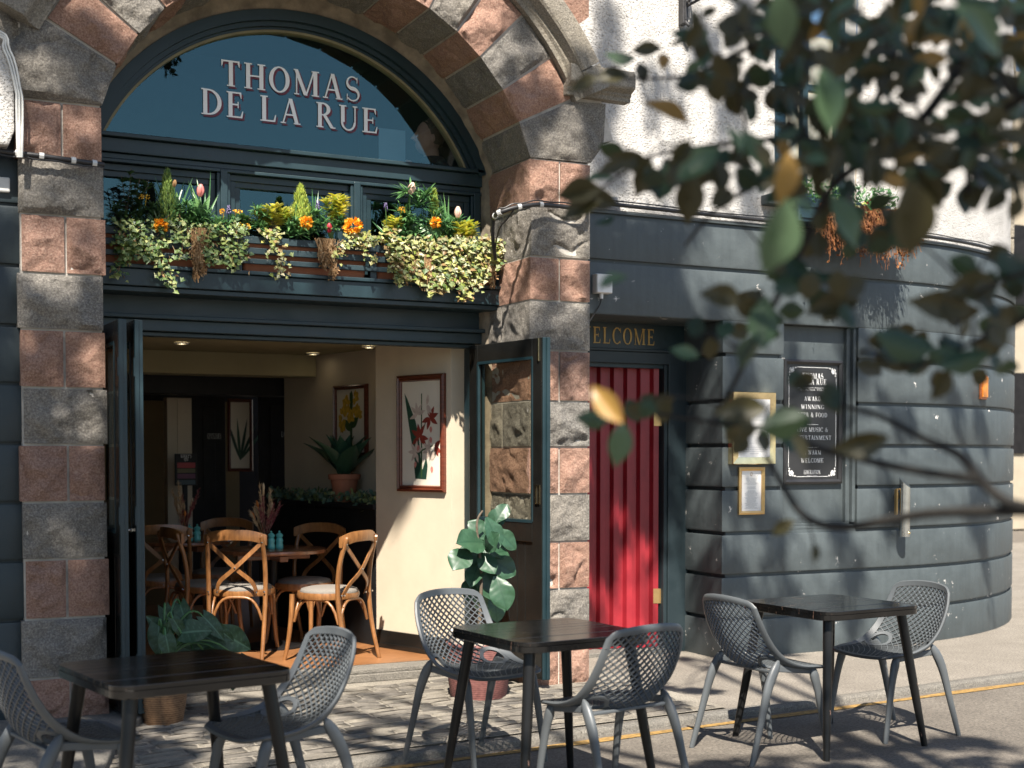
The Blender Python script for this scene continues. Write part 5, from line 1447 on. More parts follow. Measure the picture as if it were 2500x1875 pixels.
def lattice_chair():
    t_ = thing('lattice_chair', 'chair', 'chair', (0, 0, 0))
    q = MB()
    def loopf(ui, t0, t1, n=26, m=34):
        L = [(lerp(-ui, ui, i / n), t0) for i in range(n)] + [(ui, lerp(t0, t1, i / m)) for i in range(m)] + [(lerp(ui, -ui, i / n), t1) for i in range(n)] + [(-ui, lerp(t1, t0, i / m)) for i in range(m)]
        return L + [L[0]]
    Lo, Li = loopf(1.0, 0, 1), loopf(UI, T0, T1)
    P = []
    for (uo, to), (ui, ti) in zip(Lo, Li):
        a, b = air(uo, to), air(ui, ti); n_ = air_n(ui, ti); m_ = (a + b) / 2
        e = (a - b).normalized()
        P.append([b + n_ * .007, m_ + n_ * .0095, a + n_ * .007, a + e * .006, a - n_ * .008, m_ - n_ * .007, b - n_ * .007])
    q.grid(P, 0, True)
    for s_ in (1, -1):                                       # solid collar round each side opening
        P = []
        for i in range(25):
            an = 2 * math.pi * i / 24
            def hp_(k): return (s_ * (.70 + .155 * k * math.cos(an)), .555 + .072 * k * math.sin(an))
            (a0, b0), (a1, b1) = hp_(1.0), hp_(1.42)
            a1 = max(-.93, min(.93, a1)); a, b = air(a0, b0), air(a1, b1); n_ = air_n(a0, b0)
            P.append([a + n_ * .006, (a + b) / 2 + n_ * .008, b + n_ * .0055, b - n_ * .0055, a - n_ * .006])
        q.grid(P, 0, True)
    q.build('frame', 'plastic', t_, smooth=50, local=True)
    q = MB(); A = UI; slope, sp = .62, .0485
    segs = 46
    for sg in (1, -1):
        c = -1.2
        while c < 2.2:
            run = []
            def flush():
                if len(run) > 1:
                    pts = [air(u, t) for u, t in run]; ns = [air_n(u, t) for u, t in run]
                    Q = []
                    for i in range(len(pts)):
                        tg = (pts[min(i + 1, len(pts) - 1)] - pts[max(i - 1, 0)]).normalized(); sd_ = tg.cross(ns[i]).normalized()
                        Q.append([pts[i] + sd_ * .0019 + ns[i] * .0052, pts[i] - sd_ * .0019 + ns[i] * .0052, pts[i] - sd_ * .0020 - ns[i] * .0052, pts[i] + sd_ * .0020 - ns[i] * .0052])
                    q.grid(Q, 0, True)
                run.clear()
            for i in range(segs + 1):
                u = -A + 2 * A * i / segs; t = c + sg * slope * u * .5
                if T0 - .005 <= t <= T1 + .005 and not hole(u, t, 1.25): run.append((u, t))
                else: flush()
            flush(); c += sp
    q.build('lattice', 'plastic', t_, smooth=40, local=True)
    for s_ in (1, -1):
        q = MB(); q.tube(crom([(-.078, .222 * s_, .505), (-.148, .231 * s_, .38), (-.205, .239 * s_, .19), (-.262, .246 * s_, 0)], 4), [.005, .019, .026, .0265, .0255, .0235, .0215, .0200, .0190, .0178, .0167, .0155, .0145], 12, flat=.72, up=(1, 0, 0))
        q.build('leg', 'plastic', t_, smooth=60, local=True)
        q = MB(); q.tube(crom([(.145, .205 * s_, .456), (.182, .212 * s_, .33), (.212, .219 * s_, .16), (.238, .225 * s_, 0)], 4), [.006, .022, .026, .0235, .022, .021, .020, .019, .018, .017, .016, .015, .014], 12, flat=.72, up=(1, 0, 0))
        q.build('leg', 'plastic', t_, smooth=60, local=True)
    q = MB(); q.bar((-.10, .215, .462), (.15, .20, .432), .018, .03); q.bar((-.10, -.215, .462), (.15, -.20, .432), .018, .03); q.bar((-.11, -.205, .445), (-.11, .205, .445), .03, .014)
    q.build('under_rail', 'plastic', t_, bevel=.004, local=True)
    return t_
RZ = -.035
lc = lattice_chair()
LG = 'grey lattice chairs on the pavement'
chairs = [(5.115, -1.93, RZ, 181, 'grey lattice chair at the far right, facing left to the right-hand table'),
          (4.19, -2.02, RZ, 2, 'grey lattice chair seen from behind at the left of the right-hand table'),
          (2.94, -2.62, RZ, 101, 'grey lattice chair at the near side of the middle table, its back to the camera'),
          (2.74, -1.70, 0, 286, 'grey lattice chair behind the middle table, before the fig plant'),
          (1.54, -2.44, RZ, 188, 'grey lattice chair right of the left-hand table, facing left'),
          (0.73, -2.29, RZ, 12, 'shaded grey lattice chair cut by the left edge, facing the left-hand table')]
for k, (x, y, z, a, l) in enumerate(chairs):
    if k == 0: lc.location = (x, y, z); lc.rotation_euler = (0, 0, R(a)); lc['label'] = l; lc['group'] = LG
    else: dup(lc, (x, y, z), R(a), l, LG)

# ------------------------------------------------------------------ black slatted tables
def rr_ext(y, h, r_):
    d = abs(y) - (h - r_)
    return h if d <= 0 else h - r_ + math.sqrt(max(0, r_ * r_ - d * d))
def black_table():
    t_ = thing('slatted_table', 'table', 'table', (0, 0, 0))
    h, r_, Z = .335, .075, .735
    nb = 9; wd = 2 * h / nb
    for k in range(nb):
        y0, y1 = -h + wd * k + .0012, -h + wd * (k + 1) - .0012
        ys = [lerp(y0, y1, i / 5) for i in range(6)]
        poly = [(-rr_ext(y, h, r_), y) for y in ys] + [(rr_ext(y, h, r_), y) for y in reversed(ys)]
        q = MB(); dz = random.Random(k).uniform(-.0006, .0006)
        q.prism(poly, lambda x, y: Vector((x, y, Z + dz)), lambda x, y: Vector((x, y, Z - .018)))
        q.build('top_slat', 'blackgloss', t_, bevel=.0018, segs=2, local=True)
    ring = []
    for cx, cy, a0 in ((1, 1, 0), (-1, 1, 90), (-1, -1, 180), (1, -1, 270)):
        for i in range(7): a = R(a0 + 15 * i); ring.append(((h - r_) * cx + r_ * math.cos(a), (h - r_) * cy + r_ * math.sin(a), math.cos(a), math.sin(a)))
    ring.append(ring[0])
    q = MB(); q.sweep([Vector((a, b, Z - .0185)) for a, b, c, d in ring], [(-.03, 0), (.001, 0), (.001, -.024), (-.002, -.027), (-.03, -.027)], [Vector((c, d, 0)) for a, b, c, d in ring], cap=False)
    q.build('rim', 'blackgloss', t_, smooth=40, local=True)
    for sx in (1, -1):
        for sy in (1, -1):
            q = MB(); q.tube([(sx * .255, sy * .255, Z - .03), (sx * .30, sy * .30, .35), (sx * .345, sy * .345, 0)], [.026, .023, .0165], 14)
            q.build('leg', 'blackleg', t_, smooth=60, local=True)
    return t_
bt = black_table(); TG = 'black slatted tables outside'
tabs = [(1.088, -2.587, RZ, 9.6, 'shaded black slatted table at the left, before the wicker basket'),
        (2.819, -2.279, RZ, 4.5, 'black slatted table in the middle with worn legs and reflections of the fig'),
        (4.661, -1.967, RZ, 4.4, 'black slatted table at the right, before the grey grooved wall')]
for k, (x, y, z, a, l) in enumerate(tabs):
    if k == 0: bt.location = (x, y, z); bt.rotation_euler = (0, 0, R(a)); bt['label'] = l; bt['group'] = TG
    else: dup(bt, (x, y, z), R(a), l, TG)

# ------------------------------------------------------------------ troughs and planting over the shelf
BY = 0.44
rack = thing('slatted_rack', 'teal slatted rack holding the terracotta troughs on the shelf', 'window box rack', (2.585, BY, 2.585))
for y0, y1 in ((519, 534), (543, 556), (566, 577)):
    za, zb = onY(655, y0, BY).z, onY(655, y1, BY).z
    q = MB(); q.box(1.29, 3.925, BY - .012, BY + .012, zb, za); q.build('slat', 'teal_worn', rack, bevel=.003)
for x in (1.32, 2.16, 3.02, 3.90):
    q = MB(); q.box(x - .02, x + .02, BY + .0125, BY + .035, 2.586, 2.76); q.build('upright', 'teal', rack)
def trough(x0, x1, label):
    t_ = thing('terracotta_trough', label, 'planter', ((x0 + x1) / 2, .56, 2.587), group=None)
    q = MB(); y0, y1, z0, z1 = .482, .645, 2.588, 2.765
    def ringp(e, z, r_=.03):
        out = []
        for cx, cy, a0 in ((x1 - r_, y1 - r_, 0), (x0 + r_, y1 - r_, 90), (x0 + r_, y0 + r_, 180), (x1 - r_, y0 + r_, 270)):
            for i in range(5): a = R(a0 + 22.5 * i); out.append(Vector((cx + (r_ + e) * math.cos(a), cy + (r_ + e) * math.sin(a), z)))
        return out
    q.grid([ringp(-.012, z0), ringp(-.004, z0 + .06), ringp(-.004, z0 + .064), ringp(0, z1 - .05), ringp(.012, z1 - .048), ringp(.014, z1), ringp(-.004, z1 + .002), ringp(-.012, z1 - .03)], 0, True)
    q.build('body', 'terracotta', t_, smooth=40)
    q = MB(); q.add(ringp(-.011, z1 - .025), [tuple(range(20))]); q.build('soil', 'bark', t_)
trough(1.33, 2.13, 'terracotta trough under the dark ivy at the left of the shelf')
trough(2.19, 2.99, 'bare-fronted terracotta trough in the middle of the shelf')
trough(3.05, 3.86, 'terracotta trough under the pale ivy at the right of the shelf')
PY = 0.50
def at(x, y, Y=PY): return onY(x, y, Y)
def px(n, Y=PY): return n * 1.1302 * (Y + 7.59) / 0.93 / FPX     # metres per view pixel at the shelf
def conifer(x, y0, y1, wpx, mat, label, seed):
    b, t = at(x, y1), at(x, y0); H = t.z - b.z; W_ = px(wpx) * 1.25
    t_ = thing('dwarf_conifer', label, 'conifer', tuple(b), group=None); rng = random.Random(seed); q = MB()
    for i in range(1700):
        v = rng.random() ** .8; a = rng.uniform(0, 6.28)
        prof = (1 - v) ** .75 * (0.55 + .45 * min(1, v * 6))
        rr = W_ / 2 * prof * (rng.random() ** .45) * rng.uniform(.75, 1.12)
        p = b + Vector((rr * math.cos(a), rr * math.sin(a), H * v * .95))
        d = Vector((math.cos(a) * .45, math.sin(a) * .45, 1)) + rv(rng, .35)
        q.leaf(p, d, Vector((math.cos(a), math.sin(a), .2)) + rv(rng, .6), rng.uniform(.018, .036), rng.uniform(.004, .008), rows=2)
    q.build('foliage', mat, t_, kind='stuff')
    q = MB(); q.tube([b - Vector((0, 0, .03)), b + Vector((0, 0, H * .9))], [.006, .002], 6); q.build('stem', 'bark', t_)
conifer(362, 366, 490, 46, 'conifer_dark', 'green dwarf conifer at the left, above the dark ivy', 1)
conifer(650, 400, 500, 52, 'conifer', 'golden dwarf conifer in the middle trough', 2)
conifer(937, 408, 520, 30, 'conifer', 'slim golden dwarf conifer in the right trough', 3)
def blossom(mb, c, r_, rng, n=46, out=Vector((-.15, -1, .25))):
    out = out.normalized()
    for i in range(n):
        d = (rv(rng) + out * .55).normalized(); p = c + Vector((d.x * r_ * .55, d.y * r_ * .55, d.z * r_ * .5))
        mb.leaf(p, d + rv(rng, .25), rv(rng), r_ * .62, r_ * .62, fold=.3, droop=-.2, rows=3)
def marigold(x, y, wpx, label, seed, petal='marigold', droop=True, n=34):
    c = at(x, y, .40); rng = random.Random(seed); r_ = px(wpx) / 2
    t_ = thing('marigold', label, 'marigold', tuple(c))
    q = MB(); blossom(q, c, r_, rng); q.build('blossom', petal, t_)
    q = MB(); b = c + Vector((0, .05, -.015)); q.tube([c + Vector((0, .02, 0)), b, b + Vector((0, .06, -.05))], .004, 6)
    if droop:
        for i in range(n):
            a = rng.uniform(0, 6.28); d = Vector((math.cos(a), -.5 + .4 * rng.random(), math.sin(a) * .9 - .35))
            q.leaf(b, d, Vector((0, -1, .4)), rng.uniform(.07, .12), .015, droop=.35, rows=4)
    q.build('foliage', 'greenleaf' if seed != 31 else 'darkleaf', t_)
marigold(347, 487, 31, 'orange marigold over the dark left ivy with drooping dark leaves', 31, n=60)
marigold(661, 481, 28, 'orange marigold at the foot of the golden middle conifer', 32, droop=False)
marigold(762, 490, 40, 'largest double orange marigold at the right end of the middle trough', 33, droop=False)
marigold(941, 481, 25, 'orange marigold in front of the right trough with drooping rosette leaves', 34, n=60)
def tulip(x, y, hpx, base, mat, label, seed, tilt=0.0, leaves=3):
    c = at(x, y, .42); b = at(*base, .5); H = px(hpx); rng = random.Random(seed)
    t_ = thing('tulip', label, 'tulip', tuple(b))
    q = MB(); ax = Vector((tilt, -.1, 1)).normalized()
    bc_ = c - ax * H * .5
    for k in range(6):
        a = k * math.pi / 3 + .3; o = Vector((math.cos(a), math.sin(a), 0)); o = (o - ax * o.dot(ax)).normalized()
        P = []
        sd_ = ax.cross(o)
        for i in range(6):
            t = i / 5; rr = H * (.30 * math.sin(math.pi * min(1, .15 + t * .72))); w_ = H * .27 * math.sin(math.pi * (.12 + .83 * t) ** .9)
            cc = bc_ + ax * (H * t) + o * rr
            P.append([cc + sd_ * w_ - o * w_ * .35, cc, cc - sd_ * w_ - o * w_ * .35])
        q.grid(P)
    q.build('blossom', mat, t_, smooth=60)
    q = MB(); q.tube(bez(b, b.lerp(bc_, .6) + Vector((0, -.02, 0)), bc_, 6), .0035, 6); q.build('stem', 'greenleaf', t_)
    q = MB()
    for k in range(leaves):
        a = rng.uniform(0, 6.28); q.leaf(b + Vector((rng.uniform(-.02, .02), 0, -.02)), Vector((math.cos(a) * .45, -.35, .9)), Vector((0, -1, .3)), rng.uniform(.14, .2), .04, droop=.3, fold=.3, rows=6)
    if leaves: q.build('leaf', 'greenleaf', t_, smooth=60)
tulip(433, 411, 24, (424, 478), 'pinkpetal', 'pink tulip left of the first mullion', 1, .08)
tulip(989, 458, 24, (985, 515), 'palepetal', 'pale pink tulip near the right end of the planting', 2, 0)
tulip(889, 407, 26, (880, 500), 'palepetal', 'wilted pale tulip left of the right marigold', 3, .25)
tulip(377, 396, 14, (384, 470), 'dry', 'withered brown tulip head beside the left conifer', 4, .2, 1)
tulip(711, 492, 20, (716, 520), 'redpetal', 'dark red tulip bud low in the middle trough', 5, 0, 1)
def muscari(x, y, base, label, seed):
    c, b = at(x, y, .44), at(*base, .5); rng = random.Random(seed)
    t_ = thing('grape_hyacinth', label, 'grape hyacinth', tuple(b))
    q = MB()
    for i in range(46):
        v = rng.random(); a = rng.uniform(0, 6.28); p = c + Vector((0, 0, px(15) * (v - .5))); o = Vector((math.cos(a), math.sin(a), -.3)); r_ = px(5.5) * (1 - v * .55)
        q.lathe([(.001, -.005), (.0042, 0), (.001, .005)], 5, p + o * r_ * .8)
    q.build('florets', 'purple', t_)
    q = MB(); q.tube([b, c], .0025, 5); q.build('stem', 'greenleaf', t_)
muscari(494, 452, (494, 500), 'dark grape hyacinth spike below the first mullion', 1)
muscari(833, 446, (836, 510), 'purple grape hyacinth spike against the dark right-hand pane', 2)
muscari(686, 442, (690, 500), 'purple grape hyacinth spike right of the middle conifer', 3)
def shrub(x, y0, y1, wpx, mat, label, seed, stems=7, L=.045, name='leafy_shrub', cat='shrub', n=40):
    b = at(x, y1); H = b.z - at(x, y0).z; H = -H; rng = random.Random(seed); W_ = px(wpx)
    t_ = thing(name, label, cat, tuple(b)); q = MB(); s_ = MB()
    for k in range(stems):
        tip = b + Vector((rng.uniform(-.5, .5) * W_, rng.uniform(-.09, .05), H * (rng.uniform(.62, 1) if k else 1)))
        if k == 0: tip.x = b.x
        P = bez(b + Vector((rng.uniform(-.2, .2) * W_, 0, 0)), b.lerp(tip, .6), tip, 8)
        s_.tube(P, .0025, 5)
        for i in range(n):
            t = rng.uniform(.2, 1) ** .7; p = P[min(8, int(t * 8))]
            a = rng.uniform(0, 6.28)
            q.leaf(p + rv(rng, .008), Vector((math.cos(a), math.sin(a), .75 * t)), Vector((0, 0, 1)) + rv(rng, .3), L * rng.uniform(.7, 1.15), L * .38, droop=.25, rows=4)
    q.build('foliage', mat, t_, kind='stuff'); s_.build('stem', 'bark', t_, kind='stuff')
shrub(280, 368, 490, 78, 'darkleaf', 'dark glossy shrub at the far left of the planting', 41, 9)
shrub(590, 447, 500, 70, 'yellowleaf', 'golden variegated shrub left of the middle conifer', 42, 9, .06)
shrub(722, 420, 500, 60, 'yellowleaf', 'tall golden variegated shrub right of the middle conifer', 43, 8, .062)
shrub(850, 470, 520, 30, 'yellowleaf', 'small golden shrub at the left of the right trough', 44, 6, .055)
shrub(1002, 480, 545, 70, 'yellowleaf', 'golden variegated shrub at the right end of the planting', 45, 12, .06)
shrub(430, 468, 505, 60, 'greenleaf', 'low green leafy plant below the pink tulip', 46, 6, .06)
shrub(505, 465, 505, 60, 'greenleaf', 'green leaves with yellow blooms between the left and middle troughs', 47, 8, .045)
def rosette(x, y, rpx, label, seed, n=70, mat='greenleaf'):
    rng = random.Random(seed); c = at(x, y, .45); t_ = thing('spiky_rosette', label, 'leafy plant', tuple(c)); q = MB()
    r_ = px(rpx)
    for k in range(8):
        cc = c + Vector((rng.uniform(-.75, .75) * r_, rng.uniform(-.03, .05), rng.uniform(-.8, .8) * r_)) if k else c
        for i in range(n // 3):
            a = rng.uniform(0, 6.28); el = rng.uniform(-.3, 1.2)
            q.leaf(cc, Vector((math.cos(a) * math.cos(el), math.sin(a) * math.cos(el) - .3, math.sin(el))), Vector((0, -.4, 1)), r_ * rng.uniform(.55, .95), .014, droop=.3, rows=4)
    q.build('foliage', mat, t_, kind='stuff')
rosette(905, 450, 46, 'large dark green whorled plant filling the right trough', 51, 110)
rosette(880, 490, 30, 'low green whorled plant left of the right marigold', 52, 70)
rosette(735, 478, 28, 'green whorled plant between the two middle marigolds', 53, 70)
rosette(560, 478, 26, 'blue-green whorled plant left of the golden shrub', 54, 60)
rosette(968, 490, 34, 'green whorled plant under the pale pink tulip', 55, 70)
rosette(395, 455, 30, 'green whorled plant between the left conifer and the pink tulip', 56, 60)
rosette(318, 455, 30, 'dark green whorled plant left of the left conifer', 57, 60, 'darkleaf')
def blades(x, y, hpx, n, label, seed, spread=.12):
    rng = random.Random(seed); b = at(x, y, .52); t_ = thing('narrow_leaved_bulb', label, 'bulb leaves', tuple(b)); q = MB()
    for i in range(n):
        a = rng.uniform(0, 6.28); tip = b + Vector((rng.uniform(-spread, spread), rng.uniform(-.1, .03), px(hpx) * rng.uniform(.55, 1)))
        q.leaf(b + rv(rng, .015), tip - b, Vector((0, -1, .2)) + rv(rng, .3), (tip - b).length, .012, droop=rng.uniform(.0, .35), rows=6)
    q.build('leaves', 'greenleaf', t_)
rosette(470, 488, 34, 'green whorled plant at the right end of the left trough', 58, 60)
rosette(625, 490, 30, 'green whorled plant left of the foot of the middle conifer', 59, 60)
rosette(690, 488, 32, 'green whorled plant right of the middle conifer', 60, 70)
rosette(440, 470, 34, 'green whorled plant below the pink tulip', 601, 60)
rosette(270, 470, 30, 'dark whorled plant at the far left of the planting', 602, 60, 'darkleaf')
blades(372, 490, 110, 9, 'long narrow leaves beside the left conifer', 61)
blades(440, 490, 105, 8, 'long narrow leaves behind the pink tulip', 62)
blades(675, 505, 100, 9, 'long narrow leaves at the right of the middle conifer', 63)
blades(965, 520, 105, 10, 'long narrow leaves right of the slim conifer', 64)
blades(845, 525, 62, 6, 'broad arching leaves at the left of the right trough', 65)
blades(630, 505, 70, 7, 'long narrow leaves left of the middle conifer', 66)
for k, (x, y, l) in enumerate(((510, 455, 'small yellow blooms right of the first mullion'), (484, 457, 'small yellow blooms left of the dark grape hyacinth'), (316, 426, 'yellow blossom beside the dark left shrub'), (868, 452, 'yellow blossom left of the right whorled plant'), (527, 487, 'yellow blossom above the ivy right of the first mullion'))):
    rng = random.Random(70 + k); c = at(x, y, .43); q = MB()
    for j in range(3): blossom(q, c + Vector((rng.uniform(-.03, .03), 0, rng.uniform(-.015, .015))), .015, rng, 12)
    b = c + Vector((0, .05, -.08)); q.tube([c, b], .002, 5)
    tag(q.build('yellow_flower', 'yellowpetal', None), l, 'flower')
# ivy: hanging strands with small lobed leaves
IVY = [(0, 0), (.30, .30), (.5, .10), (.36, .42), (.0, 1), (-.36, .42), (-.5, .10), (-.30, .30)]
def ivy_leaf(mb, p, d, n_, L):
    d = d.normalized(); s_ = d.cross(n_)
    if s_.length < .05: s_ = d.orthogonal()
    s_.normalize(); n_ = s_.cross(d)
    vs = [p + s_ * (a * L) + d * (b * L) + n_ * (-.25 * abs(a) * L) for a, b in IVY]
    c = p + d * (.38 * L)
    mb.add([c] + vs, [(0, i + 1, (i + 1) % 8 + 1) for i in range(8)])
def ivy(label, mat, strands, seed, fill=(), dens=1.0, Ls=(.016, .042), dry=0):
    rng = random.Random(seed); x, y = strands[0][0]; o = at(x, y, .42)
    t_ = thing('trailing_ivy', label, 'ivy', tuple(o)); q = MB(); s_ = MB(); dq = MB()
    for st_ in strands:
        pts = [at(x, y, .40 - .012 * i) for i, (x, y) in enumerate(st_)]
        L = sum((b - a).length for a, b in zip(pts, pts[1:]))
        P = crom(pts, 5)
        s_.tube(P, .0018, 4)
        for i in range(int(L * 190 * dens)):
            k = rng.randrange(len(P)); p = P[k] + Vector((rng.gauss(0, .022), rng.uniform(-.035, .012), rng.gauss(0, .016)))
            ivy_leaf(q, p, Vector((rng.uniform(-1, 1), -.35, -.75 + rng.uniform(-.5, .6))), Vector((rng.uniform(-.6, .3), -1, .75)) + rv(rng, .45), rng.uniform(*Ls))
        if dry:
            for i in range(int(L * dry)):
                k = rng.randrange(len(P)); p = P[k] + Vector((rng.gauss(0, .03), rng.uniform(-.01, .02), rng.gauss(0, .02)))
                dq.leaf(p, rv(rng) + Vector((0, 0, -1)), rv(rng), .03, .012, rows=2)
    for x0, y0, x1, y1, n in fill:
        for i in range(n):
            p = at(rng.uniform(x0, x1), rng.uniform(y0, y1), rng.uniform(.37, .47))
            ivy_leaf(q, p, Vector((rng.uniform(-1, 1), -.4, -.6 + rng.uniform(-.6, .8))), Vector((rng.uniform(-.6, .3), -1, .75)) + rv(rng, .5), rng.uniform(*Ls))
            if dry and rng.random() < .16: dq.leaf(p + Vector((0, .02, 0)), rv(rng) + Vector((0, 0, -1)), rv(rng), .045, .01, rows=2)
    q.build('foliage', mat, t_, kind='stuff'); s_.build('stem', 'dry', t_, kind='stuff')
    if dq.v: dq.build('dry_leaves', 'dry', t_, kind='stuff')
ivy('dark green ivy spilling over the left end of the shelf', 'ivy', [[(262, 470), (258, 520), (268, 552)], [(272, 520), (262, 560), (255, 592)], [(255, 580), (248, 588)], [(300, 500), (330, 540), (310, 560)], [(350, 520), (352, 560), (368, 590), (372, 618)], [(385, 470), (395, 520), (390, 555)],
    [(330, 530), (345, 575), (362, 600)], [(452, 490), (450, 530), (458, 560)], [(480, 500), (492, 545), (512, 580)], [(505, 480), (515, 530), (520, 560)], [(470, 490), (440, 530), (455, 565)], [(285, 480), (290, 510), (300, 545)]], 81,
    [(250, 470, 330, 545, 220), (330, 470, 420, 520, 150), (420, 480, 535, 545, 330), (290, 520, 340, 560, 60), (440, 540, 520, 570, 60), (250, 540, 285, 570, 40)], 1.0, (.015, .042), 40)
ivy('thin ivy strands hanging over the middle trough', 'ivy_pale', [[(598, 498), (600, 530), (608, 556), (604, 585), (612, 594)], [(585, 500), (590, 525), (578, 545)], [(560, 498), (575, 505), (598, 512)], [(602, 560), (616, 585)]], 82, [(570, 490, 612, 520, 40)], .8, (.022, .036), 0)
ivy('pale ivy trailing below the large double marigold', 'ivy_pale', [[(765, 505), (745, 530), (720, 556)], [(775, 505), (780, 525), (800, 520), (815, 510)], [(770, 515), (790, 545), (812, 560)], [(722, 545), (712, 560)]], 83, [(745, 500, 800, 530, 130)], .8, (.022, .038), 40)
ivy('dense pale variegated ivy spilling over the right end of the shelf', 'ivy_pale', [[(845, 520), (862, 560), (868, 600)], [(870, 530), (872, 580), (860, 605)], [(895, 530), (900, 580), (930, 605), (925, 625)], [(935, 530), (940, 580), (950, 622)], [(965, 530), (965, 580), (975, 610)], [(990, 530), (1000, 580), (1000, 635)],
    [(1010, 520), (1025, 570), (1032, 618)], [(1040, 520), (1050, 560), (1045, 590)], [(1060, 520), (1070, 545), (1078, 575)], [(1075, 525), (1085, 545)], [(905, 560), (890, 600)], [(1000, 600), (1010, 640)], [(955, 560), (960, 620)]], 84,
    [(838, 508, 1060, 585, 950), (1040, 515, 1088, 570, 170), (855, 580, 905, 605, 130), (915, 585, 975, 618, 220), (985, 585, 1045, 612, 200), (820, 490, 860, 520, 60)], 1.0, (.016, .050), 130)
def roots(label, strands, seed, mat='dry', Y=.385):
    rng = random.Random(seed); o = at(*strands[0][0], Y); t_ = thing('dried_roots', label, 'dried roots', tuple(o)); q = MB()
    for a, b, wpx, n in strands:
        A, B = at(*a, Y), at(*b, Y - .02)
        for i in range(n):
            t1 = rng.uniform(.55, 1.0); e = A.lerp(B, t1) + Vector((rng.gauss(0, px(wpx) * .3) * (1.1 - t1 * .55), rng.uniform(-.02, .03), 0))
            s_ = A + Vector((rng.gauss(0, px(wpx) * .3), rng.uniform(-.01, .03), 0))
            m_ = s_.lerp(e, .5) + rv(rng, .018)
            q.tube(bez(s_, m_, e, 6), rng.uniform(.0009, .0022), 4)
            if rng.random() < .8:
                for k in range(3): q.leaf(s_.lerp(e, rng.uniform(.4, 1)) + rv(rng, .008), rv(rng) + Vector((0, 0, -.6)), rv(rng), .022, .014, rows=2)
    q.build('stems', mat, t_, kind='stuff')
roots('bundle of dried straw-coloured stems hanging left of the middle trough', [((432, 492), (428, 572), 34, 130), ((425, 560), (421, 612), 10, 30), ((436, 560), (440, 600), 14, 30)], 91)
roots('bundle of dried stems hanging from the middle trough below the red bud', [((706, 515), (704, 568), 42, 130), ((722, 560), (720, 605), 16, 40), ((705, 560), (700, 580), 14, 30)], 92)
roots('dried brown stems hanging within the pale right ivy', [((925, 550), (920, 618), 26, 70), ((1060, 560), (1066, 625), 14, 30), ((900, 560), (890, 590), 20, 30)], 93)

# right-hand window box on the roughcast wall
wb = thing('window_box', 'dark window box on the right with rusty trailing roots and one red tulip', 'window box', ((wx0 + wx1) / 2, WY - .1, wzs))
q = MB(); q.box(wx0 + .03, wx1 + .13, WY - .20, WY - .05, wzs - .20, wzs - .02); q.build('trough', 'teal', wb, bevel=.01)
q = MB(); q.box(wx0 + .05, wx1 + .11, WY - .21, WY - .201, wzs - .17, wzs - .15); q.box(wx0 + .05, wx1 + .11, WY - .21, WY - .201, wzs - .09, wzs - .07); q.build('slat', 'teal', wb)
rng = random.Random(101); q = MB(); q2 = MB(); q3 = MB()
for i in range(700):
    x = rng.uniform(wx0 + .22, wx1 + .26); z = wzs - .05 - abs(rng.gauss(0, .02)); s_ = Vector((x, WY - .2 + rng.uniform(-.04, .0), z))
    L = rng.uniform(.14, .36) * (1.25 if rng.random() < .15 else 1); e = s_ + Vector((rng.gauss(0, .06), -.05 + rng.uniform(-.06, .02), -L))
    q.tube(bez(s_, s_.lerp(e, .5) + rv(rng, .05), e, 5), rng.uniform(.001, .0028), 4)
    for k in range(3): q.leaf(s_.lerp(e, rng.random()), rv(rng), rv(rng), .03, .02, rows=2)
for i in range(420):
    p = Vector((rng.uniform(wx0 - .02, wx1 + .2), WY - .16 + rng.uniform(-.07, .05), wzs + rng.uniform(-.05, .10)))
    q2.leaf(p, rv(rng) + Vector((0, -.2, .5)), rv(rng), rng.uniform(.03, .07), .02, rows=3)
for i in range(160):
    p = Vector((rng.uniform(wx0 + .3, wx1 + .2), WY - .2 + rng.uniform(-.05, .02), wzs + rng.uniform(-.28, .0)))
    ivy_leaf(q3, p, Vector((rng.uniform(-1, 1), -.4, -.6)), Vector((-.2, -1, .7)) + rv(rng, .4), rng.uniform(.02, .035))
q.build('roots', 'rust', wb, kind='stuff'); q2.build('foliage', 'greenleaf', wb, kind='stuff'); q3.build('ivy_leaves', 'ivy_pale', wb, kind='stuff')
_at = at
c = onY(2117 - 240, 443, WY - .12)
q = MB()
for k in range(6):
    a = k * 1.05; q.leaf(c + Vector((.012 * math.cos(a), .012 * math.sin(a), -.03)), Vector((.25 * math.cos(a), .25 * math.sin(a), 1)), Vector((-math.cos(a), -math.sin(a), .2)), .075, .04, rows=4, fold=.3)
tl_ = thing('tulip', 'red tulip standing in the right-hand window box', 'tulip', tuple(c))
q.build('blossom', simple('scarlet_petal', (.6, .05, .04), .5, .2, 20), tl_); q = MB(); q.tube([c + Vector((0, 0, -.03)), c + Vector((0, .02, -.2))], .004, 6); q.build('stem', 'greenleaf', tl_)

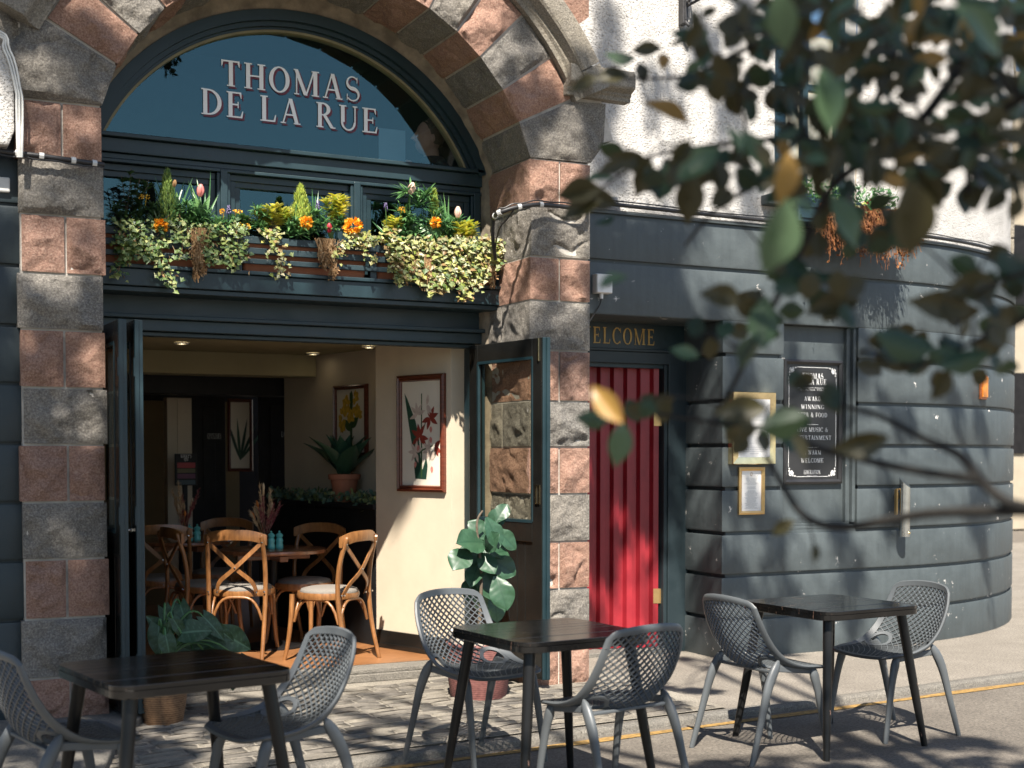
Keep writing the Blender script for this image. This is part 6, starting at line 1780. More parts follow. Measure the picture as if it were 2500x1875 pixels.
# ------------------------------------------------------------------ potted plants by the doors
bk_ = onZ(352, 1550, 0); bk_.x, bk_.y = 1.565, -.13
def basket(p, r0, r1, H, mat, label, name='wicker_basket', liner=None):
    t_ = thing(name, label, 'basket', (p.x, p.y, 0))
    q = MB(); n = 56; P = []
    rows = int(H / .012)
    for j in range(rows + 1):
        v = j / rows; rr = lerp(r0, r1, v) + .012 * math.sin(math.pi * v)
        P.append([Vector((p.x + (rr + .0035 * math.cos(math.pi * (i + j))) * math.cos(2 * math.pi * i / n), p.y + (rr + .0035 * math.cos(math.pi * (i + j))) * math.sin(2 * math.pi * i / n), .004 + H * v)) for i in range(n)])
    q.grid(P, 0, True); q.build('weave', mat, t_, smooth=60)
    q = MB(); q.tube([Vector((p.x + (r1 + .004) * math.cos(2 * math.pi * i / 40), p.y + (r1 + .004) * math.sin(2 * math.pi * i / 40), H + .004)) for i in range(41)], .011, 8, cap=False); q.build('rim', mat, t_, smooth=60)
    q = MB(); q.lathe([(.001, H - .04), (r1 - .01, H - .05)], 24, (p.x, p.y, 0), cap=False); q.build('soil', 'bark', t_)
    return t_
basket(bk_, .10, .128, .34, 'wicker', 'brown wicker basket by the left folded doors')
def big_leaf(mb, p, d, n_, L, W_, wav, rng, heart=False, fold=.18, droop=.25):
    d = d.normalized(); s_ = d.cross(n_)
    if s_.length < .05: s_ = d.orthogonal()
    s_.normalize(); n_ = s_.cross(d); P = []; nr, nc = 22, 8
    mb.a = mb.a or []
    ph = rng.uniform(0, 6)
    for i in range(nr + 1):
        t = i / nr
        w_ = W_ * ((math.sin(math.pi * (.10 + .9 * t) ** (.75 if heart else 1.35))) ** .8 if t < 1 else 0) * .5
        row = []
        for k in range(-nc, nc + 1):
            u = k / nc
            back_ = (-.16 * L * (1 - t) ** 6 * abs(u) ** 1.5) if heart else 0
            z = fold * abs(u) * w_ - droop * L * t * t + wav * math.sin(t * 11 + 3 * u + ph) * abs(u) ** 1.5 * L * 2.2
            f = (t * 5.5 - abs(u) * .75) % 1.0; dv = min(f, 1 - f)
            z += .012 * L * (dv - .25) * 2 * abs(u) ** .5
            row.append(p + d * (L * t + back_) + s_ * (w_ * u) + n_ * z)
            mb.a.append(max(max(0, 1 - abs(u) / .13), max(0, 1 - dv / .13) * .65 * (1 - abs(u) * .6)))
        P.append(row)
    mb.grid(P)
rng = random.Random(7)
t_ = thing('philodendron', 'dark green large-leaved plant spilling from the wicker basket', 'plant', (bk_.x, bk_.y, .36))
specs = [((342, 1385), (-.1, -.3, -1), .20, .14), ((398, 1335), (.15, -.5, -.85), .20, .11), ((425, 1362), (.6, -.2, .1), .19, .17), ((463, 1355), (.55, -.3, -.6), .20, .11), ((512, 1385), (.9, -.3, -.5), .21, .18), ((528, 1450), (.4, -.4, -.8), .17, .15),
         ((366, 1345), (.25, -.3, -.9), .20, .10), ((352, 1480), (.05, -.3, -1), .18, .06), ((356, 1525), (.25, -.3, -.95), .18, .07), ((338, 1350), (-.3, -.2, .4), .16, .12), ((395, 1398), (.6, -.4, -.2), .20, .10), ((503, 1468), (-.2, -.3, -.8), .13, .10), ((445, 1398), (.8, -.3, .1), .17, .15), ((470, 1388), (.7, -.4, -.4), .17, .10)]
st_ = MB()
specs += [((x + 22, y + 14), (d[0] + .3, d[1], d[2] - .1), L * .8, W_ * .8) for (x, y), d, L, W_ in specs[::3]]
for k, ((x, y), d, L, W_) in enumerate(specs):
    p = onY(x, y, bk_.y + .02 + rng.uniform(-.12, .12)); q = MB(); d = vec(d)
    L, W_ = L * .88, W_ * .85; p0 = p - d.normalized() * L * .5
    big_leaf(q, p0, d, Vector((-.25, -1, .55)) + rv(rng, .25), L, W_, .01, rng, True)
    q.build('leaf', 'monstera', t_, smooth=60)
    st_.tube(bez(Vector((bk_.x, bk_.y, .33)), Vector(((bk_.x + p0.x) / 2, bk_.y - .03, max(p0.z, .45) + .13)), p0, 8), .006, 6)
st_.build('stem', 'greenleaf', t_, smooth=60)
fp = Vector((3.46, -.16, 0))
bs_ = basket(fp, .165, .185, .33, 'redwicker', 'dark red woven basket under the fig plant', liner=True)
q = MB(); q.lathe([(.168, .30), (.172, .335), (.188, .385), (.19, .41), (.182, .415), (.17, .39), (.001, .38)], 30, (fp.x, fp.y, 0), cap=False)
q.build('liner', 'oldpaper', bs_, smooth=50)
t_ = thing('fiddle_leaf_fig', 'tall fig plant with big pale green leaves beside the right door leaf', 'plant', (fp.x, fp.y, .38))
q = MB(); q.tube(crom([(fp.x, fp.y, .36), (fp.x + .02, fp.y, .75), (fp.x - .01, fp.y, 1.05), (fp.x + .03, fp.y, 1.14)], 5), [.012 - .0004 * i for i in range(16)], 8); q.build('trunk', 'bark', t_, smooth=60)
rng = random.Random(15)
figs = [((1074, 1115), (.2, -.4, .5), .20, .15), ((1070, 1145), (.35, -.4, -.9), .24, .17), ((1020, 1165), (-.75, -.5, .15), .30, .22), ((990, 1205), (-.6, -.4, -.4), .22, .19), ((1040, 1198), (-.1, -.6, -.7), .20, .17), ((1100, 1160), (.6, -.2, -.5), .22, .14),
        ((1025, 1235), (-.6, -.5, -.6), .25, .15), ((1020, 1275), (-.6, -.5, -.5), .22, .18), ((1062, 1258), (-.05, -.6, -.85), .28, .25), ((1088, 1285), (.15, -.5, -.95), .26, .19), ((1092, 1225), (.7, -.4, -.45), .22, .18), ((1052, 1215), (.2, -.5, -.4), .2, .15),
        ((1015, 1195), (-.9, -.1, -.2), .22, .17), ((1085, 1190), (.5, .2, .1), .22, .17), ((1075, 1320), (.1, -.3, -.9), .22, .17), ((1050, 1300), (-.3, .1, -.9), .24, .18), ((1035, 1140), (-.5, .1, .5), .20, .15), ((1088, 1100), (.5, -.1, .8), .16, .12), ((1060, 1170), (.0, -.5, .4), .2, .16)]
for k, ((x, y), d, L, W_) in enumerate(figs):
    x, y = 1045 + (x - 1045) * .9, 1203 + (y - 1203) * .93; p = onY(x, y, fp.y + rng.uniform(-.12, .10)); d = vec(d); q = MB(); L, W_ = L * .84, W_ * .82
    big_leaf(q, p - d.normalized() * L * .5, d, Vector((-.3, -1, .65)) + rv(rng, .4), L, W_, .012, rng, False, .15, .2)
    q.build('leaf', 'figleaf', t_, smooth=60)

# ------------------------------------------------------------------ things fixed to the grey wall
def rect_frame(mb, x0, x1, z0, z1, y, fw, d, mi=0):
    for a, b, c, e in ((x0, x1, z0, z0 + fw), (x0, x1, z1 - fw, z1), (x0, x0 + fw, z0 + fw + .0005, z1 - fw - .0005), (x1 - fw, x1, z0 + fw + .0005, z1 - fw - .0005)):
        mb.box(a, b, y - d, y, c, e, mi)
SY = WY + .083
a, b = onY(1693, 1046, SY - .03), onY(1822, 780, SY - .03)
sgn = thing('pub_sign', 'tall black framed pub sign with white serif lettering in the wall recess', 'sign', (a.x, SY, a.z))
sx0, sx1, sz0, sz1 = a.x, b.x, a.z, b.z; SW, SHh = sx1 - sx0, sz1 - sz0
q = MB(); P = []
prof = [(0, 0), (0, .028), (.016, .036), (.034, .022), (.034, 0)]
cs = [(sx0, sz0, 1, 1), (sx1, sz0, -1, 1), (sx1, sz1, -1, -1), (sx0, sz1, 1, -1), (sx0, sz0, 1, 1)]
q.grid([[Vector((cx + s1 * p_, SY - d_, cz + s2 * p_)) for p_, d_ in prof] for cx, cz, s1, s2 in cs]); q.build('frame', 'signblack', sgn, smooth=30)
q = MB(); q.box(sx0 + .03, sx1 - .03, SY - .012, SY - .001, sz0 + .03, sz1 - .03); q.build('board', 'signblack', sgn)
ty = SY - .0135
q = MB(); cx = (sx0 + sx1) / 2
def yv(yd): return onY(1758, yd, ty).z
def line(txt, yb, xl, xr, cap):
    w_ = onY(xr, yb, ty).x - onY(xl, yb, ty).x
    text(q, txt, (cx, ty, yv(yb)), lt, uz, FN, size=cap, width=w_, track=.14, anchor=.5) if False else text(q, txt, (cx - w_ / 2, ty, yv(yb)), lt, uz, FN, size=cap, width=w_, track=.2, light=True)
cap = (yv(812) - yv(821)) * 1.15
line('THOMAS', 818, 1738, 1783, .040); line('DE LA RUE', 830.5, 1731, 1789, .040)
line('AWARD', 866, 1742, 1778, .032); line('WINNING', 883.5, 1733, 1783, .032); line('BEER & FOOD', 901, 1728, 1791, .032)
line('LIVE MUSIC &', 932.5, 1725, 1792, .032); line('ENTERTAINMENT', 950, 1719, 1800, .032); line('A WARM', 981.5, 1740, 1778, .032); line('WELCOME', 999, 1735, 1783, .032)
line('LIBERATION', 1024, 1741, 1776, .030)
q2 = q; q = MB(); line('ST PETER PORT', 844, 1733, 1786, .012); line('PUBS & BARS', 1029.5, 1748, 1769, .009); q2.add(q.v, q.f); q = q2
for yy, x0_, x1_ in ((838, 1729, 1791), (917, 1747, 1772), (966, 1746, 1772)):
    w_ = (onY(x1_, yy, ty).x - onY(x0_, yy, ty).x) / 2; z = yv(yy); q.box(cx - w_, cx + w_, ty - .0005, ty, z - .0012, z + .0012)
m_ = .072; l_ = .0015
bx0, bx1, bz0, bz1 = sx0 + .055, sx1 - .055, sz0 + .055, sz1 - .055
for x in (bx0, bx1): q.box(x - l_, x + l_, ty - .0005, ty, bz0 + m_, bz1 - m_)
for z in (bz0, bz1): q.box(bx0 + m_, bx1 - m_, ty - .0005, ty, z - l_, z + l_)
for x, z, s1, s2 in ((bx0, bz0, 1, 1), (bx1, bz0, -1, 1), (bx0, bz1, 1, -1), (bx1, bz1, -1, -1)):
    for k, (ox, oz, r_, tn) in enumerate(((.016, .016, .013, 1.6), (.040, .010, .010, 1.4), (.010, .040, .010, 1.4), (.032, .028, .009, 1.2), (.060, .006, .006, 1.2), (.006, .060, .006, 1.2))):
        pts = [Vector((x + s1 * (ox + r_ * (1 - i / 22) * math.cos(i * tn * 2 * math.pi / 14 + k)), ty - .0006, z + s2 * (oz + r_ * (1 - i / 22) * math.sin(i * tn * 2 * math.pi / 14 + k)))) for i in range(16)]
        q.tube(pts, .0018, 4)
    for i in range(5):
        aa = R(15 + 15 * i); q.add([Vector((x + s1 * c_, ty - .0004 - i * 2e-5, z + s2 * d_)) for c_, d_ in petal(.02, .02, 15 + 15 * i, .032, .005)], [tuple(range(12))])
q.build('lettering', 'white', sgn)
# brass menu case
my = WY
a, b = onY(1581, 1003, my - .05), onY(1675, 848, my - .05)
mc = thing('menu_case', 'large polished brass menu case on the pier beside the big sign', 'menu case', (a.x, my, a.z))
q = MB(); q.box(a.x, b.x, my - .055, my - .001, a.z, b.z); q.build('body', 'brass', mc, bevel=.003)
q = MB(); P = []
prof = [(0, .0555), (.004, .062), (.04, .0585), (.052, .0565), (.052, .05)]
cs = [(a.x, a.z, 1, 1), (b.x, a.z, -1, 1), (b.x, b.z, -1, -1), (a.x, b.z, 1, -1), (a.x, a.z, 1, 1)]
q.grid([[Vector((cx_ + s1 * p_, my - d_, cz + s2 * p_)) for p_, d_ in prof] for cx_, cz, s1, s2 in cs]); q.build('frame', 'brass', mc, smooth=20)
q = MB(); q.add([(a.x + .045, my - .0565, a.z + .045), (b.x - .045, my - .0565, a.z + .045), (b.x - .045, my - .0565, b.z - .045), (a.x + .045, my - .0565, b.z - .045)], [(0, 1, 2, 3)]); q.build('sheet', 'paper', mc)
def greek(parent, x0, x1, z0, z1, y, n, seed, mat='clip', hd=True):
    rng = random.Random(seed); q = MB()
    for i in range(n):
        z = lerp(z1, z0, (i + .5) / n); w_ = (x1 - x0) * rng.uniform(.25, .8) / 2; c = (x0 + x1) / 2
        if rng.random() < .12: continue
        q.box(c - w_, c + w_, y - .0006, y, z - .0015, z + .0015)
    q.build('fine_print', mat, parent)
greek(mc, a.x + .06, b.x - .06, a.z + .07, b.z - .12, my - .0568, 22, 1)
q = MB(); text(q, 'THOMAS', ((a.x + b.x) / 2 - .025, my - .057, b.z - .083), lt, uz, FN, size=.011, width=.05); text(q, 'DE LA RUE', ((a.x + b.x) / 2 - .028, my - .057, b.z - .098), lt, uz, FN, size=.011, width=.056); q.build('lettering', 'signblack', mc)
a, b = onY(1597, 1112, my - .02), onY(1653, 1009, my - .02)
nf = thing('notice_frame', 'small flat brass notice frame under the brass menu case', 'notice', (a.x, my, a.z))
q = MB(); P = []
prof = [(0, .001), (0, .018), (.012, .022), (.026, .014), (.026, .005)]
cs = [(a.x, a.z, 1, 1), (b.x, a.z, -1, 1), (b.x, b.z, -1, -1), (a.x, b.z, 1, -1), (a.x, a.z, 1, 1)]
q.grid([[Vector((cx_ + s1 * p_, my - d_, cz + s2 * p_)) for p_, d_ in prof] for cx_, cz, s1, s2 in cs]); q.build('frame', 'brassflat', nf, smooth=20)
q = MB(); q.box(a.x + .02, b.x - .02, my - .008, my - .002, a.z + .02, b.z - .02); q.build('sheet', 'paper', nf)
greek(nf, a.x + .035, b.x - .035, a.z + .04, b.z - .06, my - .0085, 34, 2)
q = MB(); c = Vector(((a.x + b.x) / 2, my - .009, b.z - .05)); q.tube([c + Vector((.008 * math.cos(k * .5), 0, .011 * math.sin(k * .5))) for k in range(14)], .0014, 4); c = Vector((b.x - .05, my - .009, a.z + .045)); q.lathe([(.001, 0), (.007, .0004)], 10, c)
q.build('emblem', 'gold', nf)
# orange wall lamp on the curve
def wall_at(x, y, off=0.0):                                  # point on the curved wall seen at x, y
    r_ = ray(x, y); best = None
    cc = Vector((WXC, WY + WRC)); o_ = Vector((CAM.x, CAM.y)); d_ = Vector((r_.x, r_.y))
    f_ = o_ - cc; A_ = d_.dot(d_); B_ = 2 * f_.dot(d_); C_ = f_.dot(f_) - (WRC + off) ** 2
    s_ = (-B_ - math.sqrt(max(0, B_ * B_ - 4 * A_ * C_))) / (2 * A_); p = CAM + r_ * s_
    n_ = Vector((p.x - cc.x, p.y - cc.y, 0)).normalized()
    if p.x < WXC: p = onY(x, y, WY - off); n_ = Vector((0, -1, 0))
    return p, n_
p, n_ = wall_at(2121, 837); u = Vector((-n_.y, n_.x, 0))
if u.x < 0: u = -u
ol = thing('wall_lamp', 'small rectangular orange wall lamp on the curved grey wall', 'wall lamp', tuple(p))
q = MB(); q.obox(p + n_ * .012, u * .062, n_ * .010, Vector((0, 0, .098))); q.build('plate', simple('copper', (.5, .18, .08), .4, .3, 30, metal=.8), ol, bevel=.004)
q = MB(); q.obox(p + n_ * .028, u * .050, n_ * .006, Vector((0, 0, .083))); q.build('lens', 'orange', ol, bevel=.004)
# steel cigarette bin
p, n_ = wall_at(1938, 1160); u = Vector((-n_.y, n_.x, 0)); u = u if u.x > 0 else -u
z0, z1 = onY(1938, 1160, WY - .09).z, onY(1938, 1032, WY - .09).z
cb = thing('cigarette_bin', 'tall stainless steel tube cigarette bin on the grey wall', 'ash bin', (p.x, p.y, z0))
c = p + n_ * .075
q = MB(); n = 24; P = []
for zz in (0, 1):
    row = []
    for i in range(n):
        an = 2 * math.pi * i / n; o_ = u * (math.cos(an) * .042) + n_ * (math.sin(an) * .042)
        row.append(Vector((c.x, c.y, (z0 if zz == 0 else z1 - .035 - .035 * math.sin(an) - .02 * math.cos(an)))) + o_)
    P.append(row)
o0 = len(q.v); q.grid(P, 0, True); q.f += [tuple(range(n)), tuple(range(n, 2 * n))]; q.m += [0, 0]
q.build('tube', 'steel', cb, smooth=40)
q = MB()
for i, (du, dv) in enumerate(((-.012, .008), (.01, .012), (0, -.012), (.018, -.01))):
    cc = c + u * du + n_ * dv; zt = z1 - .035 - .035 * dv / .042 - .02 * du / .042
    q.lathe([(.006, 0), (.001, .0012)], 8, (cc.x, cc.y, zt), cap=False)
q.build('stub_hole', 'signblack', cb)
q = MB(); cc = c - u * .058 - n_ * .03; zt = z1 - .09
q.bar(Vector((cc.x, cc.y, zt)), Vector((c.x, c.y, zt)) - n_ * .03, .02, .012); q.bar(Vector((cc.x, cc.y, zt - .0)), Vector((cc.x, cc.y, zt - .20)), .03, .012, up=(1, 0, 0)); q.bar(Vector((c.x, c.y, zt - .05)), p + Vector((0, 0, zt - .05 - p.z)), .03, .05)
q.build('bracket', 'brassflat', cb, bevel=.003)
q = MB(); cc = c + n_ * .042 + Vector((0, 0, z0 + .03 - c.z)) + u * .01; q.tube([cc - n_ * .002, cc + n_ * .006], .009, 10); q.build('lock', 'brass', cb)
# white junction box
a, b = onY(1284, 633, WY - .03), onY(1318, 594, WY - .03)
jb = thing('junction_box', 'white plastic junction box beside the stone pillar above the doorway', 'junction box', (a.x, WY, a.z))
q = MB(); q.box(a.x, b.x, WY - .058, WY - .001, a.z, b.z); q.box(a.x + .002, b.x - .002, WY - .066, WY - .0585, a.z + .002, b.z - .002); q.build('body', 'whiteplastic', jb, bevel=.004)
q = MB(); q.tube([Vector((a.x + .055, WY - .03, a.z)), Vector((a.x + .055, WY - .03, a.z - .035))], [.014, .012], 8); q.build('gland', 'whiteplastic', jb)
q = MB(); q.tube([Vector((b.x - .04, WY - .067, a.z + .065)), Vector((b.x - .04, WY - .069, a.z + .065))], .026, 16); q.build('knockout', 'clip', jb)
q = MB(); q.tube(crom([(a.x + .055, WY - .03, a.z - .03), (a.x + .05, WY - .012, a.z - .08), (a.x + .01, WY - .01, a.z - .14), (a.x - .03, WY - .01, a.z - .2)], 4), .004, 6); q.build('lead', 'cable', jb)
# cables
def cable(label, pts, r_=.011, mat='cable', clips=(), group=None, twin=None):
    t_ = thing('cable', label, 'cable', tuple(pts[0])); P = crom(pts, 6)
    q = MB(); q.tube(P, r_, 8); q.build('sheath', mat, t_, smooth=60)
    if twin:
        q = MB(); q.tube([p + Vector((0, -.004, twin + .004 * math.sin(i * .9))) for i, p in enumerate(P)], r_ * .35, 6); q.build('thin_wire', mat, t_)
    for i in clips:
        p = P[i]; d = (P[min(i + 1, len(P) - 1)] - P[max(0, i - 1)]).normalized()
        q = MB(); q.tube([p - d * .012, p + d * .012], r_ * 1.35, 8, flat=1.0); q.build('clip', 'clip', t_)
    return t_
cable('black cable with pale clips crossing the left stone pillar', [onY(-30, 322, -.03), onY(30, 330, -.05), onY(80, 336, -.065), onY(145, 345, -.065), onY(225, 356, -.05)], .014, clips=(7, 13, 19, 22), twin=-.018)
ca_ = [onY(1063, 500, .30), onY(1066, 476, .15), onY(1072, 463, .0), onY(1085, 457, -.05), onY(1115, 448, -.075), onY(1160, 442, -.075), onY(1215, 446, -.065), onY(1270, 452, -.05)]
ca_ += [Vector((4.36, .30, ztop + .09)), Vector((4.50, WY - .03, ztop + .07)), Vector((5.4, WY - .03, ztop + .055)), Vector((6.3, WY - .03, ztop + .05)), Vector((7.0, WY - .03, ztop + .05))]
pp, nn = wall_path(WXC)
ca_ += [a + b * .03 + Vector((0, 0, ztop + .05)) for a, b in zip(pp[2::3], nn[2::3])]
cable('long black cable running from the arch along the top of the grey wall', ca_, .014, clips=(10, 16, 25, 31), twin=.022)
cable('thin black cable dropping down the right jamb beside the ivy', [onY(1066, 470, .12), onY(1064, 500, .16), onY(1066, 530, .2), onY(1070, 560, .25)], .012)
cable('thin wire looping from the arch cable to the jamb', [onY(1112, 450, -.07), onY(1098, 470, -.03), onY(1080, 492, .05), onY(1072, 520, .15), onY(1070, 540, .2)], .005)
# wrought iron bracket above
bp = onY(1482, 20, WY - .02)
br = thing('wall_bracket', 'wrought iron scroll bracket on the white roughcast wall at the top', 'bracket', tuple(bp))
q = MB(); x, z = bp.x, bp.z
q.box(x - .022, x + .022, WY - .02, WY + .045, z - .10, z + .55); q.box(x - .012, x + .012, WY - .032, WY - .0205, z - .08, z + .5); q.build('back_plate', 'iron', br, bevel=.005)
q = MB()
for k in range(3):
    c = Vector((x, WY - .08, z + .08 + .13 * k)); r_ = .075 - .012 * k
    q.tube([c + Vector((.25 * r_ * math.sin(i * .4), -r_ * math.cos(i * .45) * (1 - i / 26), r_ * math.sin(i * .45) * (1 - i / 26))) for i in range(20)], .009, 6)
q.tube([Vector((x, WY - .02, z + .02)), Vector((x + .05, WY - .12, z + .05)), Vector((x + .09, WY - .2, z + .16)), Vector((x + .1, WY - .4, z + .5))], .011, 8)
q.tube([Vector((x, WY - .02, z - .085)), Vector((x - .012, WY - .04, z - .10)), Vector((x + .01, WY - .05, z - .125))], .012, 8)
q.build('scroll', 'iron', br, smooth=60)

# ------------------------------------------------------------------ the street tree: trunk right of the camera, crown overhead, one bough hanging into view
TB = Vector((2.1, -8.4, -.035))
tree = thing('street_tree', 'evergreen street tree with brown-backed oval leaves hanging into view at the upper right', 'tree', tuple(TB))
TT_ = TB + Vector((-.05, -.25, 6.9))
q = MB(); q.tube(crom([TB, TB + Vector((.03, -.02, 1.2)), TB + Vector((-.04, -.10, 3.6)), TT_], 6), [.17 - .005 * i for i in range(19)], 14); q.build('trunk', 'bark', tree, smooth=60)
rng = random.Random(2024)
def zone(n, x0, x1, y0, y1, plane, v, smin=8.0, smax=12.5):
    return [((onY if plane == 'Y' else onZ if plane == 'Z' else onD)(rng.uniform(x0, x1), rng.uniform(y0, y1), v if plane != 'D' else rng.uniform(*v)), rng.uniform(smin, smax)) for _ in range(n)]
Z = []
Z += zone(2, -60, 60, 0, 215, 'Y', 0) + zone(1, 30, 120, 215, 340, 'Y', 0) + zone(1, 150, 220, 345, 470, 'Y', 0) + zone(3, 30, 220, 600, 740, 'Y', 0)
Z += zone(4, 30, 100, 720, 960, 'Y', 0) + zone(3, 30, 225, 970, 1085, 'Y', 0) + zone(3, 30, 100, 1090, 1210, 'Y', 0) + zone(3, 190, 235, 1090, 1210, 'Y', 0) + zone(62, -80, 250, 1215, 1570, 'Y', 0)
Z += zone(20, -80, 25, 440, 1400, 'Y', 0.06) + zone(9, 230, 320, 700, 1150, 'Y', -.1) + zone(8, 230, 320, 1310, 1500, 'Y', -.1)
Z += zone(44, -80, 290, 1440, 1640, 'Z', .45, 7, 11) + zone(62, 120, 620, 1395, 1475, 'Z', .70, 7, 11) + zone(26, -40, 400, 1500, 1655, 'Z', 0, 7, 11) + zone(5, 420, 640, 1520, 1600, 'Z', .45, 7, 11)
Z += zone(9, 400, 1000, 1560, 1659, 'Z', 0, 7, 11) + zone(26, 1480, 2230, 1590, 1670, 'Z', 0, 7, 11) + zone(3, 850, 1450, 1640, 1670, 'Z', 0, 7, 11) + zone(3, 1400, 1600, 1480, 1560, 'Z', 0, 7, 11)
Z += zone(6, 225, 330, 420, 625, 'Y', .45) + zone(2, 330, 560, 590, 625, 'Y', .45) + zone(2, 600, 1000, 585, 640, 'Y', .45) + zone(3, 1150, 1215, 560, 760, 'Y', 0) + zone(2, 1215, 1275, 740, 830, 'Y', 0)
Z += zone(16, 320, 540, 1290, 1460, 'Y', -.13) + zone(9, 240, 330, 1150, 1500, 'Y', -.1) + zone(34, 1270, 1440, 780, 1180, 'Y', .98) + zone(4, 1880, 2200, 1000, 1380, 'Y', .7)
Z += zone(12, 1280, 1570, 490, 690, 'Y', .45) + zone(5, 1565, 1680, 720, 1130, 'Y', .45) + zone(12, 1480, 1850, 1140, 1420, 'Y', .45) + zone(6, 1690, 1850, 700, 1000, 'Y', .5) + zone(4, 1880, 2150, 600, 1200, 'Y', .6)
Z += zone(6, 1265, 1340, 0, 420, 'Y', .5) + zone(6, 1400, 1660, 0, 420, 'Y', .5) + zone(4, 1000, 1270, 0, 350, 'Y', 0)
Z += zone(90, 1350, 2300, -80, 950, 'D', (2.1, 2.9), 2.6, 6.0)
clumps = [p + SDIR * s_ for p, s_ in Z]  # unseen crown clumps, placed sunward of the spots they are to shade
hubs = rng.sample(clumps, 26)
for it in range(5):
    acc = [[Vector(), 0] for _ in hubs]
    for c in clumps:
        k = min(range(len(hubs)), key=lambda i: (hubs[i] - c).length_squared); acc[k][0] += c; acc[k][1] += 1
    hubs = [a / n if n else h for (a, n), h in zip(acc, hubs)]
tw = MB()
limb_names = 0
for h_ in hubs:
    q = MB(); m_ = TT_.lerp(h_, .5) + Vector((0, 0, .5)) + rv(rng, .3)
    P = bez(TT_ - Vector((0, 0, rng.uniform(0, .7))), m_, h_, 12); q.tube(P, [lerp(.06, .014, i / 12) for i in range(13)], 7); q.build('limb', 'bark', tree, smooth=60)
fo = MB(); shp = [0.02, .42, .5, .0]
for c in clumps:
    h_ = min(hubs, key=lambda a: (a - c).length_squared)
    P = bez(h_, h_.lerp(c, .5) + rv(rng, .25) + Vector((0, 0, .1)), c, 6); tw.tube(P, [lerp(.011, .004, i / 6) for i in range(7)], 5)
    near = (c - CAM).length < 7
    for k in range(3):
        e = c + rv(rng, .19); tw.tube([c, e], .003, 4)
        for i in range(30):
            p = c.lerp(e, rng.random()) + rv(rng, .05)
            fo.leaf(p, rv(rng) + Vector((0, 0, -.2)), rv(rng), rng.uniform(.06, .10), .05, rows=3, shape=shp)
tw.build('twigs', 'bark', tree, kind='stuff')
fo.build('foliage', 'treeleaf', tree, kind='stuff')

# bough in view: polylines of (x, y, distance)
boughs = [
    ([(2330, 1100, 1.9), (2212, 1103, 2.05), (2000, 1110, 2.15), (1830, 1138, 2.25), (1742, 1118, 2.3), (1692, 1050, 2.35), (1655, 985, 2.4)], .0095, .0042),
    ([(2330, 1110, 1.9), (2190, 1090, 2.05), (2120, 1040, 2.1), (2075, 985, 2.15), (1990, 945, 2.2), (1905, 900, 2.25), (1830, 880, 2.3)], .0095, .004),
    ([(2110, 1035, 2.1), (1985, 1018, 2.2), (1860, 992, 2.3), (1760, 965, 2.35), (1700, 930, 2.4), (1560, 915, 2.45), (1400, 890, 2.5)], .007, .003),
    ([(2200, -60, 2.5), (2090, 120, 2.45), (1990, 260, 2.4), (1900, 330, 2.4), (1800, 400, 2.35), (1740, 520, 2.35), (1670, 660, 2.35), (1600, 800, 2.4), (1560, 880, 2.4)], .010, .0035),
    ([(1950, -60, 2.6), (1935, 100, 2.55), (1880, 240, 2.5), (1780, 340, 2.45), (1650, 390, 2.5), (1540, 460, 2.55), (1480, 530, 2.6)], .008, .0025),
    ([(1780, -60, 2.6), (1700, 60, 2.6), (1600, 110, 2.6), (1500, 160, 2.65), (1400, 170, 2.7), (1290, 165, 2.75)], .006, .002),
    ([(1900, 320, 2.4), (1700, 300, 2.5), (1500, 320, 2.55), (1390, 345, 2.6), (1270, 430, 2.65)], .006, .002),
    ([(2330, 600, 2.2), (2212, 690, 2.25), (2100, 740, 2.3), (1990, 790, 2.3), (1890, 770, 2.35)], .006, .0022),
    ([(2330, 160, 2.3), (2180, 230, 2.35), (2100, 330, 2.4), (2090, 420, 2.4)], .008, .003),
    ([(2330, 560, 2.1), (2180, 600, 2.15), (2100, 640, 2.2)], .006, .002),
    ([(1830, 880, 2.3), (1780, 860, 2.3), (1740, 830, 2.35)], .003, .002),
    ([(1742, 1118, 2.3), (1755, 1160, 2.3), (1760, 1190, 2.3)], .002, .001), ([(1735, 1125, 2.3), (1712, 1130, 2.3), (1690, 1138, 2.3)], .002, .001)]
pathpts = []
src_pts = TB + Vector((0, -.05, 2.0))
for pts, r0, r1 in boughs:
    P = crom([onD(x, y, d) for x, y, d in pts], 5)
    q = MB(); n = len(P); q.tube(P, [lerp(r0, r1, i / (n - 1)) for i in range(n)], 8); q.build('branch', 'branch', tree, smooth=60)
    pathpts += P
q = MB()
for (x, y, d) in ((2330, 1100, 1.9), (2330, 600, 2.2), (2330, 160, 2.3), (2330, 560, 2.1), (2200, -60, 2.5), (1950, -60, 2.6), (1780, -60, 2.6)):
    e = onD(x, y, d); b = TB + Vector((-.1, .0, min(4.0, max(1.3, e.z * 1.15 - .1))))
    q.tube(bez(b, b.lerp(e, .55) + Vector((0, 0, .15)), e, 8), [lerp(.03, .009, i / 8) for i in range(9)], 7)
q.build('branch', 'branch', tree, smooth=60)
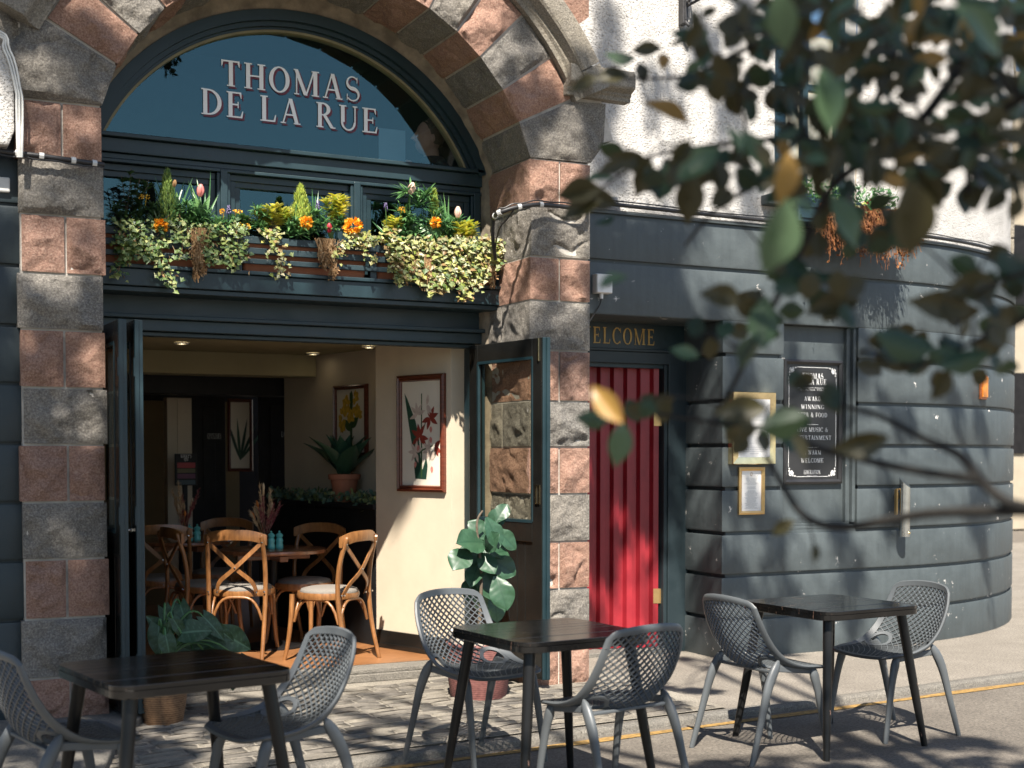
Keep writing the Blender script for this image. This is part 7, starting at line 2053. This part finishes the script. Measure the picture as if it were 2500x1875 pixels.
# leaf shapes
def leaf_mesh(seed, bend, fold):
    q = MB(); r_ = random.Random(seed)
    shp = [.03, .22, .38, .475, .5, .455, .33, .15, .0]
    P = []
    for i, w_ in enumerate(shp):
        t = i / 8; c = Vector((t, 0, -bend * t * t)); row = []
        for k in (-2, -1, 0, 1, 2):
            u = k / 2; row.append(c + Vector((0, u * w_ * .52, fold * abs(u) * w_ + .01 * math.sin(t * 9 + k))))
        P.append(row)
    q.grid(P); o = q.build('leaf', 'treeleaf', None, smooth=60); me = o.data; bpy.data.objects.remove(o); return me
base = [leaf_mesh(1, .12, .25), leaf_mesh(2, .3, .15), leaf_mesh(3, .05, .4), leaf_mesh(4, .2, .3)]
meshes = {}
for mk in ('treeleaf', 'treeleaf_yellow', 'treeleaf_lit'):
    meshes[mk] = []
    for b in base:
        m_ = b.copy(); m_.materials.clear(); m_.materials.append(M[mk]); meshes[mk].append(m_)
rng = random.Random(77)
def add_leaf(p, d, n_, L, mk):
    d = d.normalized(); s_ = n_.cross(d)
    if s_.length < .05: s_ = d.orthogonal()
    s_.normalize(); n_ = d.cross(s_)
    o = bpy.data.objects.new('leaf', rng.choice(meshes[mk])); COL.objects.link(o); o.parent = tree
    mt = Matrix((d, s_, n_)).transposed().to_4x4(); mt.translation = p - TB
    o.matrix_local = mt @ Matrix.Diagonal((L, L * rng.uniform(.85, 1.1), L, 1))
RI, UP_ = Vector((ca, -sa, 0)), Vector((0, 0, 1)); FW = Vector((sa, ca, 0))
def view_dir(deg, out=0.0):            # direction in the picture plane, degrees anticlockwise from right
    return RI * math.cos(R(deg)) + UP_ * math.sin(R(deg)) + FW * out
# clear single leaves: x, y (centre), distance, angle in view, length, facing (towards camera amount), material
solo = [(1395, 105, 2.7, 178, .062, .55, 0), (1340, 127, 2.7, 182, .060, .7, 0), (1387, 153, 2.75, 95, .058, .7, 0), (1322, 165, 2.7, 190, .066, .8, 0), (1433, 130, 2.75, 80, .045, .4, 1), (1465, 95, 2.7, 175, .05, .4, 0), (1262, 178, 2.7, 200, .06, .8, 0),
        (1440, 240, 2.5, 150, .09, .7, 1), (1290, 385, 2.6, 175, .062, .3, 2), (1250, 415, 2.55, 190, .085, .6, 0), (1255, 450, 2.55, 200, .085, .7, 0), (1305, 480, 2.6, 215, .05, .6, 0), (1295, 432, 2.6, 170, .07, .7, 0), (1510, 350, 2.1, 40, .085, .8, 2), (1360, 345, 2.5, 170, .08, .9, 0),
        (1325, 360, 2.4, 200, .06, .8, 0), (1390, 385, 2.4, 250, .07, .9, 0), (1430, 395, 2.4, 260, .075, .8, 0), (1490, 430, 2.4, 265, .09, .9, 0), (1550, 385, 2.3, 280, .07, .7, 0), (1627, 320, 2.2, 120, .07, .9, 2), (1690, 45, 2.0, 280, .082, 1, 2), (1785, 220, 2.0, 278, .095, 1, 2),
        (1700, 385, 2.0, 265, .075, .8, 1), (1680, 515, 1.85, 258, .105, .9, 2), (1830, 470, 2.2, 300, .09, .8, 2), (1310, 872, 2.0, 130, .075, .9, 1), (1280, 905, 2.2, 180, .06, .6, 0), (1340, 960, 2.2, 262, .075, .7, 2), (1325, 605, 2.2, 30, .055, .5, 2), (1480, 760, 2.3, 160, .05, .5, 2),
        (1760, 1195, 2.3, 270, .034, .8, 0), (1690, 1140, 2.3, 215, .045, .3, 0), (1970, 475, 1.9, 280, .11, .9, 0), (2010, 410, 2.3, 300, .075, .9, 0), (2150, 430, 2.3, 50, .06, .8, 0), (2130, 60, 1.9, 330, .10, .8, 2), (1975, 60, 2.2, 60, .06, .7, 1), (1650, 700, 2.2, 265, .09, .9, 0), (1620, 760, 2.2, 240, .07, .8, 0),
        (1600, 885, 2.1, 185, .085, .8, 0), (1690, 915, 2.1, 195, .085, .9, 0), (1560, 640, 2.2, 170, .07, .8, 0), (1700, 620, 2.3, 200, .08, .9, 0), (1800, 660, 2.3, 190, .09, .9, 0), (1950, 740, 2.2, 170, .11, .7, 0), (2040, 660, 2.2, 175, .10, .8, 0), (2100, 620, 2.2, 190, .09, .9, 0), (1860, 960, 2.2, 195, .09, .5, 0), (2080, 780, 2.2, 200, .09, .9, 0), (2030, 830, 2.2, 250, .06, .9, 0)]
def place(x, y, d, deg, L, face, mk):
    dr = view_dir(deg, rng.uniform(-.35, .35)); p = onD(x, y, d) - dr.normalized() * L * .5
    n_ = -FW * face + UP_ * rng.uniform(.1, .6) * (1.1 - face) + rv(rng, .25)
    if mk == 0 and rng.random() < .3: n_ = -n_
    add_leaf(p, dr, n_, L, ('treeleaf', 'treeleaf_yellow', 'treeleaf_lit')[mk])
for a in solo: place(*a)
mask = [(2190, 60, 60, 90, 9), (2190, 330, 50, 120, 8), (2060, 30, 90, 50, 10), (1650, 30, 90, 50, 8), (1560, 110, 100, 90, 16), (1740, 60, 150, 80, 30), (1810, 220, 150, 110, 36), (1980, 90, 130, 90, 26), (2130, 200, 90, 150, 30), (1900, 320, 140, 90, 30), (2090, 330, 110, 90, 20), (1720, 370, 80, 80, 12), (1600, 360, 90, 60, 8), (1430, 360, 100, 40, 8), (1860, 480, 100, 70, 16), (1950, 490, 40, 60, 6), (1690, 560, 40, 60, 3), (1660, 660, 40, 40, 3),
        (1790, 620, 60, 50, 6), (1560, 710, 80, 50, 3), (2110, 640, 90, 70, 12), (2010, 760, 100, 50, 8), (1900, 760, 70, 40, 4), (1400, 870, 60, 30, 4), (1570, 920, 80, 40, 5), (1690, 900, 40, 40, 4), (1760, 820, 40, 40, 3), (2150, 760, 50, 70, 4), (2170, 540, 40, 80, 3), (1620, 170, 90, 60, 8)]
cnt = len(solo); extra = MB()
for cx, cy, rx, ry, n in mask:
    for i in range(int(n * 1.9)):
        a = rng.uniform(0, 6.28); rr = math.sqrt(rng.random()); x, y = cx + rx * rr * math.cos(a), cy + ry * rr * math.sin(a)
        d = rng.uniform(2.05, 2.75); deg = rng.uniform(150, 390); L = rng.uniform(.032, .060); mk = rng.choices((0, 1, 2), (.80, .07, .13))[0]
        if cnt < 296 and i < n: place(x, y, d, deg, L, rng.uniform(.2, 1), mk); cnt += 1
        else:
            extra.leaf(onD(x, y, d + .15), view_dir(deg, rng.uniform(-.5, .5)), -FW * (1 if rng.random() < .5 else -1) + rv(rng, .7), L, .036, rows=6)
    for i in range(max(1, n // 5)):                          # side twigs joining the clump to the nearest branch
        a = rng.uniform(0, 6.28); p = onD(cx + rx * .7 * math.cos(a), cy + ry * .7 * math.sin(a), rng.uniform(2.2, 2.6)); b = min(pathpts, key=lambda k: (k - p).length_squared)
        extra_t = MB(); extra_t.tube(bez(b, b.lerp(p, .5) + Vector((0, 0, .03)), p, 5), [.0026, .0024, .002, .0018, .0015, .0012], 5); extra_t.build('twig', 'branch', tree, smooth=60)
extra.build('foliage', 'treeleaf', tree, kind='stuff')
for mm in base: bpy.data.meshes.remove(mm)
